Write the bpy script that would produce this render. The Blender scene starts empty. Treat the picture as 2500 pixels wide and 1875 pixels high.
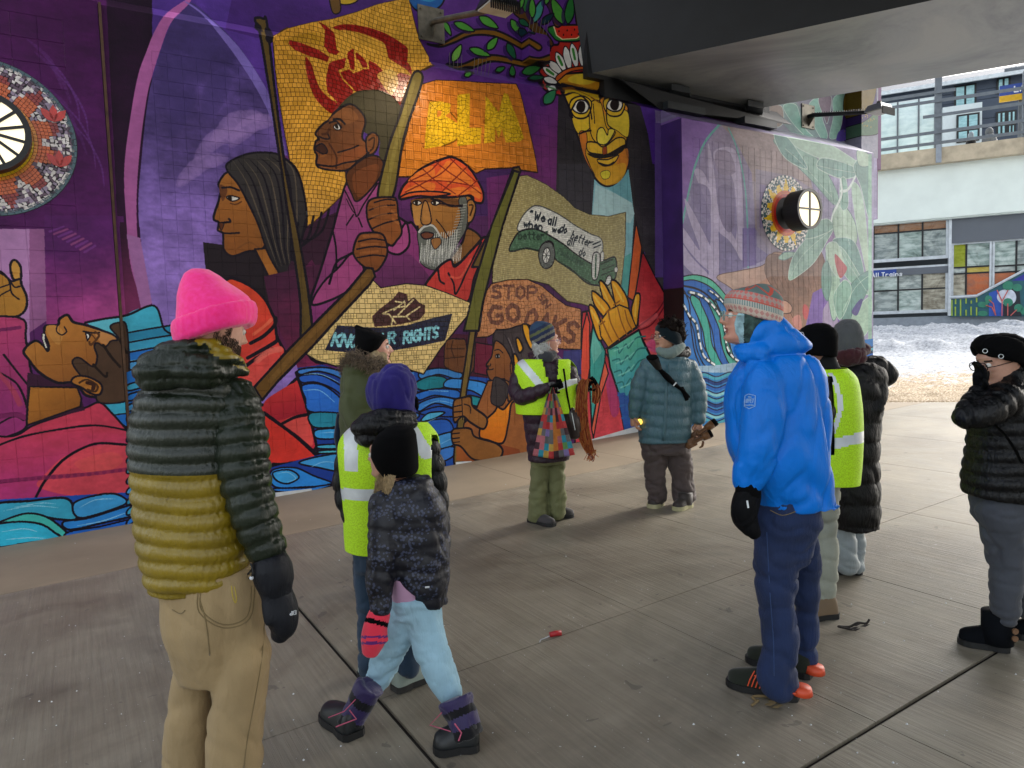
import bpy, bmesh, math, random
import numpy as np
from mathutils import Vector, Matrix

S = bpy.context.scene
COL = S.collection
# ------------------------------------------------------------------ camera
CAM_F, PITCH, ROLL = 1734.0, math.radians(4.0), 0.0313      # focal length in pixels of a 2500 px wide frame
C = np.array([0, 0, 1.72])
_f = np.array([0, math.cos(PITCH), -math.sin(PITCH)])
_r0, _u0 = np.array([1., 0, 0]), np.array([0, math.sin(PITCH), math.cos(PITCH)])
CR = _r0 * math.cos(ROLL) - _u0 * math.sin(ROLL)
CU = _u0 * math.cos(ROLL) + _r0 * math.sin(ROLL)
cam = bpy.data.cameras.new('camera'); cam.sensor_width = 36; cam.lens = 36 * CAM_F / 2500; cam.clip_end = 600; cam.clip_start = .05
co = bpy.data.objects.new('camera', cam); COL.objects.link(co)
co.matrix_world = Matrix(((CR[0], CU[0], -_f[0], C[0]), (CR[1], CU[1], -_f[1], C[1]), (CR[2], CU[2], -_f[2], C[2]), (0, 0, 0, 1)))
S.camera = co
# ------------------------------------------------------------------ sky, sun, exposure
wd = bpy.data.worlds.new('World'); S.world = wd; wd.use_nodes = True
nt = wd.node_tree; bg = nt.nodes['Background']
sky = nt.nodes.new('ShaderNodeTexSky'); sky.sky_type = 'NISHITA'; sky.sun_disc = False
SUN_EL, SUN_AZ = math.radians(34), math.radians(58)         # azimuth measured from +Y towards +X
sky.sun_elevation = SUN_EL; sky.sun_rotation = SUN_AZ; sky.dust_density = 4; sky.air_density = 1.3; sky.ozone_density = 1
hs = nt.nodes.new('ShaderNodeHueSaturation'); hs.inputs['Saturation'].default_value = .35
nt.links.new(sky.outputs[0], hs.inputs['Color']); nt.links.new(hs.outputs[0], bg.inputs[0]); bg.inputs[1].default_value = .15
sl = bpy.data.lights.new('sun', 'SUN'); sl.energy = 1.0; sl.angle = math.radians(12); sl.color = (1, .96, .9)
so = bpy.data.objects.new('sun', sl); COL.objects.link(so)
_sd = Vector((math.sin(SUN_AZ) * math.cos(SUN_EL), math.cos(SUN_AZ) * math.cos(SUN_EL), math.sin(SUN_EL)))
so.rotation_euler = _sd.to_track_quat('Z', 'Y').to_euler(); so.location = (20, 20, 30)
S.view_settings.view_transform = 'Standard'; S.view_settings.look = 'None'; S.view_settings.exposure = 1.64; S.view_settings.gamma = 1
S.view_settings.use_curve_mapping = False
S.cycles.use_denoising = True
S.cycles.max_bounces = 8; S.cycles.diffuse_bounces = 5; S.cycles.sample_clamp_indirect = 6

# ------------------------------------------------------------------ places
TH = math.radians(31.7)
WV = np.array([math.cos(TH), math.sin(TH), 0]); NV = np.array([-math.sin(TH), math.cos(TH), 0]); WD = 7.633
UPV = np.array([0, 0, 1.])


def W(s, off, z): return WV * s + NV * (WD + off) + UPV * z        # s along the mural wall, off behind its face
def ray(x, y): return _f + CR * (x - 1250) / CAM_F - CU * (y - 937.5) / CAM_F


def hit(x, y, n, d):
    v = ray(x, y); return C + v * ((d - n @ C) / (n @ v))


def proj(P):
    d = np.asarray(P, float) - C; z = d @ _f
    return np.stack([1250 + CAM_F * (d @ CR) / z, 937.5 - CAM_F * (d @ CU) / z], -1)


def wall_sz(x, y, off=0.):
    q = hit(x, y, NV, WD + off); return WV @ q, q[2]


def gz(p): return .037 * (WV @ np.asarray(p, float) * 1. + .64)         # the paving rises gently along the wall
GN = np.array([-.037 * WV[0], -.037 * WV[1], 1.]); GD = .037 * .64
def ground(x, y): return hit(x, y, GN, GD)


# ------------------------------------------------------------------ object helpers
def tag(o, label=None, cat=None, group=None, kind=None):
    if label: o['label'] = label
    if cat: o['category'] = cat
    if group: o['group'] = group
    if kind: o['kind'] = kind
    return o


def empty(name, loc, label, cat, group=None):
    o = bpy.data.objects.new(name, None); COL.objects.link(o); o.location = loc; o.empty_display_size = .1
    return tag(o, label, cat, group)


def link(name, me, parent=None, mats=None, smooth=False):
    o = bpy.data.objects.new(name, me); COL.objects.link(o)
    for m in (mats if isinstance(mats, (list, tuple)) else [mats] if mats else []):
        if m.name not in [q.name for q in me.materials if q]: me.materials.append(m)
    if parent:
        o.parent = parent
        loc = parent.location.copy(); pp_ = parent.parent
        while pp_: loc += pp_.location; pp_ = pp_.parent
        o.location = -loc
    if smooth: me.polygons.foreach_set('use_smooth', [True] * len(me.polygons))
    return o


def mesh(name, V, F, parent=None, mats=None, smooth=False, mi=None):
    me = bpy.data.meshes.new(name); me.from_pydata([tuple(v) for v in V], [], F); me.update()
    o = link(name, me, parent, mats, smooth)
    if mi is not None: me.polygons.foreach_set('material_index', list(mi))
    return o


class MB:
    """collects simple solids; build() makes them ONE mesh"""
    def __init__(s): s.V, s.F, s.M = [], [], []
    def add(s, V, F, m=0):
        k = len(s.V); s.V += [tuple(v) for v in V]; s.F += [tuple(i + k for i in f) for f in F]; s.M += [m] * len(F); return s
    def frame_box(s, o, a, b, c, m=0):      # corner o, three edge vectors
        o, a, b, c = (np.asarray(v, float) for v in (o, a, b, c))
        V = [o, o + a, o + a + b, o + b, o + c, o + a + c, o + a + b + c, o + b + c]
        return s.add(V, [(0, 3, 2, 1), (4, 5, 6, 7), (0, 1, 5, 4), (1, 2, 6, 5), (2, 3, 7, 6), (3, 0, 4, 7)], m)
    def box(s, lo, hi, m=0):
        d = np.array(hi, float) - np.array(lo, float); return s.frame_box(lo, (d[0], 0, 0), (0, d[1], 0), (0, 0, d[2]), m)
    def wbox(s, s0, s1, o0, o1, z0, z1, m=0):   # box in wall coordinates
        return s.frame_box(W(s0, o0, z0), WV * (s1 - s0), NV * (o1 - o0), UPV * (z1 - z0), m)
    def prism(s, P, d, m=0):                # planar polygon P (3d) pushed along d
        P = [np.asarray(p, float) for p in P]; n = len(P); d = np.asarray(d, float)
        F = [tuple(range(n)), tuple(range(2 * n - 1, n - 1, -1))] + [(i, i + n, (i + 1) % n + n, (i + 1) % n) for i in range(n)]
        return s.add(P + [p + d for p in P], F, m)
    def tube(s, P, R, n=8, m=0, cap=True):
        V, F = tube_vf(P, R, n, cap); return s.add(V, F, m)
    def build(s, name, mats=None, parent=None, smooth=False):
        return mesh(name, s.V, s.F, parent, mats, smooth, s.M)


def tube_vf(P, R, n=8, cap=True, flat=None):
    P = [np.asarray(p, float) for p in P]; R = [R] * len(P) if np.isscalar(R) else R
    V, F = [], []; up = None
    for i, p in enumerate(P):
        t = P[min(i + 1, len(P) - 1)] - P[max(i - 1, 0)]; t = t / (np.linalg.norm(t) + 1e-9)
        if up is None: up = np.array([0, 0, 1.]) if abs(t[2]) < .9 else np.array([0, 1., 0])
        a = np.cross(t, up); a /= np.linalg.norm(a) + 1e-9; b = np.cross(a, t); up = b
        fx = 1. if flat is None else flat
        for k in range(n):
            q = 2 * math.pi * k / n; V.append(p + a * R[i] * math.cos(q) + b * R[i] * fx * math.sin(q))
    for i in range(len(P) - 1):
        for k in range(n): F.append((i * n + k, i * n + (k + 1) % n, (i + 1) * n + (k + 1) % n, (i + 1) * n + k))
    if cap: F.append(tuple(range(n - 1, -1, -1))); F.append(tuple(range((len(P) - 1) * n, len(P) * n)))
    return V, F


# ------------------------------------------------------------------ materials
def lin(h):
    if not isinstance(h, str): return tuple(h)
    h = h.lstrip('#'); c = [int(h[i:i + 2], 16) / 255 for i in (0, 2, 4)]
    return tuple(((v + .055) / 1.055) ** 2.4 if v > .04045 else v / 12.92 for v in c)


class NT:
    def __init__(s, name):
        s.m = bpy.data.materials.new(name); s.m.use_nodes = True; s.t = s.m.node_tree; s.b = s.t.nodes['Principled BSDF']
    def n(s, k, **kw):
        q = s.t.nodes.new('ShaderNode' + k)
        for a, v in kw.items():
            if a.startswith('i_'): q.inputs[a[2:].replace('_', ' ')].default_value = v
            else: setattr(q, a, v)
        return q
    def l(s, a, b): s.t.links.new(a, b); return s
    def math(s, op, a, b=None, c=None):
        q = s.n('Math', operation=op)
        for i, v in enumerate((a, b, c)):
            if v is None: continue
            if hasattr(v, 'is_linked'): s.l(v, q.inputs[i])
            else: q.inputs[i].default_value = v
        return q.outputs[0]
    def mix(s, f, a, b, mode='MIX'):
        q = s.n('Mix', data_type='RGBA', blend_type=mode)
        for i, v in ((0, f), (6, a), (7, b)):
            if hasattr(v, 'is_linked'): s.l(v, q.inputs[i])
            elif i == 0: q.inputs[i].default_value = v
            else: q.inputs[i].default_value = (*lin(v), 1)
        return q.outputs[2]
    def noise(s, scale, detail=4, rough=.55, vec=None, stretch=None, dist=0):
        q = s.n('TexNoise'); q.inputs['Scale'].default_value = scale; q.inputs['Detail'].default_value = detail; q.inputs['Roughness'].default_value = rough; q.inputs['Distortion'].default_value = dist
        if vec is None: vec = s.n('NewGeometry').outputs['Position']
        if stretch:
            mp = s.n('Mapping'); s.l(vec, mp.inputs[0]); mp.inputs['Scale'].default_value = stretch
            if len(stretch) > 3: pass
            vec = mp.outputs[0]
        s.l(vec, q.inputs['Vector']); return q.outputs[0]
    def ramp(s, fac, *stops):
        q = s.n('ValToRGB'); s.l(fac, q.inputs[0]); e = q.color_ramp.elements
        while len(e) < len(stops): e.new(.5)
        for k, (p, c) in enumerate(stops): e[k].position = p; e[k].color = (*lin(c), 1)
        return q.outputs[0]
    def bump(s, h, strength, dist=.01, prev=None):
        q = s.n('Bump'); q.inputs['Strength'].default_value = strength; q.inputs['Distance'].default_value = dist; s.l(h, q.inputs['Height'])
        if prev: s.l(prev, q.inputs['Normal'])
        return q.outputs[0]
    def fin(s, col=None, rough=None, nrm=None, **kw):
        for v, i in ((col, 'Base Color'), (rough, 'Roughness'), (nrm, 'Normal')):
            if v is None: continue
            if hasattr(v, 'is_linked'): s.l(v, s.b.inputs[i])
            elif i == 'Base Color': s.b.inputs[i].default_value = (*lin(v), 1)
            else: s.b.inputs[i].default_value = v
        for k, v in kw.items(): s.b.inputs[k.replace('_', ' ')].default_value = v
        return s.m


def simple(name, col, rough=.6, metal=0, vary=.15, scale=6, bump=.1, bscale=60, **kw):
    t = NT(name); a = lin(col)
    nz = t.noise(scale, 5)
    c = t.ramp(nz, (.3, tuple(v * (1 - vary) for v in a)), (.7, tuple(min(1, v * (1 + vary)) for v in a)))
    nr = t.bump(t.noise(bscale, 3), bump, .004) if bump else None
    return t.fin(c, rough, nr, Metallic=metal, **kw)


def fabric(name, col, rough=.8, crinkle=0., weave=.3, vary=.12, sheen=.2, kscale=18):
    t = NT(name); a = lin(col); g = t.n('NewGeometry').outputs['Position']
    nz = t.noise(7, 4, vec=g)
    c = t.ramp(nz, (.3, tuple(v * (1 - vary) for v in a)), (.7, tuple(min(1, v * (1 + vary)) for v in a)))
    nr = t.bump(t.noise(300, 2, vec=g), weave, .001)
    if crinkle:
        nr = t.bump(t.noise(kscale, 5, .6, vec=g, stretch=(2., 2., .55), dist=.8), crinkle * .7, .02, nr)
        nr = t.bump(t.noise(kscale * 3.2, 3, .5, vec=g, stretch=(1.8, 1.8, .45)), crinkle * .6, .006, nr)
    m = t.fin(c, rough, nr); t.b.inputs['Sheen Weight'].default_value = sheen
    if max(a) < .02: t.b.inputs['Specular IOR Level'].default_value = .12 if rough > .6 else .32
    return m
# ------------------------------------------------------------------ painted mural
# The paintwork is drawn here as plain vector shapes (areas and brush lines) on the
# wall's own surface coordinates: s metres along the wall, z metres up.
FRAMES = {'C1': (0, 0, .42194), 'C2': (0, 600, .48209), 'C3': (550, 0, .42194), 'C4': (1050, 0, .36166),
          'C5': (1150, 400, .45215), 'K1': (600, 600, .3918), 'K2': (1600, 150, .45193), 'S': (0, 0, 1.1302),
          'B1': (780, 780, .30143), 'E1': (1230, 760, .3317), 'F1': (1500, 760, .30752), 'A1': (300, 620, .36179),
          'K3': (2000, 100, .30139), 'K4': (2000, 500, .30139), 'T': (700, 0, .36166)}
FR = ['S']; REG = ['M']


def hexc(h):
    if not isinstance(h, str): return np.array(h, float)
    h = h.lstrip('#'); h = h if len(h) == 6 else ''.join(c * 2 for c in h); return np.array([int(h[i:i + 2], 16) / 255 for i in (0, 2, 4)])


def pp(t):
    """'x,y x,y' in the current sketch frame -> photo-plan coordinates"""
    ox, oy, sc = FRAMES[FR[0]]
    if isinstance(t, str): t = [tuple(float(v) for v in a.split(',')) for a in t.split()]
    return [(ox + x * sc, oy + y * sc) for x, y in t]


def spline(p, closed, n=7):
    p = [np.array(q, float) for q in p]; out = []; m = len(p)
    if m < 3: return p
    for i in range(m if closed else m - 1):
        a, b = p[i], p[(i + 1) % m]
        a0 = p[i - 1] if (closed or i > 0) else a
        b1 = p[(i + 2) % m] if (closed or i < m - 2) else b
        for k in range(n):
            t = k / n; t2 = t * t; t3 = t2 * t
            out.append(.5 * ((2 * a) + (b - a0) * t + (2 * a0 - 5 * a + 4 * b - b1) * t2 + (3 * a - a0 - 3 * b + b1) * t3))
    if not closed: out.append(p[-1])
    return out


class Canvas:
    def __init__(s, w, h, tomap, noise=True):
        s.w, s.h, s.map = w, h, tomap
        s.px = np.zeros((h, w, 3), np.float32); s.idm = np.zeros((h, w), np.uint8); s.cur = 0
        rng = np.random.RandomState(5)
        def up(nx, ny):
            g = rng.rand(ny + 1, nx + 1).astype(np.float32)
            yi = np.linspace(0, ny - 1e-3, h); xi = np.linspace(0, nx - 1e-3, w)
            y0 = yi.astype(int); x0 = xi.astype(int); fy = (yi - y0)[:, None].astype(np.float32); fx = (xi - x0)[None].astype(np.float32)
            fy = fy * fy * (3 - 2 * fy); fx = fx * fx * (3 - 2 * fx)
            return (g[y0][:, x0] * (1 - fx) + g[y0][:, x0 + 1] * fx) * (1 - fy) + (g[y0 + 1][:, x0] * (1 - fx) + g[y0 + 1][:, x0 + 1] * fx) * fy
        s.nz = (.4 * up(40, 22) + .3 * up(110, 60) + .2 * up(260, 300) + .1 * up(900, 420)) - .5 if noise else np.zeros((h, w), np.float32)

    def mask(s, P):
        P = np.asarray(P, float)
        x0 = int(max(0, math.floor(P[:, 0].min()))); x1 = int(min(s.w, math.ceil(P[:, 0].max()) + 1))
        y0 = int(max(0, math.floor(P[:, 1].min()))); y1 = int(min(s.h, math.ceil(P[:, 1].max()) + 1))
        if x1 <= x0 or y1 <= y0: return None
        acc = np.zeros((y1 - y0, x1 - x0 + 1), np.int32)
        Q = np.roll(P, -1, 0)
        for (ax, ay), (bx, by) in zip(P, Q):
            if ay == by: continue
            if ay > by: ax, ay, bx, by = bx, by, ax, ay
            r0 = max(y0, math.ceil(ay - .5)); r1 = min(y1 - 1, math.ceil(by - .5) - 1)
            if r1 < r0: continue
            rows = np.arange(r0, r1 + 1)
            xc = ax + (rows + .5 - ay) * (bx - ax) / (by - ay)
            ci = np.clip(np.ceil(xc - .5).astype(int), x0, x1) - x0
            np.add.at(acc, (rows - y0, ci), 1)
        return x0, y0, (np.cumsum(acc, 1)[:, :-1] & 1).astype(bool)

    def paint(s, m, col, vary=.22, alpha=1.):
        if m is None: return
        x0, y0, k = m; h, w = k.shape
        tgt = s.px[y0:y0 + h, x0:x0 + w]; nz = s.nz[y0:y0 + h, x0:x0 + w]
        if isinstance(col, (list, tuple)) and len(col) == 4:      # two colours blended between two points
            c0, c1, a, b = hexc(col[0]), hexc(col[1]), *[s.map(*q) for q in pp([col[2], col[3]])]
            d = np.array(b) - np.array(a); L = (d @ d) or 1
            yy, xx = np.mgrid[y0:y0 + h, x0:x0 + w]
            t = np.clip(((xx - a[0]) * d[0] + (yy - a[1]) * d[1]) / L + nz * .5, 0, 1)[..., None]
            c = c0 * (1 - t) + c1 * t
        else:
            c = np.broadcast_to(hexc(col), (h, w, 3))
        c = np.clip(c * (1 + vary * nz[..., None] * 1.1), 0, 1)
        if alpha < 1: c = tgt * (1 - alpha) + c * alpha
        tgt[k] = c[k]; s.idm[y0:y0 + h, x0:x0 + w][k] = s.cur

    def fill(s, col, t, smooth=True, line=0, lc='#17101c', vary=.22, alpha=1.):
        P = pp(t)
        if smooth: P = spline(P, True)
        else: P = [((1 - t) * a[0] + t * b[0], (1 - t) * a[1] + t * b[1]) for a, b in zip(P, P[1:] + P[:1]) for t in np.arange(0, 1, min(1., 24 / max(1, math.hypot(b[0] - a[0], b[1] - a[1]))))]
        M = [s.map(*q) for q in P]
        s.paint(s.mask(M), col, vary, alpha)
        if line: s.stroke(lc, line, P + [P[0]], raw=True)

    def stroke(s, col, w, t, smooth=True, raw=False, alpha=1., taper=False):
        P = t if raw else pp(t)
        if smooth and not raw: P = spline(P, False)
        M = np.array([s.map(*q) for q in P]); n = len(M) - 1
        for i in range(n):
            a, b = M[i], M[i + 1]
            q0, q1 = s.map(P[i][0], P[i][1] + 8), s.map(P[i][0], P[i][1])
            r = max(.55, .5 * w * abs(q0[1] - q1[1]) / 8)
            if taper: r *= max(.25, math.sin(math.pi * (i + .5) / n) ** .6)
            x0 = int(max(0, min(a[0], b[0]) - r - 1)); x1 = int(min(s.w, max(a[0], b[0]) + r + 2))
            y0 = int(max(0, min(a[1], b[1]) - r - 1)); y1 = int(min(s.h, max(a[1], b[1]) + r + 2))
            if x1 <= x0 or y1 <= y0: continue
            yy, xx = np.mgrid[y0:y1, x0:x1]; d = b - a; L = d @ d or 1
            tt = np.clip(((xx - a[0]) * d[0] + (yy - a[1]) * d[1]) / L, 0, 1)
            dist = np.hypot(xx - a[0] - tt * d[0], yy - a[1] - tt * d[1])
            s.paint((x0, y0, dist < r * (1 + s.nz[y0:y1, x0:x1] * .6)), col, .1, alpha)


LETTERS = {  # strokes on a 0..1 x 0..1 box, y down
    'A': '0,1 .5,0 1,1|.2,.65 .8,.65', 'B': '0,0 0,1 .7,1 .95,.78 .7,.5 0,.5|.7,.5 .9,.25 .65,0 0,0', 'C': '1,.15 .6,0 .1,.2 0,.6 .3,1 1,.9',
    'D': '0,0 0,1 .6,1 1,.5 .6,0 0,0', 'E': '1,0 0,0 0,1 1,1|0,.5 .7,.5', 'F': '1,0 0,0 0,1|0,.5 .7,.5', 'G': '.95,.1 .4,0 0,.4 .1,.85 .55,1 .95,.85 .95,.55 .6,.55',
    'H': '0,0 0,1|1,0 1,1|0,.5 1,.5', 'I': '.5,0 .5,1', 'K': '0,0 0,1|.95,0 0,.55|.3,.4 1,1', 'L': '0,0 0,1 .9,1', 'M': '0,1 .1,0 .5,.6 .9,0 1,1', 'N': '0,1 0,0 1,1 1,0',
    'O': '.5,0 .08,.25 .08,.75 .5,1 .92,.75 .92,.25 .5,0', 'P': '0,1 0,0 .7,0 1,.25 .7,.5 0,.5', 'R': '0,1 0,0 .7,0 1,.25 .7,.5 0,.5|.4,.5 1,1',
    'S': '.95,.12 .5,0 .08,.15 .15,.42 .8,.58 .92,.85 .5,1 .03,.88', 'T': '0,0 1,0|.5,0 .5,1', 'U': '0,0 0,.75 .4,1 .95,.8 1,0', 'V': '0,0 .5,1 1,0', 'W': '0,0 .25,1 .5,.35 .75,1 1,0', 'X': '0,0 1,1|1,0 0,1',
    'Y': '0,0 .5,.5 1,0|.5,.5 .5,1', 'a': '.9,.35 .9,1|.9,.5 .4,.35 .05,.65 .4,1 .9,.85', 'b': '0,0 0,1|0,.55 .5,.38 .95,.7 .5,1 0,.9', 'd': '.95,0 .95,1|.95,.5 .4,.38 .05,.7 .4,1 .95,.85',
    'e': '.08,.68 .95,.66 .55,.36 .08,.68 .45,1 .95,.88', 'h': '0,0 0,1|0,.6 .5,.38 .9,.6 .9,1', 'i': '.5,.4 .5,1|.5,.1 .5,.18', 'l': '.5,0 .5,1', 'n': '0,.38 0,1|0,.6 .5,.38 .9,.6 .9,1',
    'o': '.5,.38 .05,.68 .5,1 .95,.68 .5,.38', 'r': '.1,.38 .1,1|.1,.65 .4,.4 .9,.42', 's': '.9,.45 .4,.38 .1,.55 .85,.8 .6,1 .05,.92', 't': '.5,.1 .5,.9 .85,1|.1,.4 .9,.4', 'u': '0,.4 .05,.85 .5,1 .9,.8|.9,.4 .9,1',
    'w': '0,.38 .25,1 .5,.5 .75,1 1,.38', 'p': '0,.4 0,1.3|0,.55 .5,.38 .95,.7 .5,1 0,.9', "'": '.5,0 .4,.2', '"': '.25,.0 .15,.2|.6,.0 .5,.2', '-': '.1,.6 .9,.6', '&': '1,1 .2,.2 .45,0 .6,.2 .1,.7 .4,1 .9,.6', '/': '0,1 1,0', '.': '.4,.95 .5,1'}


def lettering(cv, text, col, w, x, y, cw, ch, ang=0., gap=.3, slant=0., jag=False):
    """letters along a straight line from x,y (top left), each cw wide and ch high"""
    ca, sa = math.cos(ang), math.sin(ang)
    for c in text:
        if c != ' ':
            g = LETTERS.get(c) or LETTERS.get(c.upper())
            k = .35 if c in "il'.I" else 1.15 if c in 'mwMW' else 1.
            for st in g.split('|'):
                q = [tuple(float(v) for v in a.split(',')) for a in st.split()]
                pts = [(x + (u * cw * k - slant * v * ch) * ca - v * ch * sa, y + (u * cw * k - slant * v * ch) * sa + v * ch * ca) for u, v in q]
                cv.stroke(col, w, pts, smooth=False)
            adv = cw * k + cw * gap
        else: adv = cw * .7
        x += adv * ca; y += adv * sa


BK = '#17101c'


def draw_mural(cv):
    f, l = cv.fill, cv.stroke
    def fr(n, reg='M'): FR[0] = n; REG[0] = reg
    # ---- ground colours of the wall
    fr('S')
    f('#5a2260', '-300,-400 2400,-400 2400,1400 -300,1400', smooth=False)
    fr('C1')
    f(('#3c0c40', '#561a5a', (100, 0), (600, 1200)), '-400,-500 600,-500 690,1700 -400,1700', smooth=False, vary=.4)  # purple paint; its dark top left also holds the light falloff
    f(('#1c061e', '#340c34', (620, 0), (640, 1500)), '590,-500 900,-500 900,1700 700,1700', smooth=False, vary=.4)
    f(('#4c2f80', '#56348c', (1000, 0), (1400, 300)), '880,-500 4200,-500 4200,1700 880,1700', smooth=False, vary=.3)
    for k, (a, b) in enumerate(((430, 640), (470, 820), (380, 560), (520, 930))):
        l('#6c3a86', 5, [(a - 130, b - 230), (a - 20, b - 120), (a + 60, b + 30), (a + 80, b + 160)], alpha=.45, taper=True)
        l('#5c2a6c', 9, [(a - 230, b - 330), (a - 90, b - 200), (a - 20, b - 30)], alpha=.4, taper=True)
    fr('C2')
    f(('#5a1f62', '#a0407e', (300, 0), (420, 360)), '225,-150 625,-150 640,345 430,400 235,400', smooth=False, vary=.4)
    f(('#34102c', '#7a2c58', (640, -60), (700, 280)), '605,-120 660,-120 730,320 636,345', smooth=False)
    f('#b884b4', '-60,-82 150,-82 152,480 100,560 -60,560', smooth=False)
    f('#9a5f8e', '150,-82 225,-82 236,380 150,440', smooth=False)
    for k in range(9):
        l('#c06a8e' if k % 2 else '#8a4a9a', 5, [(250 + k * 22, -70 + k * 13), (320 + k * 20, -95 + k * 12)], alpha=.5, taper=True)
    # ---- arch
    fr('C1')
    f(('#44346c', '#9474c0', (1200, 300), (1300, 1650)), '1080,10 970,180 890,420 850,620 820,900 800,1200 830,1500 880,1760 960,1980 1100,2200 1700,2300 1720,1500 1660,900 1560,560 1420,320 1250,130', vary=.5)
    for x, y in ((1250, 800), (1350, 700), (1450, 720), (1150, 950)): l('#a684c0', 40, [(x - 120, y + 120), (x, y), (x + 160, y - 40)], alpha=.22, taper=True)
    for x, y in ((1000, 450), (1150, 350), (1250, 520), (1050, 620)): l('#44356c', 50, [(x - 60, y + 160), (x, y), (x + 60, y - 100)], alpha=.22, taper=True)
    f('#b0609c', '1100,-10 1040,20 950,90 890,190 850,290 800,430 760,640 720,950 725,1200 750,1500 790,1660 830,1760 870,1760 850,1640 800,1420 790,1150 810,850 850,560 880,440 930,280 990,130 1090,25')
    f('#7c68b4', '1070,10 1180,95 1300,240 1380,350 1470,490 1540,620 1600,760 1560,560 1490,430 1380,270 1250,140 1130,40')
    fr('C2'); f('#a86ea4', '640,-60 710,-40 770,290 715,320 660,60', smooth=False)
    # right part purples behind people and mask
    fr('C3')
    f(('#45246e', '#5d2f80', (300, 100), (1600, 500)), '120,-400 2400,-400 2400,700 1100,700 300,250 0,170', smooth=False, vary=.3)
    f(('#5b2a62', '#4a2150', (1000, 1000), (1500, 1500)), '300,900 2000,900 2000,2000 300,2000', smooth=False, vary=.4)
    f('#42235a', '1180,970 1700,960 1640,1250 1450,1250', smooth=False)
    fr('C4')
    f(('#58287c', '#6b2a68', (600, 600), (800, 1000)), '580,450 880,640 860,1700 400,1700 380,1200 720,1150 600,700', smooth=False, vary=.4)
    f('#4d2a86', '1380,650 1700,740 1700,1700 1600,1700 1480,1000', smooth=False)
    # ---- far left man looking up
    fr('C2')
    f('#7fc9d6', '430,385 640,350 780,300 830,430 900,470 900,2000 500,2000 500,420', smooth=False, line=0)
    f('#62bccb', '440,390 630,352 640,440 500,440', smooth=False)
    f('#45b5cf', '640,350 790,310 830,420 900,460 640,480')
    for yy, c in ((430, '#2f8fb4'), (480, '#3fa5c8'), (530, '#2876c8'), (580, '#4f9fd8'), (620, '#2f8fb4')):
        f(c, [(640, yy + 10), (760, yy - 10), (900, yy - 30), (900, yy + 30), (760, yy + 35), (640, yy + 50)]); l(BK, 4.5, [(640, yy + 10), (760, yy - 12), (900, yy - 34)])
    f('#2b5fb8', '640,640 800,600 800,1000 560,1000', smooth=False)
    f('#3faac6', '500,780 650,775 655,850 540,860', line=4)
    f('#2370c4', '560,860 655,850 660,920 600,890', line=4)
    l(BK, 5, '430,388 520,370 640,350 780,302 830,420 890,450')
    # jacket
    f(('#b8406c', '#9a3270', (60, 400), (60, 800)), '-200,380 100,365 130,470 150,600 170,720 140,900 40,960 -200,1020', line=5)
    f(('#d04058', '#b23672', (200, 900), (200, 1250)), '-200,980 60,960 180,900 420,820 500,790 560,840 640,930 700,1010 720,1300 -200,1320', line=5, vary=.35)
    f('#d84a58', '200,1220 230,1150 330,1060 480,1010 640,1010 690,1100 690,1240 450,1270', vary=.35)
    f('#e05a55', '380,1090 560,1040 620,1080 560,1130 440,1140', vary=.3, alpha=.6)
    l(BK, 6, '180,1270 230,1180 330,1070 470,1000 600,1000 690,1010')
    l(BK, 5, '-20,1010 120,960 300,925 480,905 640,930'); l('#7a2250', 10, '-20,1190 200,1170 450,1150 690,1120', alpha=.6)
    l(BK, 5, '0,640 80,690 120,760 140,830'); l(BK, 5, '20,550 90,640 140,700'); l(BK, 4, '-10,900 70,860 120,880')
    l('#7a2458', 12, '0,860 80,850 130,870', alpha=.6); l('#b0405a', 12, '-10,640 60,720 100,800', alpha=.6)
    l('#7a2458', 8, '0,425 60,418 100,412')
    # neck, face
    f('#3a1830', '140,640 380,690 420,800 430,830 130,900', smooth=False)
    f(('#b5732c', '#8f5520', (220, 700), (380, 860)), '150,710 390,715 410,770 405,810 135,905 140,800', smooth=False, line=4)
    f(('#c07c34', '#8d5424', (220, 450), (400, 700)), '120,530 175,480 215,500 240,530 245,500 225,450 230,405 290,400 300,370 340,350 370,385 430,400 520,430 590,470 640,600 640,740 450,760 380,690 290,690 200,640 150,580', line=6)
    f('#c98a42', '235,410 290,405 320,440 300,500 260,470', vary=.2)
    f('#d8975a', '480,430 560,450 590,480 540,500 500,480', alpha=.7)
    f('#f0ead8', '212,442 228,445 226,475 240,515 230,518 214,475', smooth=False, line=1.5)
    l(BK, 4, '215,500 240,530 247,500 232,460'); l(BK, 3, '290,400 285,430 310,450 335,435 325,410')
    f('#efeae0', '432,440 460,447 440,480', smooth=False, line=3); f('#22160f', '447,445 460,450 450,468', smooth=False)
    l(BK, 4, '420,432 470,440 500,438'); l('#5a3418', 5, '480,435 498,455 460,500 450,485'); l('#5a3418', 3, '460,445 480,470')
    f('#4f3828', '555,410 600,388 640,410 655,640 660,770 500,790 480,700 440,690 380,620 365,580 400,565 470,610 490,560 475,510 490,490 530,510 560,480 600,470', line=4)
    l('#20140f', 6, '520,500 560,560 605,610'); l('#20140f', 6, '470,600 530,660 540,640'); l('#20140f', 6, '600,470 640,540')
    f('#b8752e', '360,690 380,660 440,660 500,690 515,720 500,750 460,745 410,715', line=5); l('#4a2b14', 5, '400,690 440,675 490,705 480,735 440,725'); l('#3a1c10', 9, '440,690 470,700 470,720')
    # hand
    f('#c99240', '60,80 80,75 105,110 105,170 90,178 65,165 52,110', line=5)
    f('#b37c2f', '-60,130 0,130 40,165 60,180 100,170 110,200 135,260 130,320 90,355 20,355 -60,340', line=5)
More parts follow.
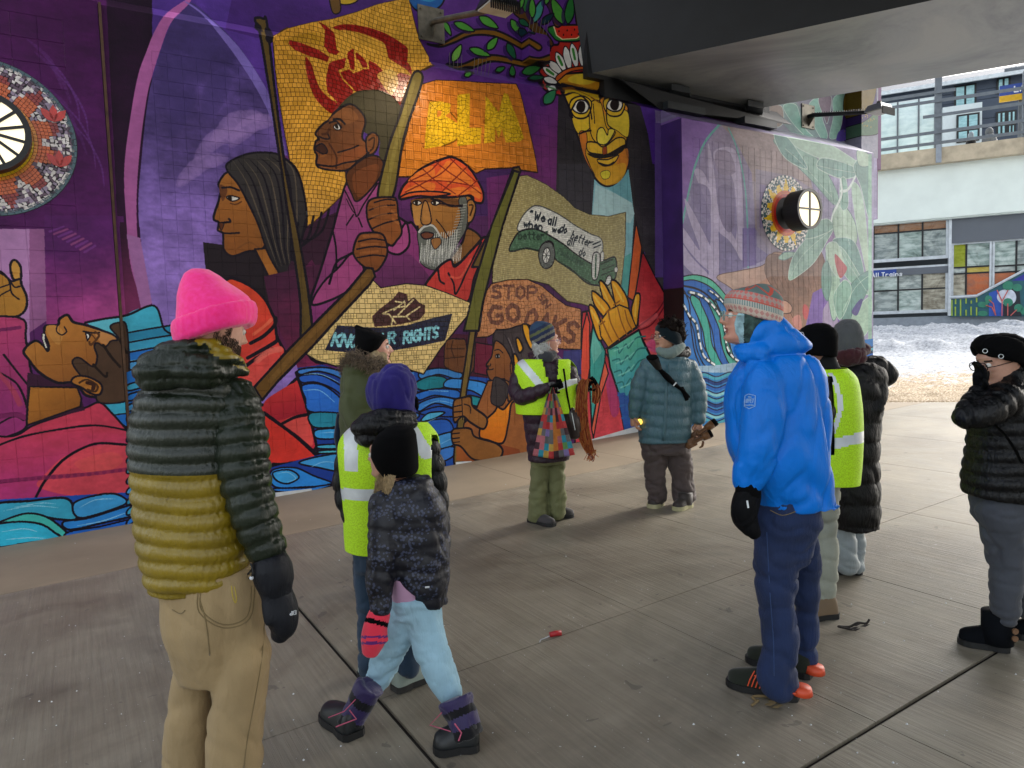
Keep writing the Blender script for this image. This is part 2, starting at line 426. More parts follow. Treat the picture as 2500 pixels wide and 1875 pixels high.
    l(BK, 3.5, '50,190 60,240 95,270'); l(BK, 3.5, '55,185 75,210 100,205'); l(BK, 3, '-10,215 20,205 50,195'); l(BK, 3, '-10,260 20,240 50,225'); l(BK, 3, '0,140 35,160 50,190')
    # water, left foot of the wall
    f('#1d4fae', '-200,1290 700,1240 800,1600 -200,1600', smooth=False)
    f('#3aa6c4', '-30,1305 150,1285 320,1270 370,1310 385,1375 300,1378 180,1360 60,1370 -30,1400', line=6)
    f('#46c0b4', '-20,1400 120,1350 220,1360 300,1410 350,1465 300,1475 220,1410 100,1390 -20,1415', line=5)
    f('#34b6d4', '-30,1415 80,1390 200,1400 270,1440 300,1475 150,1495 -30,1515', line=5)
    f('#3f9fd8', '370,1300 470,1260 580,1250 640,1290 560,1330 400,1370', line=5)
    f('#2e86d2', '320,1390 450,1370 690,1300 700,1350 500,1400 350,1430', line=5)
    f('#2364c0', '350,1440 500,1415 700,1370 720,1400 700,1430 360,1465', line=4)
    f('#4ab8d2', '650,1280 700,1270 700,1295', line=3)
    for q in ('20,1335 160,1310 300,1320', '10,1440 120,1425 190,1440', '400,1320 480,1280 580,1275', '390,1410 520,1385 660,1335', '20,1480 150,1470 240,1475', '60,1320 200,1296 280,1300'): l('#a9dceb', 2, q, taper=True, alpha=.8)
    draw_robe(cv)
    draw_banners(cv, True); cv.cur = 0      # grout and pictures of the mosaic banners behind the figures
    fr('C2'); f('#2370c4', '640,640 880,560 1100,1600 700,1600', smooth=False)
    for k in range(14): f(('#3fa5c8', '#2876c8', '#4f9fd8', '#2f8fb4')[k % 4], [(650, 700 + k * 52), (760, 680 + k * 48), (900, 700 + k * 46), (900, 724 + k * 46), (760, 710 + k * 48), (650, 732 + k * 52)], line=4)
    # ---- woman with long dark hair
    fr('C3')
    f('#241a20', '-130,1400 160,1440 300,1500 420,1500 500,2100 -60,2100', smooth=False)
    f(('#a8682c', '#8c5222', (60, 1100), (60, 1450)), '0,1000 -40,1060 -30,1100 -40,1160 -70,1260 -40,1285 -45,1330 -15,1350 -10,1440 40,1480 120,1455 220,1430 230,1300 180,1150 100,1050 50,1000', line=5)
    l(BK, 5, '-40,1290 0,1285 28,1280 20,1265'); f('#6f3f20', '-36,1070 10,1090 0,1140 -20,1160'); f('#5f3018', '-40,1290 -10,1292 -25,1330', line=2)
    l(BK, 4.5, '-40,1335 0,1348 78,1345'); l(BK, 5, '-20,1085 30,1082 78,1100')
    f('#e8e2d6', '5,1140 30,1130 80,1145 40,1162', line=3); f('#20130e', '15,1134 34,1132 36,1158 18,1156'); l('#5a3014', 3, '28,1175 60,1180 92,1165')
    l('#7a4820', 4, '70,1435 140,1400 200,1440', alpha=.6)
    f('#a8672a', '170,1440 235,1435 290,1530 320,1610 290,1645 250,1600', smooth=False, line=5)
    f(('#3b3634', '#2a2528', (100, 900), (300, 1500)), '15,940 120,890 230,880 320,900 420,1000 470,1250 440,1450 390,1540 340,1600 300,1560 240,1450 190,1300 130,1170 70,1060 10,985', line=5, vary=.3)
    for k in range(9):
        l(BK if k % 2 else '#5d5145', 5 if k % 2 else 3.5, [(40 + k * 32, 925 - k * 3), (120 + k * 34, 1050 - k * 8), (190 + k * 28, 1230), (250 + k * 18, 1400 + k * 4), (300 + k * 12, 1540 - k * 2)], taper=True)
    f('#3a1c30', '480,1300 700,1200 700,1650 480,1800 300,1900 340,1600', smooth=False, vary=.4)
    for k in range(5): l(BK, 6, [(600 - k * 45, 1210 + k * 20), (560 - k * 40, 1330 + k * 18), (480 - k * 25, 1390 + k * 22), (440 - k * 10, 1390 + k * 30)])
    f('#5f2148', '330,1700 500,1500 560,1600 560,2100 250,2100', smooth=False, vary=.4)
    # ---- red swirl figure behind the beanie
    fr('A1')
    f(('#4a1d3a', '#7a2448', (1100, 200), (1300, 900)), '950,150 1400,50 1400,700 1200,820 1150,700 1000,400', smooth=False, vary=.4)
    f(('#e2482c', '#c43040', (850, 250), (1000, 1300)), '700,170 780,175 880,230 960,310 1005,400 1020,430 1030,500 1040,560 1090,660 1090,700 900,960 1000,1010 1190,830 1240,1000 1290,1200 1280,1330 1000,1420 800,1450 600,900 600,300', line=7, vary=.3)
    f(('#d63a34', '#e4524a', (880, 500), (900, 800)), '860,660 940,610 1060,620 1085,670 1020,760 880,890 800,820', vary=.3)
    f(('#e03c3a', '#a02030', (1100, 850), (1150, 1100)), '950,1010 1060,920 1180,870 1230,990 1250,1080 1100,1110 1000,1120', vary=.3)
    f('#e03a30', '960,1080 1080,1160 1270,1330 1260,1370 1000,1400 940,1200'); f('#ea5a50', '1080,1130 1240,1090 1280,1290 1180,1220', alpha=.8)
    l(BK, 9, '860,600 950,550 1020,480 1030,430'); l(BK, 9, '840,700 930,650 1030,590 1040,560'); l(BK, 9, '820,760 900,700 1010,640'); l('#f07050', 8, '880,540 960,480 1000,440', alpha=.6)
    l('#f07060', 14, '900,720 980,660 1060,640', alpha=.5)
    l(BK, 9, '950,1070 1060,1150 1180,1240 1300,1350'); l(BK, 8, '1060,1150 1160,1100 1260,1080'); l(BK, 9, '1170,800 1210,920 1250,1060 1300,1250 1310,1380 1200,1400 1000,1430')
    # ---- young man and hoodie
    fr('C3')
    f(('#a04a80', '#7d3268', (700, 1200), (900, 1600)), '700,1060 760,1100 900,920 960,900 900,1150 1040,1280 1090,1300 1200,1500 1240,1700 1000,1900 560,2100 450,1900 550,1560 620,1330 660,1180', line=6, vary=.35)
    f(('#743266', '#56264e', (1000, 1450), (1100, 1700)), '900,1500 1000,1420 1180,1600 1240,1800 880,1800', vary=.4)
    f('#a4477c', '560,1640 660,1540 740,1460 800,1560 760,1640 640,1720 500,1760', line=5); l(BK, 6, '600,1640 640,1520 700,1480 740,1460'); l(BK, 5, '620,1330 640,1440 640,1560')
    f('#a4487e', '990,1370 1040,1290 1060,1330 1060,1420 1000,1470 930,1440', line=5); l(BK, 4, '690,1100 740,1200 760,1250 800,1180 880,1060'); l(BK, 4, '740,1240 700,1300'); l(BK, 4, '770,1260 790,1310'); l(BK, 3, '755,1240 730,1210 700,1150')
    f('#5a3018', '700,1000 830,900 910,930 890,1030 770,1160 730,1120', line=4); f('#7a4222', '740,1010 880,950 860,1060 770,1140', alpha=.9)
    # afro hair
    f('#3f3a26', '640,640 700,570 760,530 830,520 900,525 980,570 1020,640 1010,760 1000,880 960,950 890,900 890,800 800,760 760,640 700,620', line=0, vary=.3)
    f('#4d4630', '720,570 850,525 960,560 1000,640 900,700 780,640', alpha=.7)
    f(('#6b3f22', '#824a26', (600, 750), (700, 900)), '640,640 720,600 780,640 810,700 790,790 820,830 830,880 760,940 690,985 560,975 525,945 530,900 515,870 520,820 540,800 520,770 560,720 600,690', line=5, vary=.3)
    f('#8a542c', '600,690 700,620 770,680 700,720 640,700', alpha=.8); f('#944f28', '700,860 780,850 820,880 720,930 640,960', alpha=.8)
    f('#7d4a26', '815,800 850,765 885,790 880,850 850,890 820,880', line=4); l('#3a1e10', 4, '830,810 860,795 855,850 838,870')
    l(BK, 5.5, '625,690 660,688 690,715'); f('#e9e6df', '625,730 650,715 665,745 640,748', line=2.5); f('#150d0a', '632,722 648,718 655,742 640,742'); l(BK, 4, '600,710 640,700 670,735'); l(BK, 4, '545,790 570,800 600,800 590,770'); l('#4a2614', 6, '600,745 585,770 560,775')
    f('#40221a', '520,850 560,830 590,870 570,890 530,870', line=3.5); l('#4a2616', 5, '600,830 640,900 640,970'); l(BK, 4, '650,880 720,860 770,840'); l('#8f5428', 5, '545,905 580,895')
    l(BK, 4, '530,950 620,960 690,940 770,925 830,880')
    # ---- man with cap
    f('#7b5026', '1400,1320 1480,1380 1420,1460 1330,1530 1300,1500 1370,1400', line=5)
    f(('#a9743a', '#8d5c28', (1150, 1200), (1300, 1400)), '1085,1160 1080,1230 1110,1300 1130,1420 1250,1500 1390,1330 1430,1200 1400,1130 1200,1140', line=5)
    f('#b98444', '1090,1180 1160,1180 1130,1290 1095,1290'); f('#6d4422', '1100,1150 1390,1155 1350,1200 1250,1190 1180,1170 1090,1180')
    f('#a4713a', '1400,1165 1430,1155 1448,1200 1430,1270 1400,1285 1395,1220', line=4); l('#3a2210', 4, '1410,1185 1432,1190 1415,1245')
    f('#5f625c', '1350,1150 1395,1150 1395,1310 1330,1430 1280,1510 1210,1560 1130,1520 1120,1430 1110,1350 1140,1310 1200,1300 1230,1340 1270,1380 1320,1350 1360,1260', line=2)
    for k in range(34):
        a = 1125 + k * 7; l('#b5b6b0' if k % 3 else '#e6e6e0', 1.6, [(a + 10, 1400 + (k % 5) * 6), (a + 4, 1480), (a - 4 + k % 4 * 3, 1548 - abs(k - 14) * 2)], taper=True)
    for k in range(16): l('#9a9b94', 1.6, [(1395 - k * 3.5, 1180 + k * 16), (1350 - k * 4, 1186 + k * 16)])
    for k in range(14): l('#c6c7c0', 2, [(1340 - k * 13, 1330 + k * 2), (1330 - k * 13, 1440 + k % 4 * 15)], taper=True)
    l('#c4c4bd', 5, '1120,1340 1150,1310 1200,1305 1240,1360'); f('#6b3c2a', '1130,1355 1160,1340 1205,1352 1190,1375 1150,1380', line=3); f('#98683a', '1190,1385 1240,1375 1245,1410 1210,1440', line=2)
    f('#a8743c', '1130,1270 1145,1170 1170,1175 1190,1280 1150,1300', line=3)
    for x in (1085, 1190): f('#e4ded0', [(x, 1172), (x + 22, 1158), (x + 50, 1172), (x + 24, 1186)], line=3); f('#1c120c', [(x + 12, 1162), (x + 28, 1161), (x + 28, 1183), (x + 14, 1182)])
    l(BK, 4, '1190,1150 1240,1160 1300,1190 1370,1186'); l(BK, 3, '1240,1175 1370,1195'); l(BK, 3, '1220,1270 1260,1320 1290,1370')
    # cap
    f('#d4522a', '1020,1090 1060,1040 1140,970 1250,920 1320,910 1400,960 1450,1030 1490,1110 1485,1170 1440,1165 1420,1130 1300,1140 1180,1135 1110,1130 1010,1150', line=6)
    for q in ('1060,1050 1200,1040 1200,960 1120,990', '1210,1040 1320,1040 1400,1000 1300,930 1260,960', '1280,1060 1380,1060 1440,1080 1400,1010', '1040,1110 1120,1060 1210,1060 1190,1110', '1250,1110 1310,1130 1410,1120 1370,1080', '1410,1110 1470,1150 1480,1110 1450,1080'):
        f('#e2792f', q, alpha=.95)
    for q in ('1140,975 1210,1040 1330,1120', '1210,930 1300,1000 1410,1070 1480,1120', '1300,915 1380,990 1450,1050', '1070,1040 1120,1070 1200,1120', '1400,960 1330,1030 1250,1110', '1330,920 1250,1000 1140,1060 1040,1110', '1460,1040 1400,1090 1340,1135', '1240,930 1180,990 1080,1040', '1060,1050 1250,1045 1440,1075'):
        l('#7a2418', 3, q)
    f('#cf5a28', '1005,1150 1060,1115 1180,1105 1300,1120 1200,1135 1110,1132', line=4)
    # shirts
    f('#c23a34', '1220,1560 1300,1500 1330,1540 1430,1440 1500,1370 1500,1450 1440,1600 1380,1760 1150,1700', line=6); l(BK, 5, '1290,1580 1320,1640 1330,1700 1360,1650 1400,1560 1480,1400'); l(BK, 5, '1230,1560 1240,1620 1265,1640'); l('#e0604a', 6, '1300,1600 1360,1600 1420,1500', alpha=.5)
    # ---- poles
    f('#5f4a22', '170,115 185,100 220,108 240,135 290,560 350,1000 420,1350 480,1700 500,1960 440,1990 430,1720 375,1330 320,960 260,560 200,200', line=6)
    f('#7a6a2e', '1075,450 1110,410 1140,440 1120,530 1030,800 970,1130 880,1150 940,860 1010,660', line=6)
    l('#938440', 10, '1090,470 1040,640 980,860 930,1120', alpha=.5)
    # hands
    f('#8a4f26', '820,1180 860,1145 960,1140 990,1160 1000,1250 1020,1340 990,1390 960,1420 900,1380 850,1330 820,1260', line=5, vary=.3)
    for q in ('830,1215 900,1190 980,1185', '825,1270 900,1240 985,1230', '850,1320 920,1290 1000,1270', '860,1170 930,1152 985,1158'): l(BK, 3.5, q)
    for q in ('860,1200 930,1190', '850,1250 930,1235', '960,1220 990,1240', '970,1270 1000,1290'): l('#b06c38', 6, q, alpha=.6)
    f('#834a24', '770,1360 820,1345 900,1350 930,1400 935,1470 900,1540 860,1570 800,1540 750,1490 740,1440', line=5, vary=.3)
    for q in ('770,1395 850,1380 925,1390', '760,1440 850,1425 930,1430', '760,1490 850,1475 920,1480'): l(BK, 3.5, q)
    for q in ('790,1415 880,1408', '780,1465 880,1452', '800,1365 880,1362'): l('#aa6634', 6, q, alpha=.6)
    fr('K1')
    # waves in the middle
    f('#1f3f96', '320,760 480,740 620,790 1560,780 1560,1500 160,1560 160,1380 460,1300 430,1150 380,950', smooth=False)
    W = (('#3f80cc', '330,770 450,755 560,770 680,830 660,870 560,810 440,780 340,800'), ('#2a5fc0', '335,810 450,800 560,850 660,930 660,1000 560,900 440,850 350,850'),
         ('#2f74d6', '350,870 460,860 560,920 640,1010 640,1040 400,1030 370,950'), ('#2a8ea8', '405,1040 640,1050 640,1110 430,1130'), ('#3aa0e0', '440,1145 620,1140 640,1190 450,1200'),
         ('#4ab6d8', '455,1240 620,1235 620,1258 460,1262'), ('#54c0d4', '460,1275 600,1270 600,1285 462,1292'), ('#3f9ad8', '330,1350 460,1310 600,1300 600,1400 450,1380'), ('#2f8ce0', '160,1400 300,1380 420,1430 560,1490 380,1500 180,1500'), ('#3fa8e8', '170,1410 270,1395 330,1440 260,1480 190,1460'), ('#2e7ed4', '180,1510 380,1505 560,1480 400,1530 200,1530'))
    for c, q in W: f(c, q, line=4)
    for q in ('190,1420 260,1410 310,1450 250,1470', '360,900 460,900 560,980', '360,800 470,800 600,860', '400,1380 480,1345 560,1350', '460,1165 540,1160 600,1170'): l('#8ecdf0', 2, q, taper=True, alpha=.8)
    for k in range(13):
        y = 800 + k * 52; c = ('#3f80cc', '#2a5fc0', '#2a8ea8', '#2f74d6', '#3aa0e0')[k % 5]; w_ = 16 + (k * 7) % 13
        f(c, [(640, y), (760, y - 26), (900, y - 4), (1060, y - 22), (1060, y + w_ - 10), (900, y + w_ + 12), (760, y + w_ - 8), (640, y + w_ + 10)], line=4)
        if k % 2: l('#8ecdf0', 2, [(700, y), (820, y - 8), (930, y + 6)], taper=True, alpha=.7)
    # girl at right of the waves
    f('#1f4ea6', '1040,760 1560,780 1560,1360 1180,1380', smooth=False)
    f('#4a1a30', '1140,540 1500,560 1550,830 1300,800 1120,760', smooth=False)
    for c, q in (('#3f86cc', '1080,790 1200,760 1340,790 1320,830 1200,800 1100,830'), ('#1f7f8c', '1060,850 1150,810 1240,820 1250,870 1150,900 1070,890'), ('#3c92e0', '1260,830 1360,830 1480,850 1540,890 1520,960 1400,900 1240,880'),
                 ('#2a6fc8', '1060,920 1180,890 1320,900 1320,950 1180,930 1080,960'), ('#3a88d8', '1080,980 1200,940 1310,960 1310,1010 1180,980 1080,1030'), ('#2458b4', '1080,1040 1200,1000 1300,1020 1300,1060 1190,1060'), ('#55b6e0', '1090,1090 1140,1040 1240,1036 1160,1080'), ('#2a62c0', '1120,1100 1250,1080 1290,1150 1200,1180'), ('#4698dc', '1160,1200 1290,1160 1290,1240 1190,1260'), ('#4080d4', '1190,1280 1290,1250 1290,1310 1190,1350'),
                 ('#1f8a94', '1390,930 1530,970 1510,1010 1380,980'), ('#4aa8e0', '1380,1000 1500,1020 1480,1060 1400,1040'), ('#46b4d0', '1190,1360 1230,1340 1240,1365')):
        f(c, q, line=4)
    for q in ('1140,900 1260,905', '1100,1000 1200,965 1300,985', '1100,1110 1180,1075', '1200,1240 1280,1200'): l('#8ecdf0', 2, q, taper=True, alpha=.7)
    # faint fist behind thin pole
    draw_banners(cv, False); cv.cur = 0
    # ---- lower pole of the white banner
    fr('K1'); f('#6e4c20', '750,135 790,140 805,190 770,240 600,420 400,640 200,840 100,960 50,880 250,660 480,430 640,270', line=6, smooth=False); l('#86602c', 12, '760,180 600,360 400,560 150,840', alpha=.5)
    f('#6e4226', '1250,590 1330,580 1370,600 1370,780 1250,760 1235,700', line=3); 
    for q in ('1250,640 1360,640', '1240,700 1360,690', '1290,590 1280,640 1300,700'): l('#3a2016', 3, q)
    f('#5f3a22', '1385,600 1430,620 1420,760 1380,790', line=3); f('#6e1c36', '1430,600 1550,620 1520,810 1420,790', smooth=False, line=3)
    f('#7d6430', '1450,185 1485,190 1480,250 1440,470 1400,760 1370,950 1350,1350 1295,1345 1320,1080 1340,900 1370,700 1410,420', line=5)
    # second long pole (flag with bus)
    fr('C4'); f('#6a5426', '560,1130 600,1125 610,1150 560,1280 480,1520 400,1700 330,1800 280,1800 400,1560 500,1290', smooth=False, line=6)
    fr('C5'); f('#6c6a2c', '230,35 262,45 170,330 110,560 60,760 40,900 -40,900 20,640 110,330', smooth=False, line=6)
    # ---- girl
    fr('K1')
    f('#453a3c', '1540,560 1620,520 1800,520 1850,900 1760,1000 1640,1000 1560,980 1520,930 1560,860', line=4, vary=.4)
    f(('#9a5e30', '#7c4826', (1540, 640), (1600, 840)), '1560,590 1540,640 1530,690 1497,740 1510,760 1500,780 1520,830 1570,850 1650,840 1660,740 1620,640', line=4)
    f('#e5e2da', '1556,680 1576,674 1580,694 1560,696', line=2.5); f('#17100d', '1562,676 1574,676 1576,694 1564,694'); l(BK, 3, '1550,650 1575,645 1600,665'); l(BK, 3, '1500,772 1530,770 1540,765'); l(BK, 2.5, '1500,745 1520,748 1525,735')
    f('#8a5a30', '1575,850 1640,850 1650,960 1620,1010 1580,1000', line=3)
    fr('C5')
    f('#9a5c30', '90,1170 180,1160 200,1280 340,1280 360,1560 60,1590 -60,1590 -40,1400 20,1340', smooth=False, line=4, vary=.3)
    f(('#e88a1e', '#d87418', (120, 1300), (120, 1480)), '150,1265 130,1330 60,1400 45,1470 90,1490 170,1505 200,1400 215,1300 240,1275 220,1272 180,1320 160,1320 140,1300', line=5)
    f('#3c3436', '130,1150 110,1220 110,1290 170,1300 200,1200', line=3); l('#7d6f70', 4, '200,940 240,1050 235,1180 260,1240', alpha=.7); l(BK, 3, '180,920 220,1010 210,1100 230,1180')
    f(('#b0602c', '#8a4424', (0, 1400), (200, 1590)), '-80,1480 20,1470 100,1500 260,1540 270,1580 0,1610 -80,1600', smooth=False)
    fr('K1')
    f('#96602e', '1300,960 1345,945 1400,940 1415,1000 1500,1070 1480,1140 1400,1100 1350,1060 1300,1100 1290,1020', line=5)
    for q in ('1300,1000 1345,990', '1298,1035 1345,1030', '1296,1070 1345,1060', '1345,950 1350,1080', '1360,985 1395,1000 1400,1040'): l(BK, 3, q)
    f('#96602e', '1285,1150 1340,1135 1400,1140 1430,1190 1560,1230 1600,1280 1560,1330 1420,1330 1340,1250 1290,1230', line=5)
    for q in ('1285,1170 1330,1165', '1288,1200 1330,1195', '1290,1225 1330,1220'): l(BK, 3, q)
    # small yellow fingers behind the woman
    fr('E1')
    f('#3c3c78', '440,290 570,280 570,900 380,900', smooth=False, vary=.5); l(BK, 8, '440,480 560,470', alpha=.5)
    for q in ('135,100 150,92 180,110 215,240 195,275 150,180', '88,205 110,200 140,270 110,300', '70,320 90,320 110,380 80,410'): f('#e8a322', q, line=5)
    fr('C5')
    # raised yellow hand
    for q in ('690,640 715,640 750,700 780,760 790,830 750,850 720,760', '755,630 790,640 840,720 850,800 830,880 790,800 765,700', '650,690 680,700 745,770 760,850 720,830 665,760', '635,765 665,775 700,850 720,920 690,950 650,840', '890,700 912,710 905,800 890,880 865,800 875,740'):
        f('#eda41f', q, line=5)
    f(('#f0ae28', '#d88a16', (740, 800), (840, 960)), '690,860 740,790 800,760 850,780 890,880 820,930 740,990 700,930', smooth=False, line=4)
    for q in ('700,830 730,900 760,960', '740,790 755,860 800,950', '790,770 810,850 840,920', '830,790 845,850 870,895', '720,850 690,870', '760,780 730,800', '800,740 770,760'): l('#9a5a14', 4, q)
    for q in ('700,660 740,740', '770,650 820,740', '660,710 720,790', '650,790 690,860', '890,720 885,820'): l('#f8cf58', 6, q, alpha=.7)
    # ---- masked face
    fr('C4')
    f('#c98a1c', '850,520 920,460 1040,445 1120,450 1140,480 1140,600 1050,640 940,600 880,590', line=5)
    f('#d8b830', '930,530 1010,495 1110,510 1130,540 1060,570 960,560'); f('#9a6414', '880,560 960,560 1060,590 1130,610 1050,640 960,610', alpha=.8)
    f(('#e0b322', '#d09418', (1000, 700), (1200, 1150)), '890,590 960,590 1080,620 1180,640 1300,680 1335,740 1335,900 1320,1000 1340,1100 1290,1200 1200,1255 1120,1210 1060,1080 1010,960 990,900 950,760', line=6)
    f('#dd8a22', '1150,640 1240,650 1310,700 1330,740 1260,760 1195,790 1150,700'); f('#e8c838', '1200,760 1330,750 1335,920 1260,880 1200,840', line=2)
    f('#e8c030', '960,780 1080,790 1090,850 1000,900', line=2); f('#d87c2a', '1005,900 1050,890 1060,960 1050,1050 1110,1180 1040,1060', line=2); f('#d87c2a', '1260,1080 1330,1000 1335,1110 1290,1190', alpha=.8)
    f('#e2b028', '1080,700 1150,690 1190,860 1250,890 1190,970 1120,960 1080,880', line=3); f('#f0d848', '1130,880 1165,860 1195,910 1205,870 1245,880 1190,970 1130,960', line=3)
    f('#e0b02c', '1060,960 1120,960 1170,990 1260,930 1315,940 1300,1010 1200,1040 1100,1035 1060,1010', line=3.5); f('#a2461c', '1165,995 1190,990 1190,1040 1165,1040', line=1.5)
    f('#1a1214', '1060,1035 1130,1040 1200,1035 1310,975 1300,1020 1220,1060 1120,1068')
    f('#e6b42c', '1130,1075 1200,1075 1270,1045 1240,1100 1180,1120 1140,1100', line=3); l(BK, 5, '1140,1100 1200,1115 1240,1095')
    f('#e4a828', '1130,1140 1230,1120 1310,1100 1320,1160 1270,1230 1190,1250 1130,1210', alpha=.9); f('#ecd838', '1150,1165 1190,1148 1215,1165 1205,1200 1165,1205', line=1.5)
    for cx, cy in ((1020, 722), (1248, 708)):
        s = 1 if cx < 1100 else .95
        f('#e6bc2c', [(cx - 80, cy), (cx - 60, cy - 55), (cx + 10, cy - 75), (cx + 65, cy - 40), (cx + 62, cy + 20), (cx + 30, cy + 70), (cx - 40, cy + 68)], line=4)
        f('#f4efe4', [(cx - 58, cy + 10), (cx - 30, cy - 42), (cx + 20, cy - 46), (cx + 50, cy - 5), (cx + 30, cy + 36), (cx - 20, cy + 40)], line=4)
        f('#1c1110', [(cx - 34, cy), (cx - 16, cy - 38), (cx + 18, cy - 36), (cx + 28, cy), (cx + 12, cy + 34), (cx - 18, cy + 32)])
    l(BK, 5, '910,640 980,625 1060,680 1080,740 1090,800'); l(BK, 5, '1145,690 1150,650 1190,640 1300,690'); l(BK, 5, '960,790 940,770 975,700'); l(BK, 3, '1100,700 1110,830'); l(BK, 4, '1190,720 1195,830 1235,870')
    l(BK, 4, '1010,900 1050,885 1085,880'); l('#7d4a14', 4, '880,600 960,600 1060,640 1140,690')
    # feather crown and melon
    f('#b12a22', '890,640 780,610 745,560 760,520 735,480 760,440 745,410 790,400 775,350 810,340 805,300 860,300 880,265 940,280 960,255 1010,270 1050,255 1090,290 1125,460 900,500 850,540', smooth=True, line=5)
    for k, (ax, ay, bx, by) in enumerate(((850, 600, 785, 585), (850, 560, 765, 525), (860, 520, 760, 450), (880, 490, 800, 410), (905, 470, 850, 350), (940, 455, 910, 310), (985, 440, 955, 290), (1030, 438, 1020, 300), (1075, 440, 1070, 290), (1110, 440, 1110, 330))):
        dx, dy = bx - ax, by - ay; L = math.hypot(dx, dy); nx, ny = -dy / L * 26, dx / L * 26
        f('#e8e6e0', [(ax - nx * .5, ay - ny * .5), (ax + dx * .6 - nx, ay + dy * .6 - ny), (bx, by), (ax + dx * .6 + nx, ay + dy * .6 + ny), (ax + nx * .5, ay + ny * .5)], line=3)
        if k % 2 == 0: l('#3a8a34', 8, [(ax + dx * .3, ay + dy * .3), (ax + dx * .72, ay + dy * .72)], taper=True)
    f('#c85a20', '850,515 920,465 1020,445 1120,455 1120,475 1020,470 930,490 860,545', line=3)
    f('#2a7a30', '808,178 1062,172 1055,240 1000,275 880,278 830,250', line=4); f('#e8d6a0', '830,178 1048,174 1036,232 990,262 890,268 850,240', smooth=False); f('#cf3020', '838,176 1040,174 1028,228 985,256 895,262 856,236', smooth=False)
    for x, y in ((870, 210), (900, 235), (925, 205), (955, 235), (975, 200), (1000, 230), (1015, 195)): f('#1c1010', [(x, y - 9), (x + 5, y), (x, y + 8), (x - 5, y)])
    # ---- branches and leaves
    def leaf(x, y, a, L, w, c, sh=1):
        ca, sa = math.cos(a), math.sin(a)
        def q(u, v): return (x + u * ca - v * sa, y + u * sa + v * ca)
        if sh: f('#2c1450', [(p_[0] - 22, p_[1] + 16) for p_ in (q(0, 0), q(L * .3, -w), q(L * .7, -w * .8), q(L, 0), q(L * .7, w * .8), q(L * .3, w))], alpha=.7)
        f(c, [q(0, 0), q(L * .3, -w), q(L * .7, -w * .8), q(L, 0), q(L * .7, w * .8), q(L * .3, w)], line=3.5)
    f('#5a3a14', '575,20 640,60 720,150 800,240 830,300 780,310 700,220 610,130 560,80', line=4); f('#6e4414', '760,-20 830,-20 880,90 880,170 840,170 800,60', line=4); f('#3a1a12', '980,-20 1020,-20 1020,120 985,160', line=3)
    f('#7a5216', '-20,295 60,300 160,250 260,205 400,195 500,225 620,290 700,340 680,370 600,320 480,260 380,235 270,240 150,290 60,315', line=5)
    f('#7a5216', '120,440 220,430 330,385 430,370 560,395 680,420 760,400 760,440 640,450 500,420 400,415 300,450 200,465', line=5)
    G1, G2, G3, G4 = '#4d9636', '#2c7434', '#1c5a3a', '#3f8f80'
    for a in ((90, 140, 1.1, 110, 18, G1), (160, 150, .4, 150, 24, G1), (330, 110, .55, 150, 28, G1), (480, 0, .9, 0.1, 1, G1), (150, 415, -1.1, 130, 26, '#7ab84a'), (265, 325, .35, 150, 24, G1), (385, 335, -.9, 110, 26, G1), (520, 290, 1.1, 120, 24, G3), (545, 130, 1.0, 130, 24, G1), (440, 480, -.4, 70, 18, G2), (555, 520, -1.6, 80, 20, G2), (230, 510, -.4, 60, 18, G1), (620, 490, -.3, 130, 30, G2), (660, 530, -.1, 110, 20, G3), (770, 700, -.9, 120, 34, '#2c7a50'), (600, 130, .6, 80, 20, G3), (700, 150, -1.2, 170, 28, G4), (640, 80, -1.4, 130, 24, G2), (690, 120, -1.6, 140, 22, G1), (600, 60, -1.2, 90, 16, G1), (900, 160, -2.0, 190, 34, G1), (930, 160, -1.45, 190, 30, G2), (780, 30, -1.3, 80, 16, G1), (750, 160, -.7, 110, 22, '#14303a'), (600, 190, .9, 90, 26, '#12303a'), (760, 300, .4, 60, 22, '#12303a')):
        leaf(*a)
    fr('T'); f('#1d4f96', '340,0 500,-60 560,0 520,50 440,60 360,50', line=3) if False else None
    fr('C3'); f('#1d5a9a', '1060,0 1040,-80 1260,-80 1260,10 1200,60 1110,60', line=4); f('#2f8ab0', '1090,-20 1150,-60 1230,-20 1180,10', alpha=.9); f('#c9a428', '650,10 640,-60 800,-60 760,5 700,25', line=3); f('#6a4c20', '600,-40 650,-40 665,60 620,70', line=3)
    # ---- far panel, right of the pilaster
    draw_far_panel(cv)


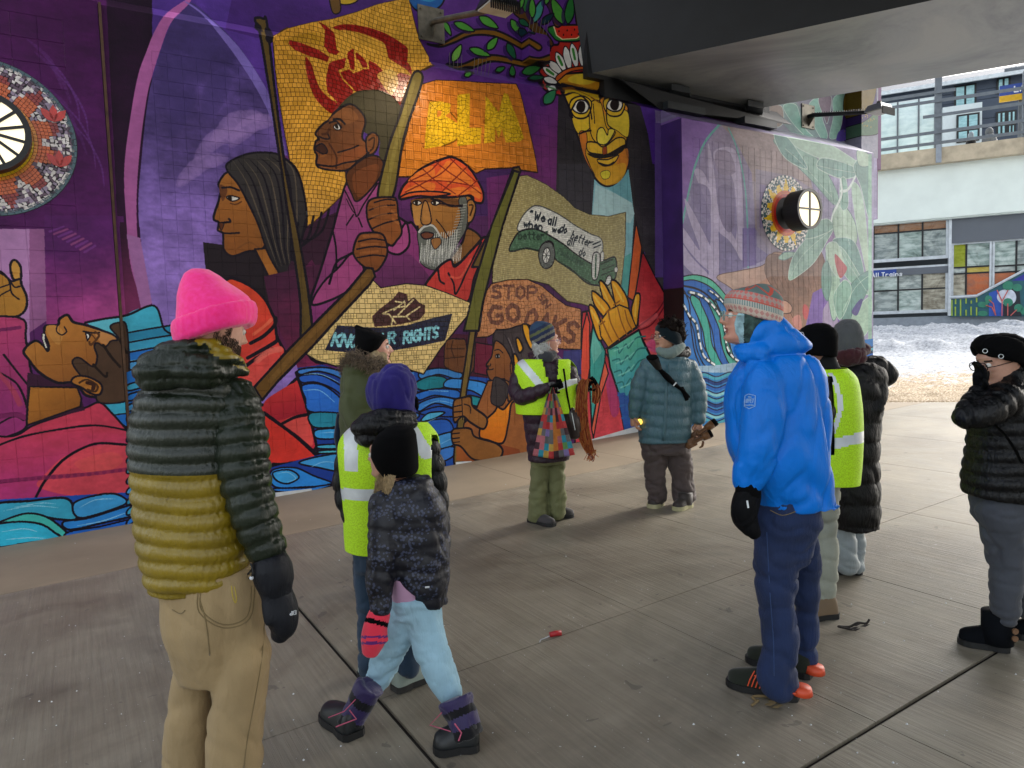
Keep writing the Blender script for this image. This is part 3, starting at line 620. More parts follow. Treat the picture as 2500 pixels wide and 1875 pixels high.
def draw_robe(cv):
    f, l = cv.fill, cv.stroke
    def fr(n): FR[0] = n; REG[0] = 'M'
    # ---- robe of the masked figure
    fr('C4')
    f(('#2a262c', '#3a3438', (1000, 700), (1200, 1700)), '865,640 940,600 1300,660 1420,720 1470,900 1500,1100 1560,1500 1620,1700 860,1700 850,1300', smooth=False, vary=.5)
    fr('C5')
    f(('#2c2830', '#4a4448', (900, 200), (1040, 700)), '860,0 990,0 1010,300 1080,700 1080,860 1000,720 900,330', smooth=False, vary=.5)
    f('#3a363e', '470,0 660,0 660,300 470,260', smooth=False, vary=.5)
    f('#8fc4ce', '665,85 850,30 880,270 860,600 840,740 700,760 650,300', smooth=False)
    f('#b7dadc', '672,110 780,160 868,210 882,270 860,320 655,280', smooth=False); f('#74b2bc', '665,85 850,30 868,210 780,160', smooth=False); f('#5fb0aa', '830,500 865,480 850,700 800,760', smooth=False)
    f('#e0642c', '890,310 920,450 900,640 880,740 845,720 870,480', smooth=False, line=4)
    f(('#c22c36', '#d94a50', (950, 500), (1000, 900)), '925,470 1000,620 1070,740 1110,900 1180,1060 1180,1450 880,1460 820,1470 760,1300 700,1150 720,1000 900,880 910,700 880,740 910,560', smooth=False, line=5, vary=.4)
    for q in ('900,900 980,860 1060,740', '920,950 1000,930 1080,840', '935,980 1010,1000 1090,960', '900,880 1000,800 1050,720'): l('#7a1828', 4, q)
    for q in ('920,870 1000,820', '950,960 1040,900', '960,1010 1060,1010'): l('#f07a80', 14, q, alpha=.5)
    f('#e0609a', '940,980 1010,930 1080,940 1110,1010 1000,1020', alpha=.7)
    # striped lower robes
    fr('C5')
    f(('#c2333c', '#e04a54', (600, 900), (700, 1500)), '600,800 640,790 720,1010 760,1080 830,1450 560,1510 570,1200', smooth=False, line=5, vary=.4)
    f('#b83a78', '740,1100 790,1180 800,1330 760,1360 730,1200', alpha=.8)
    f('#3fa69c', '655,870 725,1010 720,1080 690,1200 650,1420 640,1200 640,1000', smooth=False, line=5); f('#6fc4b4', '660,900 710,1010 660,1080 648,1000', smooth=False)
    f('#e8523c', '625,800 640,860 640,1100 600,1400 590,1100 600,900', smooth=False, line=4); f('#e8664a', '722,1060 740,1130 700,1250 660,1480 650,1430 690,1200', smooth=False, line=4)
    # sleeve
    f(('#62c6a8', '#2f86b8', (820, 950), (870, 1400)), '735,1000 905,895 930,960 970,1040 990,1130 960,1300 900,1460 830,1450 800,1250 750,1100', smooth=False, line=6)
    f('#2a56a4', '790,1230 860,1260 920,1340 900,1460 830,1450', smooth=False)
    for k in range(7):
        y = 960 + k * 62; l('#2a7d7c' if k < 4 else '#2c62a8', 4, [(752 + k * 10, y + 40), (790 + k * 9, y + 30), (800 + k * 9, y + 60), (835 + k * 8, y + 12), (850 + k * 8, y + 34), (890 + k * 8, y - 20), (940 + k * 4, y - 30)])
    for k in range(4): l('#8fdccb', 4, [(770 + k * 12, 1010 + k * 66), (830 + k * 9, 985 + k * 66), (880, 950 + k * 66)], alpha=.5)


BANNERS = {
    'fist': ('C3', '275,210 360,165 500,130 620,110 760,70 880,25 1000,0 1060,-10 1090,120 1120,230 1200,375 1140,400 1075,440 1010,610 960,560 890,525 760,530 640,620 600,690 540,730 530,780 520,940 560,980 690,990 700,1060 670,1130 600,1200 480,1310 440,1300 420,1130 380,960 340,740 310,560 290,400'),
    'blm': ('C3', '1135,490 1220,465 1350,470 1500,480 1610,485 1682,488 1705,540 1745,700 1785,880 1805,995 1735,985 1665,968 1500,975 1450,1000 1400,950 1320,910 1200,940 1090,1020 1000,1020 1030,850 1090,620'),
    'rights': ('K1', '785,210 840,265 1000,238 1120,250 1260,300 1430,370 1330,490 1210,640 1105,795 980,755 880,740 700,745 560,745 440,710 370,665 480,540 620,390'),
    'bus': ('C5', '250,70 300,62 400,110 500,180 560,240 640,275 740,285 833,262 830,450 810,640 790,800 720,790 600,755 520,740 420,650 300,620 200,630 115,640 118,560 160,380 200,220'),
    'oaks': ('C5', '110,650 200,628 300,625 380,660 450,720 510,765 590,785 590,1000 480,995 420,975 330,930 240,885 150,900 90,930 32,935 50,800 75,700')}


def draw_banners(cv, back):
    f, l = cv.fill, cv.stroke
    def fr(n): FR[0] = n; REG[0] = 'M'
    if not back: return draw_front_banners(cv)
    fr('C3'); cv.cur = 1
    f('#6a4a18', BANNERS['fist'][1], smooth=False, line=4, lc='#4a3010')
    f(('#d99a34', '#e0a63c', (300, 300), (900, 500)), BANNERS['fist'][1], smooth=False, vary=.2)
    f('#b2801f', '330,230 500,230 600,280 470,250 380,260', alpha=.6)
    R = '#98221c'
    f(R, '495,175 540,200 600,250 660,300 640,320 600,310 570,270 530,220', smooth=False); f(R, '370,232 440,250 540,290 600,330 590,360 470,320 400,290 365,255', smooth=False)
    f(R, '580,210 640,192 740,200 860,235 960,290 1060,370 1075,430 1040,400 960,350 860,290 750,245 650,225 610,225', smooth=True)
    f(R, '465,330 500,380 520,450 560,530 640,590 700,560 640,640 600,650 520,570 480,470 462,380', smooth=True)
    f(R, '600,360 700,335 690,395 655,410 670,450 700,480 740,520 730,560 640,600 590,540 580,460', smooth=False)
    f(R, '705,310 740,300 745,400 715,385', smooth=True); f(R, '755,305 800,340 825,390 800,395 760,350', smooth=True)
    f(R, '660,420 720,400 760,420 820,390 830,350 870,370 960,460 1010,420 1070,440 1010,610 960,560 890,525 760,530 700,500', smooth=False)
    for q in ('700,335 690,395 655,410 680,460 740,520', '705,345 715,395 740,420 760,400 760,350', '765,350 790,395 825,395 820,350', '600,360 640,335 700,320', '590,540 640,590'): l('#e0a63c', 3.5, q, smooth=False)
    f('#d9b050', '880,430 960,400 1000,470 960,550 900,480', alpha=.9)
    # BLM
    cv.cur = 2
    f('#5a3010', BANNERS['blm'][1], smooth=False, line=5, lc='#2a1810'); f('#d9822c', BANNERS['blm'][1], smooth=False, vary=.15)
    Y = '#e8b824'
    f(Y, '1180,590 1240,586 1300,600 1300,650 1270,670 1350,720 1362,760 1330,810 1250,845 1150,862 1160,730', smooth=False); f('#d9822c', '1225,640 1250,640 1245,670 1222,680', smooth=False)
    l('#7a5010', 3, '1300,650 1345,705 1362,760 1330,812 1250,846')
    f(Y, '1340,550 1415,540 1410,740 1480,740 1478,830 1340,845', smooth=False)
    f(Y, '1505,555 1580,650 1610,540 1632,545 1700,720 1725,800 1700,820 1620,825 1600,740 1580,800 1560,740 1560,820 1495,830 1500,700', smooth=False)
    # bus
    cv.cur = 3
    fr('C5')
    f('#4c4630', BANNERS['bus'][1], smooth=False, line=4, lc='#3a3428'); f('#b7a872', BANNERS['bus'][1], smooth=False, vary=.12)
    f('#e8e6dc', '250,360 270,290 320,235 365,226 440,256 500,290 560,332 640,376 700,405 705,480 660,540 560,490 450,410 350,365', line=3, lc='#555')
    f('#54795c', '205,470 230,400 270,360 350,352 430,392 500,436 560,484 650,538 662,505 705,492 715,520 775,505 780,600 750,640 690,655 620,640 540,570 450,510 440,430 400,420 365,465 290,455', line=4)
    f('#6d716c', '362,480 385,430 430,425 450,480 435,545 400,565 372,540', line=3); f('#e9e7df', '383,500 395,460 415,455 424,490 412,530 392,532', line=2)
    for a in range(8): l('#333', 1.5, [(403, 495), (403 + 19 * math.cos(a * .785), 495 + 36 * math.sin(a * .785))])
    f('#e9e7df', '722,640 735,605 752,605 752,635 735,655', line=3); f('#e9e7df', '655,490 690,485 690,560 675,620 650,610', line=3); l('#2a5a40', 5, '672,490 668,610'); f('#e9e7df', '698,480 714,476 712,520 698,525', line=2); f('#e9e7df', '772,560 788,560 786,582 772,582', line=1.5)
    l('#24382c', 4, '700,540 760,515'); l('#24382c', 3, '705,570 770,545'); l('#24382c', 3, '700,600 765,575'); l('#24382c', 3, '460,520 560,590 640,640'); l('#24382c', 3, '210,470 290,458 360,470')
    c = '#26303a'
    lettering(cv, '"We', c, 4, 316, 250, 24, 44, .22, .3); lettering(cv, 'all', c, 4, 418, 280, 20, 44, .22, .3); lettering(cv, 'do', c, 4, 488, 322, 17, 44, .36, .3); lettering(cv, 'better', c, 3.5, 552, 362, 15, 44, .42, .3)
    lettering(cv, 'when', c, 3.5, 286, 304, 20, 34, .16, .3); lettering(cv, 'we', c, 3.5, 440, 334, 19, 32, .2, .3); lettering(cv, 'all', c, 3.5, 524, 395, 16, 42, .26, .3); lettering(cv, 'do', c, 3.5, 588, 450, 16, 42, .3, .3)
    lettering(cv, 'better"', '#2c4436', 3.5, 255, 362, 19, 44, .02, .25); lettering(cv, 'Paul', '#3c5a48', 2.5, 474, 455, 12, 30, .4, .3); lettering(cv, 'Wellstone', '#3c5a48', 2.5, 520, 480, 10, 30, .42, .25)
    l(c, 4, '655,435 695,418'); l(c, 4, '660,452 698,436'); l(c, 4, '635,425 655,420')


def draw_front_banners(cv):
    f, l = cv.fill, cv.stroke
    def fr(n): FR[0] = n; REG[0] = 'M'
    # rights
    cv.cur = 4
    fr('K1')
    f('#5d4720', BANNERS['rights'][1], smooth=False, line=6, lc=BK); f('#eccb82', BANNERS['rights'][1], smooth=False, vary=.12)
    D = '#4a1c1c'
    f(D, '785,440 830,395 915,330 950,285 1000,300 1010,345 1045,320 1080,355 1115,370 1115,420 1080,460 960,490 800,505', smooth=False)
    for q in ('930,480 890,425 850,420 930,385 990,375 990,355 930,345', '990,440 1080,380', '945,430 1040,335', '920,400 985,345', '905,490 915,440 1000,440 1020,460'): l('#f0d898', 4, q, smooth=False)
    f('#141638', '490,650 570,495 700,505 850,510 1000,495 1160,450 1285,422 1240,590 1100,620 900,655 700,670', smooth=False)
    f(D, '880,665 905,660 890,710 870,735 850,735', smooth=False)
    lettering(cv, 'KNOW', '#8fd6e0', 6.5, 555, 545, 44, 75, .08, .25, .25); lettering(cv, 'YOUR', '#8fd6e0', 6.5, 765, 556, 36, 66, -.12, .2, .2)
    lettering(cv, 'RIGHTS', '#8fd6e0', 6.5, 985, 538, 32, 66, -.17, .28, .25)
    fr('C5')
    cv.cur = 5
    f('#4a2a18', BANNERS['oaks'][1], smooth=False, line=5, lc=BK); f('#c98452', BANNERS['oaks'][1], smooth=False, vary=.15)
    B = '#7a4632'
    lettering(cv, 'STOP', B, 7, 112, 655, 50, 66, .03, .28); lettering(cv, 'SIN', B, 5, 385, 700, 26, 34, .95, .2)
    lettering(cv, 'GO', B, 11, 90, 775, 70, 90, -.12, .35); lettering(cv, 'OAKS', B, 11, 310, 780, 58, 110, .3, .3)


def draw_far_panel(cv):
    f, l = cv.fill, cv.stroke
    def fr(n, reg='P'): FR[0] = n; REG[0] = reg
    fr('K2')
    f(('#7c6c96', '#9c96b4', (200, 300), (900, 1200)), '20,200 1300,450 1300,1800 100,1800', smooth=False, vary=.35)  # panel tones greyed and paled to include daylight glare
    f('#4b2a7c', '20,270 135,290 140,700 130,1150 20,1150', smooth=False); f('#7a4ea0', '135,290 350,335 250,480 180,700 150,900 135,700', smooth=False, vary=.3)
    f(('#8a7898', '#6f6290', (300, 400), (300, 1000)), '350,335 280,440 230,600 190,760 150,900 140,1160 220,1150 330,1170 500,1110 620,1060 560,800 520,600 450,420', smooth=False, vary=.4)
    f('#9c8478', '350,340 640,380 760,460 820,560 900,900 640,1060 540,900 520,600 430,420', smooth=False, alpha=.75, vary=.4)
    f('#8c8098', '540,580 640,600 740,620 900,720 900,900 620,1050 550,1000', smooth=False, alpha=.8)
    l('#57a59a', 6, '350,335 270,430 215,560 180,700 150,850 130,950 120,1160'); l('#57a59a', 5, '395,360 440,470 480,650 495,850 500,1110'); 
    # large pale brush strokes
    Wt = '#b3a3c2'
    for q in ('210,590 260,600 330,760 400,900 470,1040 470,1075 400,970 330,900 250,700', '285,440 320,620 340,900 340,1160 290,1170 300,900 290,650', '160,740 250,900 330,1080 330,1150 240,1090 140,960 150,900 240,1020 180,840', '130,970 200,1060 300,1170 250,1180 140,1080', '320,480 430,480 470,700 475,1060 430,1000 440,900 430,700 400,600 330,560'):
        f(Wt, q, alpha=.85, vary=.3)
    f('#6a5a80', '340,680 420,690 425,880 390,920 345,830', alpha=.9); f('#7d6a86', '325,490 400,490 430,600 340,600', alpha=.8); f('#6a5a86', '200,660 290,690 290,850 200,760', alpha=.7)
    for a in range(7): f('#6a5596' if a % 2 else '#a7a0bc', [(500 + a * 62, 640 + a * 22), (540 + a * 62, 650 + a * 22), (540 + a * 62, 880 + a * 18), (500 + a * 62, 880 + a * 18)], smooth=False, alpha=.45)
    f('#5f4a90', '470,900 540,900 545,1100 470,1110', smooth=False, alpha=.8)
    # brown shoulder
    f(('#c09a86', '#a87a66', (450, 1150), (600, 1350)), '330,1165 450,1130 580,1100 640,1030 720,1060 740,1180 800,1300 800,1500 520,1500 440,1260', vary=.3, line=2, lc='#5d4038')
    f(('#7a5c50', '#9a7866', (680, 1100), (700, 1400)), '620,1040 760,1060 870,1000 930,1130 960,1330 900,1480 780,1440 690,1280 620,1200 590,1120', vary=.4, line=2, lc='#5d4038')
    for k in range(8): l('#5d443c', 2.5, [(620 + k * 30, 1060 - k * 4), (630 + k * 32, 1150), (680 + k * 28, 1260)], alpha=.6, taper=True)
    f('#cfa08a', '665,1300 700,1290 735,1320 730,1355 690,1360 668,1345', line=2.5, lc='#4a3430'); f('#c05a5c', '800,1315 820,1320 832,1360 812,1395 795,1360'); f('#c88a80', '740,1390 780,1370 790,1440 760,1440')
    f('#7d62a8', '850,1250 980,1180 1000,1500 800,1480 830,1350', smooth=False, vary=.35); f('#b0a4b8', '905,1340 940,1280 985,1380 990,1500 900,1480', smooth=False, alpha=.8)
    f('#8a5a90', '890,900 960,870 1000,960 980,1100 930,1000', alpha=.5)
    # leaves of the big plant
    cs = ['#86ac9c', '#a2c0ac', '#789c92', '#b4ccb4', '#6c948c']
    lv = ['640,420 760,440 870,520 950,640 990,740 960,770 860,660 760,560 680,480', '700,400 900,430 1060,520 1100,560 1000,560 880,520 760,460', '870,560 900,520 1000,540 1090,580 1080,620 1000,630 900,590', '665,1060 700,1030 760,1035 700,1070', '720,1175 740,1060 820,950 900,900 960,900 920,980 860,1080 780,1150', '860,870 930,850 960,900 860,950 790,950 800,900',
          '960,800 1010,770 1070,850 1090,950 1060,1010 990,980 960,900', '960,960 1060,960 1110,1060 1130,1200 1080,1160 1000,1040', '1000,1000 1060,1080 1150,1250 1080,1220 1000,1120 950,1020', '930,1000 990,1150 1000,1300 960,1400 930,1250 920,1100', '1000,640 1030,640 1040,780 1000,790', '1060,660 1110,700 1140,900 1150,1160 1110,1000 1080,850',
          '1000,1360 1060,1200 1150,1130 1170,1160 1120,1290 1050,1400', '960,1270 1020,1180 1060,1230 1030,1340 990,1390', '1060,1380 1140,1280 1170,1300 1150,1450 1080,1500', '900,1120 930,1080 950,1180 930,1290 900,1230', '920,1000 980,980 1020,1100 1000,1170 950,1120', '1070,560 1150,520 1165,760 1150,840 1110,680', '1090,480 1150,500 1160,560 1100,560', '640,400 700,400 760,470 820,580 700,520']
    for k, q in enumerate(lv):
        f((cs[k % 5], cs[(k + 2) % 5], (900, 600), (1000, 1200)), q, line=2.2, lc='#bcd2c6' if k % 3 else '#62807c', vary=.35)
    for q in ('870,560 960,580 1080,600', '730,1165 800,1040 950,910', '1000,1010 1050,1100 1140,1240', '980,780 1020,880 1050,990', '700,470 800,560 950,730', '1010,1350 1080,1220 1160,1150', '960,1020 980,1180 965,1380', '940,640 960,760 1010,800 1020,900'): l('#d0e0d4', 1.6, q, alpha=.6)
    f('#b04a50', '970,1040 1010,1080 1035,1120 1000,1170 975,1110', alpha=.9); f('#4a4080', '1060,1350 1100,1290 1120,1290 1090,1370', alpha=.9)
    l('#d8e4dc', 7, '1000,640 1005,720 960,820 950,860'); l('#d8e4dc', 6, '1080,620 1040,690 1000,700')
    f('#b4bac6', '20,270 1200,270 1200,1160 620,1160 400,1290 300,1180 150,1150 20,1150', smooth=False, alpha=.2)  # pale glaze: daylight glare on the panel, put into the colour
    # end corner strip
    f('#9ac0ac', '1150,500 1168,500 1168,1800 1150,1800', smooth=False, vary=.5)
    # waves
    f('#2f74b8', '120,1640 1300,1480 1300,2100 100,2100', smooth=False)
    for k in range(8): f(('#52b0c4', '#2c68bc', '#3a8ac8')[k % 3], [(600, 1640 + k * 34), (800, 1590 + k * 32), (1000, 1590 + k * 30), (1180, 1540 + k * 30), (1180, 1560 + k * 30), (1000, 1612 + k * 30), (800, 1612 + k * 32), (600, 1662 + k * 34)], line=3)
    f(('#2a66b8', '#3a8ad0', (200, 1200), (400, 1640)), '130,1160 200,1150 300,1190 400,1300 440,1420 460,1600 520,1640 520,1900 100,1900', smooth=False)
    f('#55b89c', '140,1165 220,1152 310,1185 400,1290 390,1310 300,1220 210,1180 140,1185', line=3)
    for k, (c, dx) in enumerate((('#3d7fc8', 0), ('#46ae9c', 50), ('#2e6cc0', 100), ('#4fb6a2', 140), ('#3a86cc', 185))):
        f(c, [(150 + dx, 1250 + dx * .2), (200 + dx, 1300 + dx * .1), (240 + dx, 1420), (260 + dx, 1540), (330 + dx, 1640), (270 + dx, 1645), (225 + dx, 1560), (205 + dx, 1450), (170 + dx, 1360), (140 + dx, 1290)], line=3.5)
    l(BK, 5, '145,1210 230,1230 300,1280 350,1360 375,1440 385,1560 430,1610 460,1620'); l(BK, 4, '135,1200 180,1300 190,1420 210,1560 240,1640')
    f('#a9c8de', '180,1650 330,1640 460,1625 600,1640 600,1690 300,1680', vary=.3)
    f('#3a8ac8', '180,1680 600,1680 600,2100 180,2100', smooth=False)
    fr('G7' if 'G7' in FRAMES else 'K2')
    for k in range(9):
        y = 1700 + k * 30; l(('#52b0c4', '#1c3f80', '#2c68bc', '#8fd0d8')[k % 4], 7, [(180, y + 20), (260, y - 10), (330, y + 12), (410, y - 14), (520, y + 10)]); l('#16204a', 3, [(180, y + 8), (260, y - 20), (330, y + 2), (410, y - 24), (520, y)])
    # main wall sliver between robe and pilaster
    fr('K2', 'M'); f('#16121a', '-15,700 0,640 20,800 70,1000 80,1400 20,1350 0,1200', smooth=False, vary=.4) if False else None
    # upper wall above the far panel
    fr('K2', 'U')
    f('#8a8a98', '560,150 1200,100 1200,560 560,420', smooth=False, vary=.4)
    f('#7f9f98', '600,240 760,220 900,410 740,390', smooth=False, alpha=.8)
    for k, q in enumerate(('690,240 760,235 800,350 880,430 820,410 740,330', '830,230 890,195 900,300 930,400 900,420 850,330', '960,200 1020,175 1010,300 990,400 940,410 960,300', '610,250 680,240 690,330 640,350', '880,200 950,190 930,330 910,300')):
        f(('#7fb0a0', '#8ab8a8', '#96c2b0', '#9a8a80', '#8a7a86')[k], q, line=1.5, lc='#c8ded2', vary=.3)
    f('#3a2560', '1025,160 1160,120 1165,430 1100,420 980,430 1010,330', smooth=False); f('#6e5a1c', '1030,170 1150,140 1150,240 1110,310 1070,320 1020,290', line=2); f('#4f7058', '1030,400 1110,350 1170,310 1170,420 1030,430', line=2); f('#5b48a0', '990,380 1030,370 1035,420 980,430')
    rng = random.Random(3)
    for k in range(40): x, y = rng.uniform(1020, 1150), rng.uniform(310, 390); f('#a08a3c', [(x, y - 4), (x + 3, y), (x, y + 4), (x - 3, y)], smooth=False)
# ------------------------------------------------------------------ mural paint as a surface colour
RES = .0042; S0, S1, Z0, Z1 = -2.6, 13.4, -.3, 7.3


def to_wall(x, y):
    r = REG[0]; off = {'M': 0., 'U': .25, 'P': -.4}[r]
    v = ray(x, y); t = (WD + off - NV @ C) / (NV @ v)
    if t < 0: t = 60
    q = C + v * t
    if r == 'M' and q[2] > 4.84:           # above the ledge: the sloping top, then the recessed upper wall
        k = .25 / .16; t = (WD + k * (C[2] - 4.84) - NV @ C) / (NV @ v - k * v[2]); q = C + v * t
        if q[2] > 5.0 or t < 0: q = C + v * ((WD + .25 - NV @ C) / (NV @ v))
    s = WV @ q + (.3 if r == 'P' else 0)
    return (s - S0) / RES, (Z1 - q[2]) / RES


cv = Canvas(int((S1 - S0) / RES), int((Z1 - Z0) / RES), to_wall)
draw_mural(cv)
img = bpy.data.images.new('mural_paint', cv.w, cv.h)
_px = np.ones((cv.h, cv.w, 4), np.float32); _px[..., :3] = np.clip(cv.px[::-1], 0, 1)
img.pixels.foreach_set(_px.ravel()); img.update(); img.pack()
del _px


def mural_mat(name, rough=.42, shift=0., tile=0., relief=.25, gloss=.16):
    """paint laid over the wall: colour looked up by place along and up the wall"""
    t = NT(name); g = t.n('NewGeometry'); pos = g.outputs['Position']
    dt = t.n('VectorMath', operation='DOT_PRODUCT'); t.l(pos, dt.inputs[0]); dt.inputs[1].default_value = WV
    sx = t.n('SeparateXYZ'); t.l(pos, sx.inputs[0])
    u = t.math('MULTIPLY_ADD', dt.outputs['Value'], 1 / (S1 - S0), (-S0 + shift) / (S1 - S0))
    v = t.math('MULTIPLY_ADD', sx.outputs[2], 1 / (Z1 - Z0), -Z0 / (Z1 - Z0))
    cb = t.n('CombineXYZ'); t.l(u, cb.inputs[0]); t.l(v, cb.inputs[1])
    im = t.n('TexImage'); im.image = img; im.extension = 'EXTEND'; t.l(cb.outputs[0], im.inputs[0])
    c = im.outputs[0]
    brush = t.noise(9, 6, .7, vec=pos, dist=.6)
    c = t.mix(1., c, t.ramp(brush, (.25, (.74, .74, .78)), (.75, (1, 1, 1))), 'MULTIPLY')
    if tile:
        oi = t.n('ObjectInfo'); r = t.math('ADD', oi.outputs['Random'], g.outputs['Random Per Island']); r = t.math('FRACT', t.math('MULTIPLY', r, 7.31))
        k = t.math('MULTIPLY_ADD', r, tile * 2, 1 - tile)
        cc = t.n('CombineXYZ'); [t.l(k, cc.inputs[i]) for i in range(3)]
        c = t.mix(1., c, cc.outputs[0], 'MULTIPLY')
        ro = t.math('MULTIPLY_ADD', r, .15, rough - .07)
        nr = t.bump(t.noise(25, 3, vec=pos), relief, .01)
        return t.fin(c, ro, nr, Specular_IOR_Level=gloss)
    nr = t.bump(t.noise(70, 5, .6, vec=pos), relief, .006)
    nr = t.bump(t.noise(8, 3, vec=pos), relief * .6, .02, nr)
    return t.fin(c, rough, nr, Specular_IOR_Level=gloss)


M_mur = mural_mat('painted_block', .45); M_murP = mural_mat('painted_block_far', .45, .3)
M_tile = mural_mat('mosaic_tile', .22, 0, .16, .1, .35); M_tileP = mural_mat('mosaic_tile_far', .22, .3, .16, .1, .6)
M_grout = simple('dark_grout', '#3a2a1a', .9); M_groutg = simple('grey_grout', '#2c2c30', .9)
M_black = simple('black_painted_steel', '#0c0d10', .45, 0, .3, 5, .2)
M_blackc = simple('black_painted_concrete', '#14161a', .6, 0, .35, 2.5, .3, 30)

wall = empty('mural_wall', W(3, 0, 0), 'long bridge abutment wall painted with purple protest mural and mosaic banners', 'wall')
mb = MB()
# solid lower wall, its sloping top and the recessed upper wall
JD = .004      # depth of the joints between the tiles
def wall_body(mb, s0, s1, panel, face, top, m=0):
    """wall with the tiled panel (a0,a1,b0,b1) recessed by the joint depth"""
    a0, a1, b0, b1 = panel; bot = -.4
    for x0, x1, y0, y1 in ((s0, a0, bot, top), (a1, s1, bot, top), (a0, a1, bot, b0), (a0, a1, b1, top)):
        mb.wbox(x0, x1, face, .3, y0, y1, m)
    mb.wbox(a0, a1, face + JD, .3, b0, b1, m)
wall_body(mb, .43, 7.34, (.82, 7.22, .56, 4.5), 0, 4.84)
wall_body(mb, -3.2, .40, (-3.0, .12, .56, 4.62), -.05, 4.84)
mb.wbox(.40, .43, .03, .3, -.4, 4.84)
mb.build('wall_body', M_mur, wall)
u = MB()
u.add([W(-3.2, 0, 4.84), W(7.34, 0, 4.84), W(7.34, .25, 5.0), W(-3.2, .25, 5.0)], [(0, 1, 2, 3)])
u.wbox(-3.2, 13.2, .25, .8, 4.6, 7.2); u.build('upper_wall', M_mur, wall)
# blocks
def blockgrid(parent, panel, face, mat, size, near, name='block'):
    a0, a1, b0, b1 = panel; ns = int(round((a1 - a0) / size)); nz = int(round((b1 - b0) / size)); ds, dz = (a1 - a0) / ns, (b1 - b0) / nz
    g = .0016; c = .0015; w2, h2 = ds / 2 - g, dz / 2 - g
    V = [WV * x + UPV * y + NV * o for o, k in ((JD, 0), (c, 0), (0, c)) for x, y in ((-w2 + k, -h2 + k), (w2 - k, -h2 + k), (w2 - k, h2 - k), (-w2 + k, h2 - k))]
    F = [(8, 9, 10, 11)] + [(i, (i + 1) % 4, (i + 1) % 4 + 4, i + 4) for i in range(4)] + [(i + 4, (i + 1) % 4 + 4, (i + 1) % 4 + 8, i + 8) for i in range(4)]
    me = bpy.data.meshes.new(name); me.from_pydata([tuple(v) for v in V], [], F); me.materials.append(mat)
    cells = [(a0 + (i + .5) * ds, b0 + (j + .5) * dz) for i in range(ns) for j in range(nz)]
    cells.sort(key=lambda q: (q[0] - near) ** 2 + (q[1] - 1.72) ** 2 * .6)
    rng = random.Random(int(a0 * 10)); rest = MB()
    po = np.array(parent.location)
    for i, (s, z) in enumerate(cells):
        P = W(s, face + rng.uniform(-.0012, .0012), z)
        if i < 300:
            o = bpy.data.objects.new(name, me); COL.objects.link(o); o.parent = parent; o.location = P - po
        else: rest.add([np.array(v) + P for v in V], F)
    if rest.V: tag(rest.build('blocks', mat, parent), kind='stuff')
blockgrid(wall, (.82, 7.22, .56, 4.5), 0, M_mur, .131, 2.2)
blockgrid(wall, (-3.0, .12, .56, 4.62), -.05, M_mur, .2, 0, 'panel_block')
# dark return between the two wall sections, snow-white strip along the foot
MB().wbox(.405, .428, -.052, .03, -.3, 4.84).build('rusty_joint_strip', simple('rusty_edge', '#4a3220', .8, 0, .4, 12), wall)

# ---- second, projecting wall section
far = empty('end_wall', W(9.5, -.4, 0), 'projecting wall section painted with pale green plant leaves and lilac shapes, beyond the pilaster', 'wall')
mb = MB(); f0 = -.4
mb.wbox(7.345, 7.35, f0, .25, -.3, 4.62) if 0 else None
MB().add([W(7.342, f0, -.3), W(7.342, 0, -.3), W(7.342, 0, 2.3), W(7.342, f0, 2.3)], [(0, 1, 2, 3)]).build('pilaster_side', M_black, far); MB().add([W(7.342, f0, 2.3), W(7.342, 0, 2.3), W(7.342, 0, 4.62), W(7.342, f0, 4.62)], [(0, 1, 2, 3)]).build('pilaster_side', simple('purple_paint', '#3a1f60', .5, 0, .3, 3), far)
for x0, x1, y0, y1 in ((7.345, 7.56, -.3, 4.62), (11.4, 11.9, -.3, 4.62), (7.56, 11.4, -.3, .5), (7.56, 11.4, 4.38, 4.62)): mb.wbox(x0, x1, f0, .25, y0, y1)
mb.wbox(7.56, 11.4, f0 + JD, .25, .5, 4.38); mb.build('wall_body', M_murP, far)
u = MB(); u.add([W(7.345, f0, 4.62), W(11.9, f0, 4.62), W(11.9, .25, 4.98), W(7.345, .25, 4.98)], [(0, 1, 2, 3)])
u.add([W(7.345, f0, 4.62), W(7.345, .25, 4.98), W(7.345, .25, 4.62)], [(0, 1, 2)]); u.add([W(11.9, f0, 4.62), W(11.9, .25, 4.98), W(11.9, .25, 4.62)], [(2, 1, 0)])
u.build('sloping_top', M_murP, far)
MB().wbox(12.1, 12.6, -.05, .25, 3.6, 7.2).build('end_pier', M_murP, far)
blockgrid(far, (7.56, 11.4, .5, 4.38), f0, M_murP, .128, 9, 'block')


# ------------------------------------------------------------------ mosaics
def inside(P, x, y):
    r = False; n = len(P)
    for i in range(n):
        (x0, y0), (x1, y1) = P[i], P[(i + 1) % n]
        if (y0 > y) != (y1 > y) and x < (x1 - x0) * (y - y0) / (y1 - y0) + x0: r = not r
    return r


def shrink(q, g):
    c = np.mean(q, 0); out = []
    for p in q:
        d = np.array(p) - c; L = np.hypot(*d) or 1; out.append(c + d * max(.2, (L - g) / L))
    return out


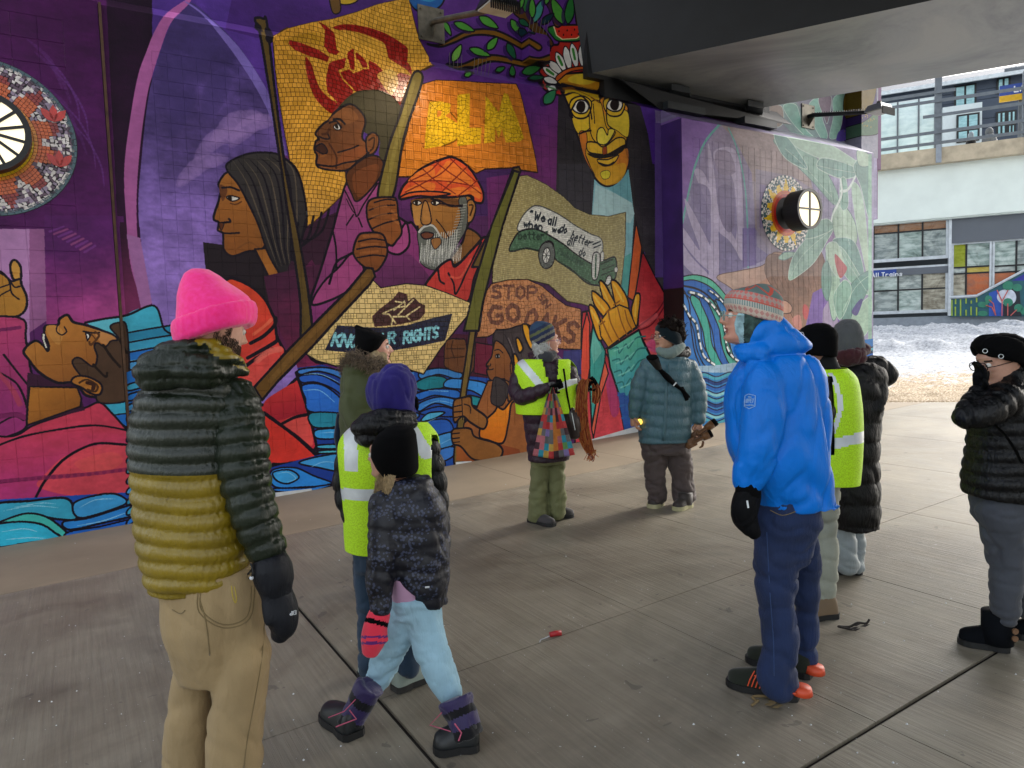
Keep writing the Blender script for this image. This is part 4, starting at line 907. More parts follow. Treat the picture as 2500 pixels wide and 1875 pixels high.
def lay_tiles(parent, polys, off, mat, near, gap, th=.005, limit=300):
    polys.sort(key=lambda q: (np.mean([p[0] for p in q]) - near[0]) ** 2 + (np.mean([p[1] for p in q]) - near[1]) ** 2)
    rest = MB(); po = np.array(parent.location)
    if parent.parent: po = po + np.array(parent.parent.location)
    for i, q in enumerate(polys):
        q = shrink(q, gap); n = len(q)
        a = sum(q[k][0] * q[(k + 1) % n][1] - q[(k + 1) % n][0] * q[k][1] for k in range(n))
        if a < 0: q = q[::-1]
        c = np.mean(q, 0); Cc = W(c[0], off, c[1])
        V = [W(x, off, y) for x, y in q] + [W(x, off - th, y) for x, y in shrink(q, .001)]
        F = [tuple(range(n, 2 * n))] + [(k, (k + 1) % n, (k + 1) % n + n, k + n) for k in range(n)]
        if i < limit:
            me = bpy.data.meshes.new('tile'); me.from_pydata([tuple(v - Cc) for v in V], [], F); me.materials.append(mat)
            o = bpy.data.objects.new('tile', me); COL.objects.link(o); o.parent = parent; o.location = Cc - po
        else: rest.add(V, F)
    if rest.V: tag(rest.build('tiles', mat, parent), kind='stuff')


def banner(key, name, kind, size, label):
    fr, txt = BANNERS[key]; FR[0] = fr; REG[0] = 'M'
    P = [wall_sz(x, y) for x, y in pp(txt)]
    if sum(P[k][0] * P[(k + 1) % len(P)][1] - P[(k + 1) % len(P)][0] * P[k][1] for k in range(len(P))) < 0: P = P[::-1]
    xs, ys = [p[0] for p in P], [p[1] for p in P]; rng = random.Random(key); T = []
    x0, x1, y0, y1 = min(xs), max(xs), min(ys), max(ys); nx, ny = int((x1 - x0) / size) + 2, int((y1 - y0) / size) + 2
    def wv(x, y):      # rows follow the folds of the cloth
        if kind == 'rows': return x + .05 * math.sin(y * 3.2 + 1) , y + .07 * math.sin(x * 3.1 + .5)
        if kind == 'grid': return x, y + .05 * math.sin(x * 4.2)
        if kind == 'turn': return x, y
        return x, y
    if kind in ('rows', 'grid'):
        for j in range(-4, ny + 4):
            sh = rng.random() * size
            for i in range(-3, nx + 3):
                a, c = x0 + i * size + (sh if kind == 'rows' else 0), y0 + j * size
                T.append([wv(a, c), wv(a + size, c), wv(a + size, c + size), wv(a, c + size)])
    elif kind == 'herring':
        L, w = size * 4, size
        for j in range(-2, int((y1 - y0) / L) + 3):
            for i in range(-2, int((x1 - x0) / L) + 3):
                for k in range(4):
                    a, c = x0 + i * L, y0 + j * L
                    if (i + j) % 2: T.append([(a + k * w, c), (a + k * w + w, c), (a + k * w + w, c + L), (a + k * w, c + L)])
                    else: T.append([(a, c + k * w), (a + L, c + k * w), (a + L, c + k * w + w), (a, c + k * w + w)])
    elif kind == 'opus':
        big, sm = size * 1.25, size * .62
        for j in range(-2, int((y1 - y0) / size) + 3):
            x = x0 - size * (1 + rng.random())
            while x < x1 + size:
                a, c = x, y0 + j * size * 1.05
                if rng.random() < .55: T.append([(a, c), (a + big, c), (a + big, c + size), (a, c + size)]); x += big
                else: T += [[(a, c), (a + sm, c), (a + sm, c + size * .5), (a, c + size * .5)], [(a, c + size * .5), (a + sm, c + size * .5), (a + sm, c + size), (a, c + size)]]; x += sm
    if kind == 'shard' or key == 'blm':
        sz = size if kind == 'shard' else size * 1.9; nx2, ny2 = int((x1 - x0) / sz) + 3, int((y1 - y0) / sz) + 3; U = []
        J = {(i, j): (x0 + (i + rng.uniform(-.33, .33)) * sz, y0 + (j + rng.uniform(-.33, .33)) * sz) for i in range(-1, nx2 + 1) for j in range(-1, ny2 + 1)}
        for i in range(-1, nx2):
            for j in range(-1, ny2):
                q = [J[i, j], J[i + 1, j], J[i + 1, j + 1], J[i, j + 1]]
                if rng.random() < .45: U += [[q[0], q[1], q[2]], [q[0], q[2], q[3]]]
                else: U.append(q)
        if kind == 'shard': T = U
        else:
            def col(q):
                c_ = np.mean(q, 0); X, Y = int((c_[0] - S0) / RES), int((Z1 - c_[1]) / RES)
                return cv.px[min(max(Y, 0), cv.h - 1), min(max(X, 0), cv.w - 1)]
            isl = lambda q: col(q)[1] > .62 * 1. 
            T = [q for q in T if not isl(q)] + [q for q in U if isl(q)]
    idn = list(('x', 'fist', 'blm', 'bus', 'rights', 'oaks')).index(key)
    def idat(x, y): return cv.idm[min(max(int((Z1 - y) / RES), 0), cv.h - 1), min(max(int((x - S0) / RES), 0), cv.w - 1)] == idn
    PA = np.array(P, float); PB = np.roll(PA, -1, 0)
    def snap(p):
        if inside(P, *p): return p
        d_ = PB - PA; t = np.clip(((np.array(p) - PA) * d_).sum(1) / (d_ * d_).sum(1), 0, 1); q = PA + d_ * t[:, None]; return tuple(q[np.hypot(*(q - np.array(p)).T).argmin()])
    T = [q for q in T if inside(P, *np.mean(q, 0)) and idat(*np.mean(q, 0)) and sum(idat(*p) for p in q) >= len(q) // 2]
    T = [[snap(p) for p in q] for q in T]
    mb = MB()
    for q in T: mb.add([W(x, -.0035, y) for x, y in q], [tuple(range(len(q)))] if sum(q[k][0] * q[(k + 1) % len(q)][1] - q[(k + 1) % len(q)][0] * q[k][1] for k in range(len(q))) > 0 else [tuple(range(len(q) - 1, -1, -1))])
    base = mb.build(name, M_grout, wall); base['label'] = label
    lay_tiles(base, T, -.004, M_tile, (x0, 1.72 if y0 < 1.72 else y0), .003 if key != 'bus' else .0015, limit=0 if key == 'bus' else 300)


banner('fist', 'fist_mosaic_banner', 'rows', .046, 'orange mosaic banner with a red drumming fist')
banner('blm', 'letter_mosaic_banner', 'herring', .025, 'orange herringbone mosaic banner with yellow BLM letters')
banner('bus', 'bus_mosaic_banner', 'grid', .024, 'tan mosaic banner with a green bus and quotation')
banner('rights', 'fist_and_ribbon_mosaic_banner', 'opus', .052, 'cream mosaic banner with dark fist above navy ribbon')
banner('oaks', 'brown_mosaic_banner', 'shard', .05, 'rust-coloured mosaic banner with brown letters')

# ---- round mosaics with lamps
def flat_mat(name, col, rough=.25): return simple(name, col, rough, 0, .2, 10, .05)
MT = {k: flat_mat('glass_tile_' + k, c) for k, c in dict(white='#d8d0cc', lilac='#8e7c92', plum='#54384c', orange='#c85a1c', amber='#dc8a24', yellow='#e0b828', red='#b8261c', slate='#35505a', teal='#4c6c74', crimson='#8c2018', bright='#e4e8ec').items()}
def medallion(parent, sc, zc, R, off, scheme, label, frags):
    base = MB().prism([W(sc + R * math.cos(a), off, zc + R * math.sin(a)) for a in np.linspace(0, 2 * math.pi, 49)[:-1]][::-1], NV * .01)
    base = base.build('round_mosaic', M_groutg, parent); base['label'] = label
    rng = random.Random(int(sc * 7)); T = {k: [] for k in MT}
    def quad(r0, r1, a0, a1): return [(sc + r * math.cos(a), zc + r * math.sin(a)) for r, a in ((r0, a0), (r1, a0), (r1, a1), (r0, a1))]
    n = 76
    for k in range(n): T['slate' if scheme == 0 or k % 2 else 'white'].append(quad(R * .93, R * .995, k * 2 * math.pi / n, (k + 1) * 2 * math.pi / n))
    npt = 12 if scheme == 0 else 14; r = R * .42; 
    while r < R * .92:
        dr = R * .045; m = int(2 * math.pi * r / dr)
        for k in range(m):
            a = (k + .5) * 2 * math.pi / m; ph = (a * npt / (2 * math.pi)) % 1; q = (r / R - .5) / .4
            star = abs(ph - .5) < .5 - q * .5 and q < (1 if int(a * npt / (2 * math.pi)) % 2 else .7)
            if scheme == 0: c = 'yellow' if r < R * .5 and a > 3.6 else 'amber' if r < R * .53 else 'orange' if star and q < .55 else 'crimson' if star else None
            else: c = 'red' if r < R * .5 else 'orange' if r < R * .58 else 'yellow' if star else None
            if c: T[c].append(quad(r, r + dr, k * 2 * math.pi / m, (k + 1) * 2 * math.pi / m))
            else:
                j = lambda: rng.uniform(-.3, .3) * dr
                T[rng.choice(('white', 'lilac', 'plum', 'white') if scheme == 0 else ('white', 'slate', 'teal', 'white'))].append([(x + j(), y + j()) for x, y in quad(r, r + dr, k * 2 * math.pi / m, (k + 1) * 2 * math.pi / m)])
        r += dr
    left = frags
    for c, q in T.items():
        if q:
            lay_tiles(base, q, off, MT[c], (sc + .4, zc), .0016, limit=min(left, len(q))); left -= min(left, len(q))
    return base
M_lampglass = NT('warm_lamp_glass'); M_lampglass.fin('#e8d8a8', .4); M_lampglass.b.inputs['Emission Color'].default_value = (1, .86, .58, 1); M_lampglass.b.inputs['Emission Strength'].default_value = .45; M_lampglass = M_lampglass.m
def drum_lamp(sc, zc, off, r, out, spokes, label, stem):
    L = empty('drum_lamp', W(sc, off, zc), label, 'wall lamp', 'round wall lamps on mosaic discs')
    def ring(rr, o): return [W(sc + rr * math.cos(a), o, zc + rr * math.sin(a)) for a in np.linspace(0, 2 * math.pi, 41)[:-1]]
    b = MB(); rs = [ring(r, off - stem), ring(r, off - out), ring(r * .86, off - out), ring(r * .86, off - out + .03)]; V = sum(rs, []); n = 40; F = []
    for k in range(3): F += [(k * n + i, k * n + (i + 1) % n, (k + 1) * n + (i + 1) % n, (k + 1) * n + i) for i in range(n)]
    b.add(V, F + [tuple(range(n))]); b.build('drum', M_black, L)
    MB().tube([W(sc, off, zc), W(sc, off - stem - .01, zc)], r * .42, 20).build('stem', M_black, L)
    MB().add(ring(r * .86, off - out + .025), [tuple(range(n))]).build('glass', M_lampglass, L)
    for k in range(spokes):
        a = 2 * math.pi * (k + .5) / spokes if spokes > 4 else math.pi / 2 * k
        d = np.array(WV * math.cos(a) + UPV * math.sin(a)); e = WV * -math.sin(a) + UPV * math.cos(a); w = .012
        MB().frame_box(W(sc, off - out - .004, zc) - e * w, d * r * .87, e * 2 * w, NV * .02).build('spoke', M_black, L)
    if spokes > 4: MB().tube([W(sc, off - out - .012, zc), W(sc, off - out + .02, zc)], .05, 16).build('hub', M_black, L)
    return L
medallion(wall, -.50, 3.535, .665, -.052, 0, 'round red and orange star mosaic behind the wheel-shaped lamp', 300)
m0 = None
drum_lamp(-.50, 3.535, -.07, .33, .2, 14, 'round wall lamp with wheel spokes at the left edge', .06)
MB
medallion(far, 9.56, 3.46, .58, -.402, 1, 'round mosaic with yellow star points behind the drum lamp', 300)
drum_lamp(9.56, 3.46, -.41, .3, .42, 4, 'black drum lamp with cross bars on the projecting wall section', .16)
# red lotus shapes on the left mosaic
for cx, cy, rot in ((.0, 3.72, .5), (.02, 3.33, -.4)):
    for da in (-.7, 0, .7):
        a = math.pi / 2 + da; ca, sa = math.cos(a), math.sin(a)
        P = [(cx + u_ * ca - v_ * sa, cy + u_ * sa + v_ * ca) for u_, v_ in ((0, 0), (.05, -.03), (.1, -.028), (.15, 0), (.1, .028), (.05, .03))]
        MB().prism([W(x, -.066, y) for x, y in P][::-1], NV * .008).build('lotus_petal', MT['red'], wall)
# white tesserae strips in the waves of the projecting wall
FR[0] = 'K2'
for q, wd in (('175,1245 240,1262 300,1310 345,1370 372,1440 385,1540 420,1600 465,1625', .016), ('285,1235 330,1265 370,1310 395,1345', .012), ('150,1310 180,1370 220,1420 235,1500 260,1590 320,1640', .016)):
    P = [np.array(wall_sz(x, y, -.4)) for x, y in spline(pp(q), False, 5)]
    st = empty('x', (0, 0, 0), None, None); COL.objects.unlink(st); bpy.data.objects.remove(st)
    T = []
    for a, b in zip(P[:-1], P[1:]):
        m = max(1, int(np.hypot(*(b - a)) / .03)); t = (b - a) / (np.hypot(*(b - a)) + 1e-9); nn = np.array([-t[1], t[0]])
        for k in range(m):
            p0, p1 = a + (b - a) * k / m, a + (b - a) * (k + 1) / m
            T.append([p0 - nn * wd, p1 - nn * wd, p1 + nn * wd, p0 + nn * wd])
    base = MB(); 
    for a, b in zip(P[:-1], P[1:]):
        t = (b - a) / (np.hypot(*(b - a)) + 1e-9); nn = np.array([-t[1], t[0]]) * (wd + .008)
        base.add([W(*((a - nn)[0], -.404, (a - nn)[1])), W((b - nn)[0], -.404, (b - nn)[1]), W((b + nn)[0], -.404, (b + nn)[1]), W((a + nn)[0], -.404, (a + nn)[1])], [(0, 1, 2, 3)])
    bo = base.build('wave_mosaic', M_groutg, far)
    lay_tiles(bo, [q_ for k_, q_ in enumerate(T) if k_ % 3], -.405, MT['bright'], (8, 1.7), .002, limit=len(T)); lay_tiles(bo, T[::3], -.405, MT['slate'], (8, 1.7), .002, limit=len(T))
# ------------------------------------------------------------------ paving
tp = NT('broomed_concrete'); g = tp.n('NewGeometry').outputs['Position']
rot = tp.n('Mapping'); tp.l(g, rot.inputs[0]); rot.inputs['Rotation'].default_value = (0, 0, -TH); 
st = tp.n('Mapping'); tp.l(rot.outputs[0], st.inputs[0]); st.inputs['Scale'].default_value = (26, .8, 1)
broom = tp.noise(2.2, 5, .65, vec=st.outputs[0])
st2 = tp.n('Mapping'); tp.l(rot.outputs[0], st2.inputs[0]); st2.inputs['Scale'].default_value = (110, 2., 1)
fine = tp.noise(2., 3, .6, vec=st2.outputs[0])
blot = tp.noise(.9, 6, .6, vec=g); blot2 = tp.noise(3.5, 6, .65, vec=g, dist=1.)
c = tp.ramp(blot, (.3, (.165, .143, .106)), (.7, (.30, .262, .2)))
c = tp.mix(.55, c, tp.ramp(blot2, (.3, (.155, .138, .104)), (.7, (.295, .26, .2))))
c = tp.mix(.42, c, tp.ramp(broom, (.33, (.64, .63, .6)), (.66, (1.22, 1.22, 1.22))), 'MULTIPLY')
stn_ = tp.noise(.55, 5, .6, vec=g, dist=1.5); c = tp.mix(1., c, tp.ramp(stn_, (.36, (.74, .72, .7)), (.5, (1, 1, 1)), (.72, (1.16, 1.16, 1.15))), 'MULTIPLY')
sp3 = tp.noise(7, 3, .5, vec=g, dist=.5); c = tp.mix(tp.math('MULTIPLY', tp.math('GREATER_THAN', sp3, .7), .45), c, (.05, .045, .04))
spk = tp.noise(55, 2, .5, vec=g); c = tp.mix(tp.math('GREATER_THAN', spk, .765), c, (.5, .5, .5))
nr = tp.bump(fine, .4, .003); nr = tp.bump(broom, .6, .008, nr)
ro = tp.ramp(blot2, (.2, (.4,) * 3), (.8, (.62,) * 3))
M_pave = tp.fin(c, ro, nr, Specular_IOR_Level=.55)
M_band = simple('beige_concrete_band', '#8a7c68', .7, 0, .16, 1.3, .3, 90)
M_joint = simple('joint_dirt', '#2a2420', .95)
pave = tag(MB().add([W(a, b, .037 * (a + .64) - .018) for a, b in ((-26, -40), (30, -40), (30, .35), (-26, .35))], [(0, 1, 2, 3)]).build('pavement', M_joint), kind='structure')
GDIR = np.array([.882, -.471, 0])               # the tracks and the station run this way
EN = np.array([.471, .882, 0]); PE = EN @ ground(2230, 982)  # paving ends on this line
rng = random.Random(2)
sx = [-26, -14, -8, -5.0, -3.4, 1.1, 2.65, 4.05, 5.5, 7.0, 8.5, 10, 11.5, 13, 14.5, 16, 18, 20, 24, 30]; ty = [-40, -30, -24, -18, -14, -12, -10.5, -9, -7.55, -6.05, -4.6, -1.56, .02]
def clip(P, n, d):
    out = []
    for a, b in zip(P, P[1:] + P[:1]):
        da, db = n @ a - d, n @ b - d
        if da <= 0: out.append(a)
        if da * db < 0: out.append(a + (b - a) * da / (da - db))
    return out
for i in range(len(sx) - 1):
    for j in range(len(ty) - 1):
        gw = [.0025] * 4
        if abs(sx[i] - 1.1) < .01: gw[0] = .011
        if abs(sx[i + 1] - 1.1) < .01: gw[1] = .011
        if abs(ty[j] + 6.05) < .01: gw[2] = .011
        if abs(ty[j + 1] + 6.05) < .01: gw[3] = .011
        P = [W(a, b, 0) for a, b in ((sx[i] + gw[0], ty[j] + gw[2]), (sx[i + 1] - gw[1], ty[j] + gw[2]), (sx[i + 1] - gw[1], ty[j + 1] - gw[3]), (sx[i] + gw[0], ty[j + 1] - gw[3]))]
        P = clip(P, EN, PE)
        if len(P) < 3: continue
        P = [p + UPV * gz(p) for p in P]
        b = MB().prism([p - UPV * .015 for p in P][::-1], UPV * .015)
        o = b.build('slab', M_band if j == len(ty) - 2 else M_pave, pave)
# ------------------------------------------------------------------ girder and unseen deck
zs = 5.22
tg = NT('grey_painted_soffit'); g = tg.n('NewGeometry').outputs['Position']
cl = tg.noise(.35, 6, .7, vec=g, stretch=(1, 1.6, 1), dist=.8)
M_soff = tg.fin(tg.ramp(cl, (.3, (.12, .13, .135)), (.5, (.27, .28, .28)), (.62, (.33, .335, .32))), .35, tg.bump(tg.noise(30, 3, vec=g), .1, .005))
a1 = np.array([1.47, 9.77, 0]); a2 = np.array([4.21, 11.63, 0])
# girder ends on the bearing shelf of the wall; slightly beyond its face
def on_wall(p, off):
    t = (WD + off - NV @ p) / (NV @ GDIR); return p + GDIR * t
gird = empty('box_girder', on_wall(a1, .2) + UPV * zs, 'wide black and grey box girder crossing overhead from the wall to the upper right', 'bridge beam')
p1, p2 = on_wall(a1, .5), on_wall(a2, .5); q1, q2 = p1 + GDIR * 34, p2 + GDIR * 34
MB().add([p + UPV * zs for p in (p1, q1, q2, p2)], [(3, 2, 1, 0)]).build('soffit', M_soff, gird)
b = MB(); dn = np.array([.471, .882, 0])
b.prism([p1 + UPV * zs, p1 - dn * .25 + UPV * 7.1, p1 + UPV * 7.1][::-1], GDIR * 34)
b.add([p1 + UPV * (zs + .002), q1 + UPV * (zs + .002), q1 - dn * .25 + UPV * 7.1, p1 - dn * .25 + UPV * 7.1], [(0, 1, 2, 3)]).build('web', M_blackc, gird)
b = MB().add([p2 + UPV * zs, q2 + UPV * zs, q2 + UPV * 7.1 + dn * .2, p2 + UPV * 7.1 + dn * .2], [(3, 2, 1, 0)]); b.build('outer_web', M_blackc, gird)
b = MB(); b.prism([p - UPV * 0 + UPV * 7.1 for p in (p1 - dn * 9.0, q1 - dn * 9.0, q2 + dn * 1.0, p2 + dn * 1.0)], UPV * .4)
b.build('unseen_deck_slab', M_blackc, gird)  # deck out of view, its extent chosen to hold back light from above
# dark bearing shelf along the wall under the girder
s1 = WV @ p1; s2 = WV @ on_wall(a2, .2)
shelf = empty('bearing_shelf', W(8, 0, 4.9), 'dark bearing shelf with blocky pads under the end of the girder', 'bridge bearing')
b = MB(); 
P = [(6.28, 6.6), (6.38, 5.3), (6.95, 5.02), (7.34, 4.86)]
b.add([W(7.3, -.04, 4.83), W(10.2, -.04, 4.98), W(10.2, .26, 5.27), W(6.55, .26, 5.27), W(6.6, -.04, 5.12)], [(0, 1, 2, 3, 4)])
b.wbox(6.16, 6.6, .15, .27, 5.16, 7.2); b.wbox(6.44, 6.6, .14, .27, 4.93, 5.16); b.wbox(6.6, 9.9, .16, .27, 4.9, 5.3); b.build('shelf', M_blackc, shelf)
M_pad = simple('dark_steel_pad', '#23282c', .5)
for s in (7.35, 8.95):
    MB().wbox(s, s + .75, -.14, .1, 4.83, 4.93).build('bearing_plate', M_pad, shelf)
    MB().add([W(s + .1, -.12, 5.1), W(s + .45, -.12, 5.1), W(s + .7, .1, 5.1), W(s + .3, .1, 5.1), W(s + .1, -.12, 5.19), W(s + .45, -.12, 5.19), W(s + .7, .1, 5.19), W(s + .3, .1, 5.19)],
             [(0, 3, 2, 1), (4, 5, 6, 7), (0, 1, 5, 4), (1, 2, 6, 5), (2, 3, 7, 6), (3, 0, 4, 7)]).build('wedge_block', M_pad, shelf)
# ------------------------------------------------------------------ floodlights
M_gal = simple('weathered_steel', '#6f6a5e', .5, .6, .35, 9, .2); M_head = simple('lamp_casting', '#15161a', .5, .3); M_headl = simple('pale_lamp_casting', '#8a9096', .5, .3)
def flood(plate, head, off, label, hm, energy, aim, elen=.28):
    s, z = wall_sz(*plate, off); P = W(s, off, z)
    L = empty('floodlight', P, label, 'floodlight', 'floodlights on arms from the wall')
    pl = MB().wbox(s - .17, s + .17, off - .015, off, z - .2, z + .2).build('plate', M_gal, L)
    for a, b_ in ((-.13, -.16), (.13, -.16), (-.13, .16), (.13, .16)): MB().tube([W(s + a, off - .014, z + b_), W(s + a, off - .028, z + b_)], .014, 8).build('bolt', M_gal, L)
    hp = head; b = MB().tube([P, P - NV * .1, hp + (P - hp) * .08], [.035, .035, .03], 10); b.build('arm', M_gal if hm is M_head else M_head, L)
    d = hp - P; d /= np.linalg.norm(d)
    if hm is not M_head:
        for k in range(26):
            q = P + (hp - P) * (.08 + k * .034); MB().frame_box(q + UPV * .03 - d * .01, d * .012, np.cross(d, UPV) * .02, UPV * .03).build('spike', M_head, L)
    MB().prism([P - NV * .01 + UPV * .0, P - NV * .16, P - NV * .01 - UPV * .17], WV * .012).build('gusset', M_gal, L)
    ex, ey, ez = WV * .36, -NV * .3, UPV
    o = hp - ex / 2 - ey / 2
    b = MB(); V = [o, o + ex, o + ex + ey, o + ey]; V += [v + UPV * .1 + (hp - v) * .25 for v in V]; b.add(V, [(0, 3, 2, 1), (4, 5, 6, 7), (0, 1, 5, 4), (1, 2, 6, 5), (2, 3, 7, 6), (3, 0, 4, 7)]); b.build('housing', hm, L)
    for k in range(14): MB().frame_box(o + ex * (k + .2) / 14 + ey - UPV * .09, ex * .35 / 14, -NV * .02, UPV * .12).build('cooling_fin', M_head, L)
    MB().frame_box(o + ex * .04 + ey * .1 - UPV * .02, ex * .92, ey * .85, UPV * .018).build('lens', simple('lamp_lens', '#b8b8b0', .2), L)
    MB().tube([hp + UPV * .08, hp + UPV * .16], .035, 10).build('sensor', M_gal, L)
    if energy:
        ld = bpy.data.lights.new('flood_lamp', 'SPOT'); ld.energy = energy; ld.color = (1, .8, .55); ld.spot_size = math.radians(115); ld.spot_blend = .9; ld.shadow_soft_size = .12
        lo = bpy.data.objects.new('flood_lamp', ld); COL.objects.link(lo); lo.parent = L; lo.location = hp - UPV * .12 - P
        v = Vector(aim - (hp - UPV * .12)); lo.rotation_euler = v.to_track_quat('-Z', 'Y').to_euler()
h1 = hit(1215, 20, NV, WD - 1.25); h2 = hit(2146, 272, NV, WD - .75)
flood((1052, 60), h1, .25, 'dark floodlight on steel arm bolted to wall above the orange banners', M_head, 28, W(3.3, 0, 3.2))
flood((1972, 285), h2, .25, 'pale-topped floodlight on spiked arm above the projecting wall section', M_headl, 0, None)
h3 = hit(600, -420, NV, WD - 1.4)
# a little painted junction box and bird spikes on the branches
FR[0] = 'C4'
s, z = wall_sz(*pp('690,350')[0], .25); J = empty('junction_box', W(s, .25, z), 'small wall box painted over with a branch, topped by wire spikes', 'junction box')
MB().wbox(s - .16, s + .16, .08, .25, z - .17, z + .17).build('box', M_mur, J)
for k in range(6): MB().tube([W(s - .14 + k * .055, .12, z + .17), W(s - .12 + k * .055, .08, z + .36)], .003, 5).build('wire_spike', M_gal, J)
s, z = wall_sz(*pp('230,505')[0], .1); J = empty('bird_spikes', W(s, .1, 4.9), 'thin wire bird spikes on the wall ledge above the BLM banner', 'bird spikes')
for k in range(9): MB().tube([W(s - .2 + k * .05 + (.12 if k > 3 else 0), .08, 4.88), W(s - .22 + k * .055 + (.12 if k > 3 else 0), .04, 5.06)], .003, 5).build('wire_spike', M_gal, J)

# ------------------------------------------------------------------ station across the street
SG = np.array([.897, -.442, 0]); SN = np.array([.442, .897, 0]); SD = None
_v = ray(2130, 802); P0 = C + _v * (28 / _v[1]); SD = SN @ P0; zb = P0[2]
def sp(x, y, off=0.):                            # photo-plan -> (along, z) on the station front
    q = hit(x, y, SN, SD + off); return SG @ q, q[2]
def SP(a, off, z): return SG * a + SN * (SD + off) + UPV * z
def sbox(mb, a0, a1, o0, o1, z0, z1, m=0): return mb.frame_box(SP(a0, o0, z0), SG * (a1 - a0), SN * (o1 - o0), UPV * (z1 - z0), m)
def k3(x, y): return 2000 + x * .30139, 100 + y * .30139
def k4(x, y): return 2000 + x * .30139, 500 + y * .30139
M_conc = simple('pale_concrete', '#dce4dc', .8, 0, .06, 1.2, .15); M_conc2 = simple('stained_concrete_cap', '#b4a68e', .8, 0, .25, 2.5, .2)
M_grey = simple('grey_cladding', '#5b6067', .5, 0, .08, 1); M_lgrey = simple('pale_grey_plinth', '#8a9199', .6); M_frame = simple('aluminium_frame', '#c4cace', .4, .3); M_rail = simple('grey_rail_steel', '#666c72', .5, .3)
stn = empty('station_building', SP(30, 0, zb), 'light rail station across the street with concrete parapet and many-paned windows', 'station')
AL, AR = sp(*k3(-900, 900))[0], sp(*k3(2700, 900))[0]
z_ct = sp(*k3(430, 930), -.35)[1]; z_cb = sp(*k3(430, 1050), -.35)[1]; z_fb = sp(*k3(430, 1480))[1]; z_pl = sp(*k4(460, 918))[1]; z_b = sp(*k4(460, 1000))[1]
b = MB(); sbox(b, AL, AR, -.35, .1, z_cb, z_ct); b.build('parapet_cap', M_conc2, stn)
b = MB(); sbox(b, AL, AR, 0, .8, z_fb, z_cb); b.build('fascia', M_conc, stn)
b = MB(); sbox(b, AL, AR, .1, 8, z_fb - .05, z_fb + .1); b.build('platform', M_conc, stn)
b = MB(); sbox(b, AL, AR, .5, .7, z_b - 2, z_pl); b.build('plinth', M_lgrey, stn)
b = MB(); sbox(b, AL, AR, 6, 6.2, z_b - 1, z_fb); b.build('back_wall', M_grey, stn)
b = MB(); sbox(b, AL, AR, .7, 6, z_b - .1, z_b); b.build('floor', M_lgrey, stn)
b = MB(); sbox(b, AL, AR, .6, .8, sp(*k4(430, 165), .6)[1], z_fb); b.build('dark_head_strip', M_black, stn)
# windows: each pane its own sheet of glass in bars
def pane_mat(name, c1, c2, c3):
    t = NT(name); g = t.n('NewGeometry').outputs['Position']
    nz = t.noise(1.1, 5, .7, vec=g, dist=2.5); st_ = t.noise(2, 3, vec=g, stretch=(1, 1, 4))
    c = t.ramp(nz, (.3, c1), (.5, c2), (.7, c3)); c = t.mix(.4, c, t.ramp(st_, (.4, c1), (.6, c3)))  # noise tones in the glass colour stand in for reflections and rooms behind
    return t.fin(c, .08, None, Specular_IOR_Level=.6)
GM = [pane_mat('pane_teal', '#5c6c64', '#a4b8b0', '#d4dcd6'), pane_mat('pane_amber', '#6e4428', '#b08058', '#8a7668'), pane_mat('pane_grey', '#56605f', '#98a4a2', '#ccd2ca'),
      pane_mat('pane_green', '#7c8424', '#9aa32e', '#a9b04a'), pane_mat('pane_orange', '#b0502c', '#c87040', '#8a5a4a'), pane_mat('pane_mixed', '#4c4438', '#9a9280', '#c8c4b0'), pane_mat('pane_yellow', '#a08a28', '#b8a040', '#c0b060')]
def wgrid(xs, ys, off, kinds, name='window'):
    """xs, ys: bar positions in photo-plan crop K4 pixels"""
    A = [sp(*k4(x, 500), off)[0] for x in xs]; Z = [sp(*k4(xs[0], y), off)[1] for y in ys]
    for i in range(len(A) - 1):
        for j in range(len(Z) - 1):
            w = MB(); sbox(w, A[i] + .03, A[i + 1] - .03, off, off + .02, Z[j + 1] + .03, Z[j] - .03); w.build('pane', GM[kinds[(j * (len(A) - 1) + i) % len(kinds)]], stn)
    for a in A[1:-1]: w = MB(); sbox(w, a - .03, a + .03, off - .03, off + .04, Z[-1], Z[0]); w.build('window_bar', M_black, stn)
    for z in Z[1:-1]: w = MB(); sbox(w, A[0], A[-1], off - .028, off + .038, z - .025, z + .025); w.build('window_bar', M_black, stn)
    for a in (A[0], A[-1]): w = MB(); sbox(w, a - .05, a + .05, off - .08, off + .08, Z[-1] - .06, Z[0] + .06); w.build('window_frame', M_frame, stn)
    for z in (Z[0], Z[-1]): w = MB(); sbox(w, A[0], A[-1], off - .078, off + .078, z - .06, z + .06); w.build('window_frame', M_frame, stn)
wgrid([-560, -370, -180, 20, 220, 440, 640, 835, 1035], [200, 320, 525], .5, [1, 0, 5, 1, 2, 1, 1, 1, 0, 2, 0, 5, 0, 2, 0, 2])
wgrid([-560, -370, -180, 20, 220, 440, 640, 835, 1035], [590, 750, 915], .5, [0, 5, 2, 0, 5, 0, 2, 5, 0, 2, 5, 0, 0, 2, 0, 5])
b = MB(); a0, a1_ = sp(*k4(-560, 500), .4)[0], sp(*k4(1060, 500), .4)[0]; z0_, z1_ = sp(*k4(430, 584), .4)[1], sp(*k4(430, 532), .4)[1]; sbox(b, a0, a1_, .38, .6, z0_, z1_); b.build('grey_band', M_grey, stn)
M_bl = simple('sign_blue', '#1f3f8c', .4); M_wh = simple('sign_white', '#e6e8ea', .5); M_ye = simple('sign_yellow', '#e0b020', .4); M_bk = simple('sign_black', '#141414', .5)
b = MB(); sbox(b, sp(*k4(380, 560), .35)[0], sp(*k4(625, 560), .35)[0], .34, .38, z0_ + .01, z1_ - .01); b.build('sign_panel', M_bl, stn)
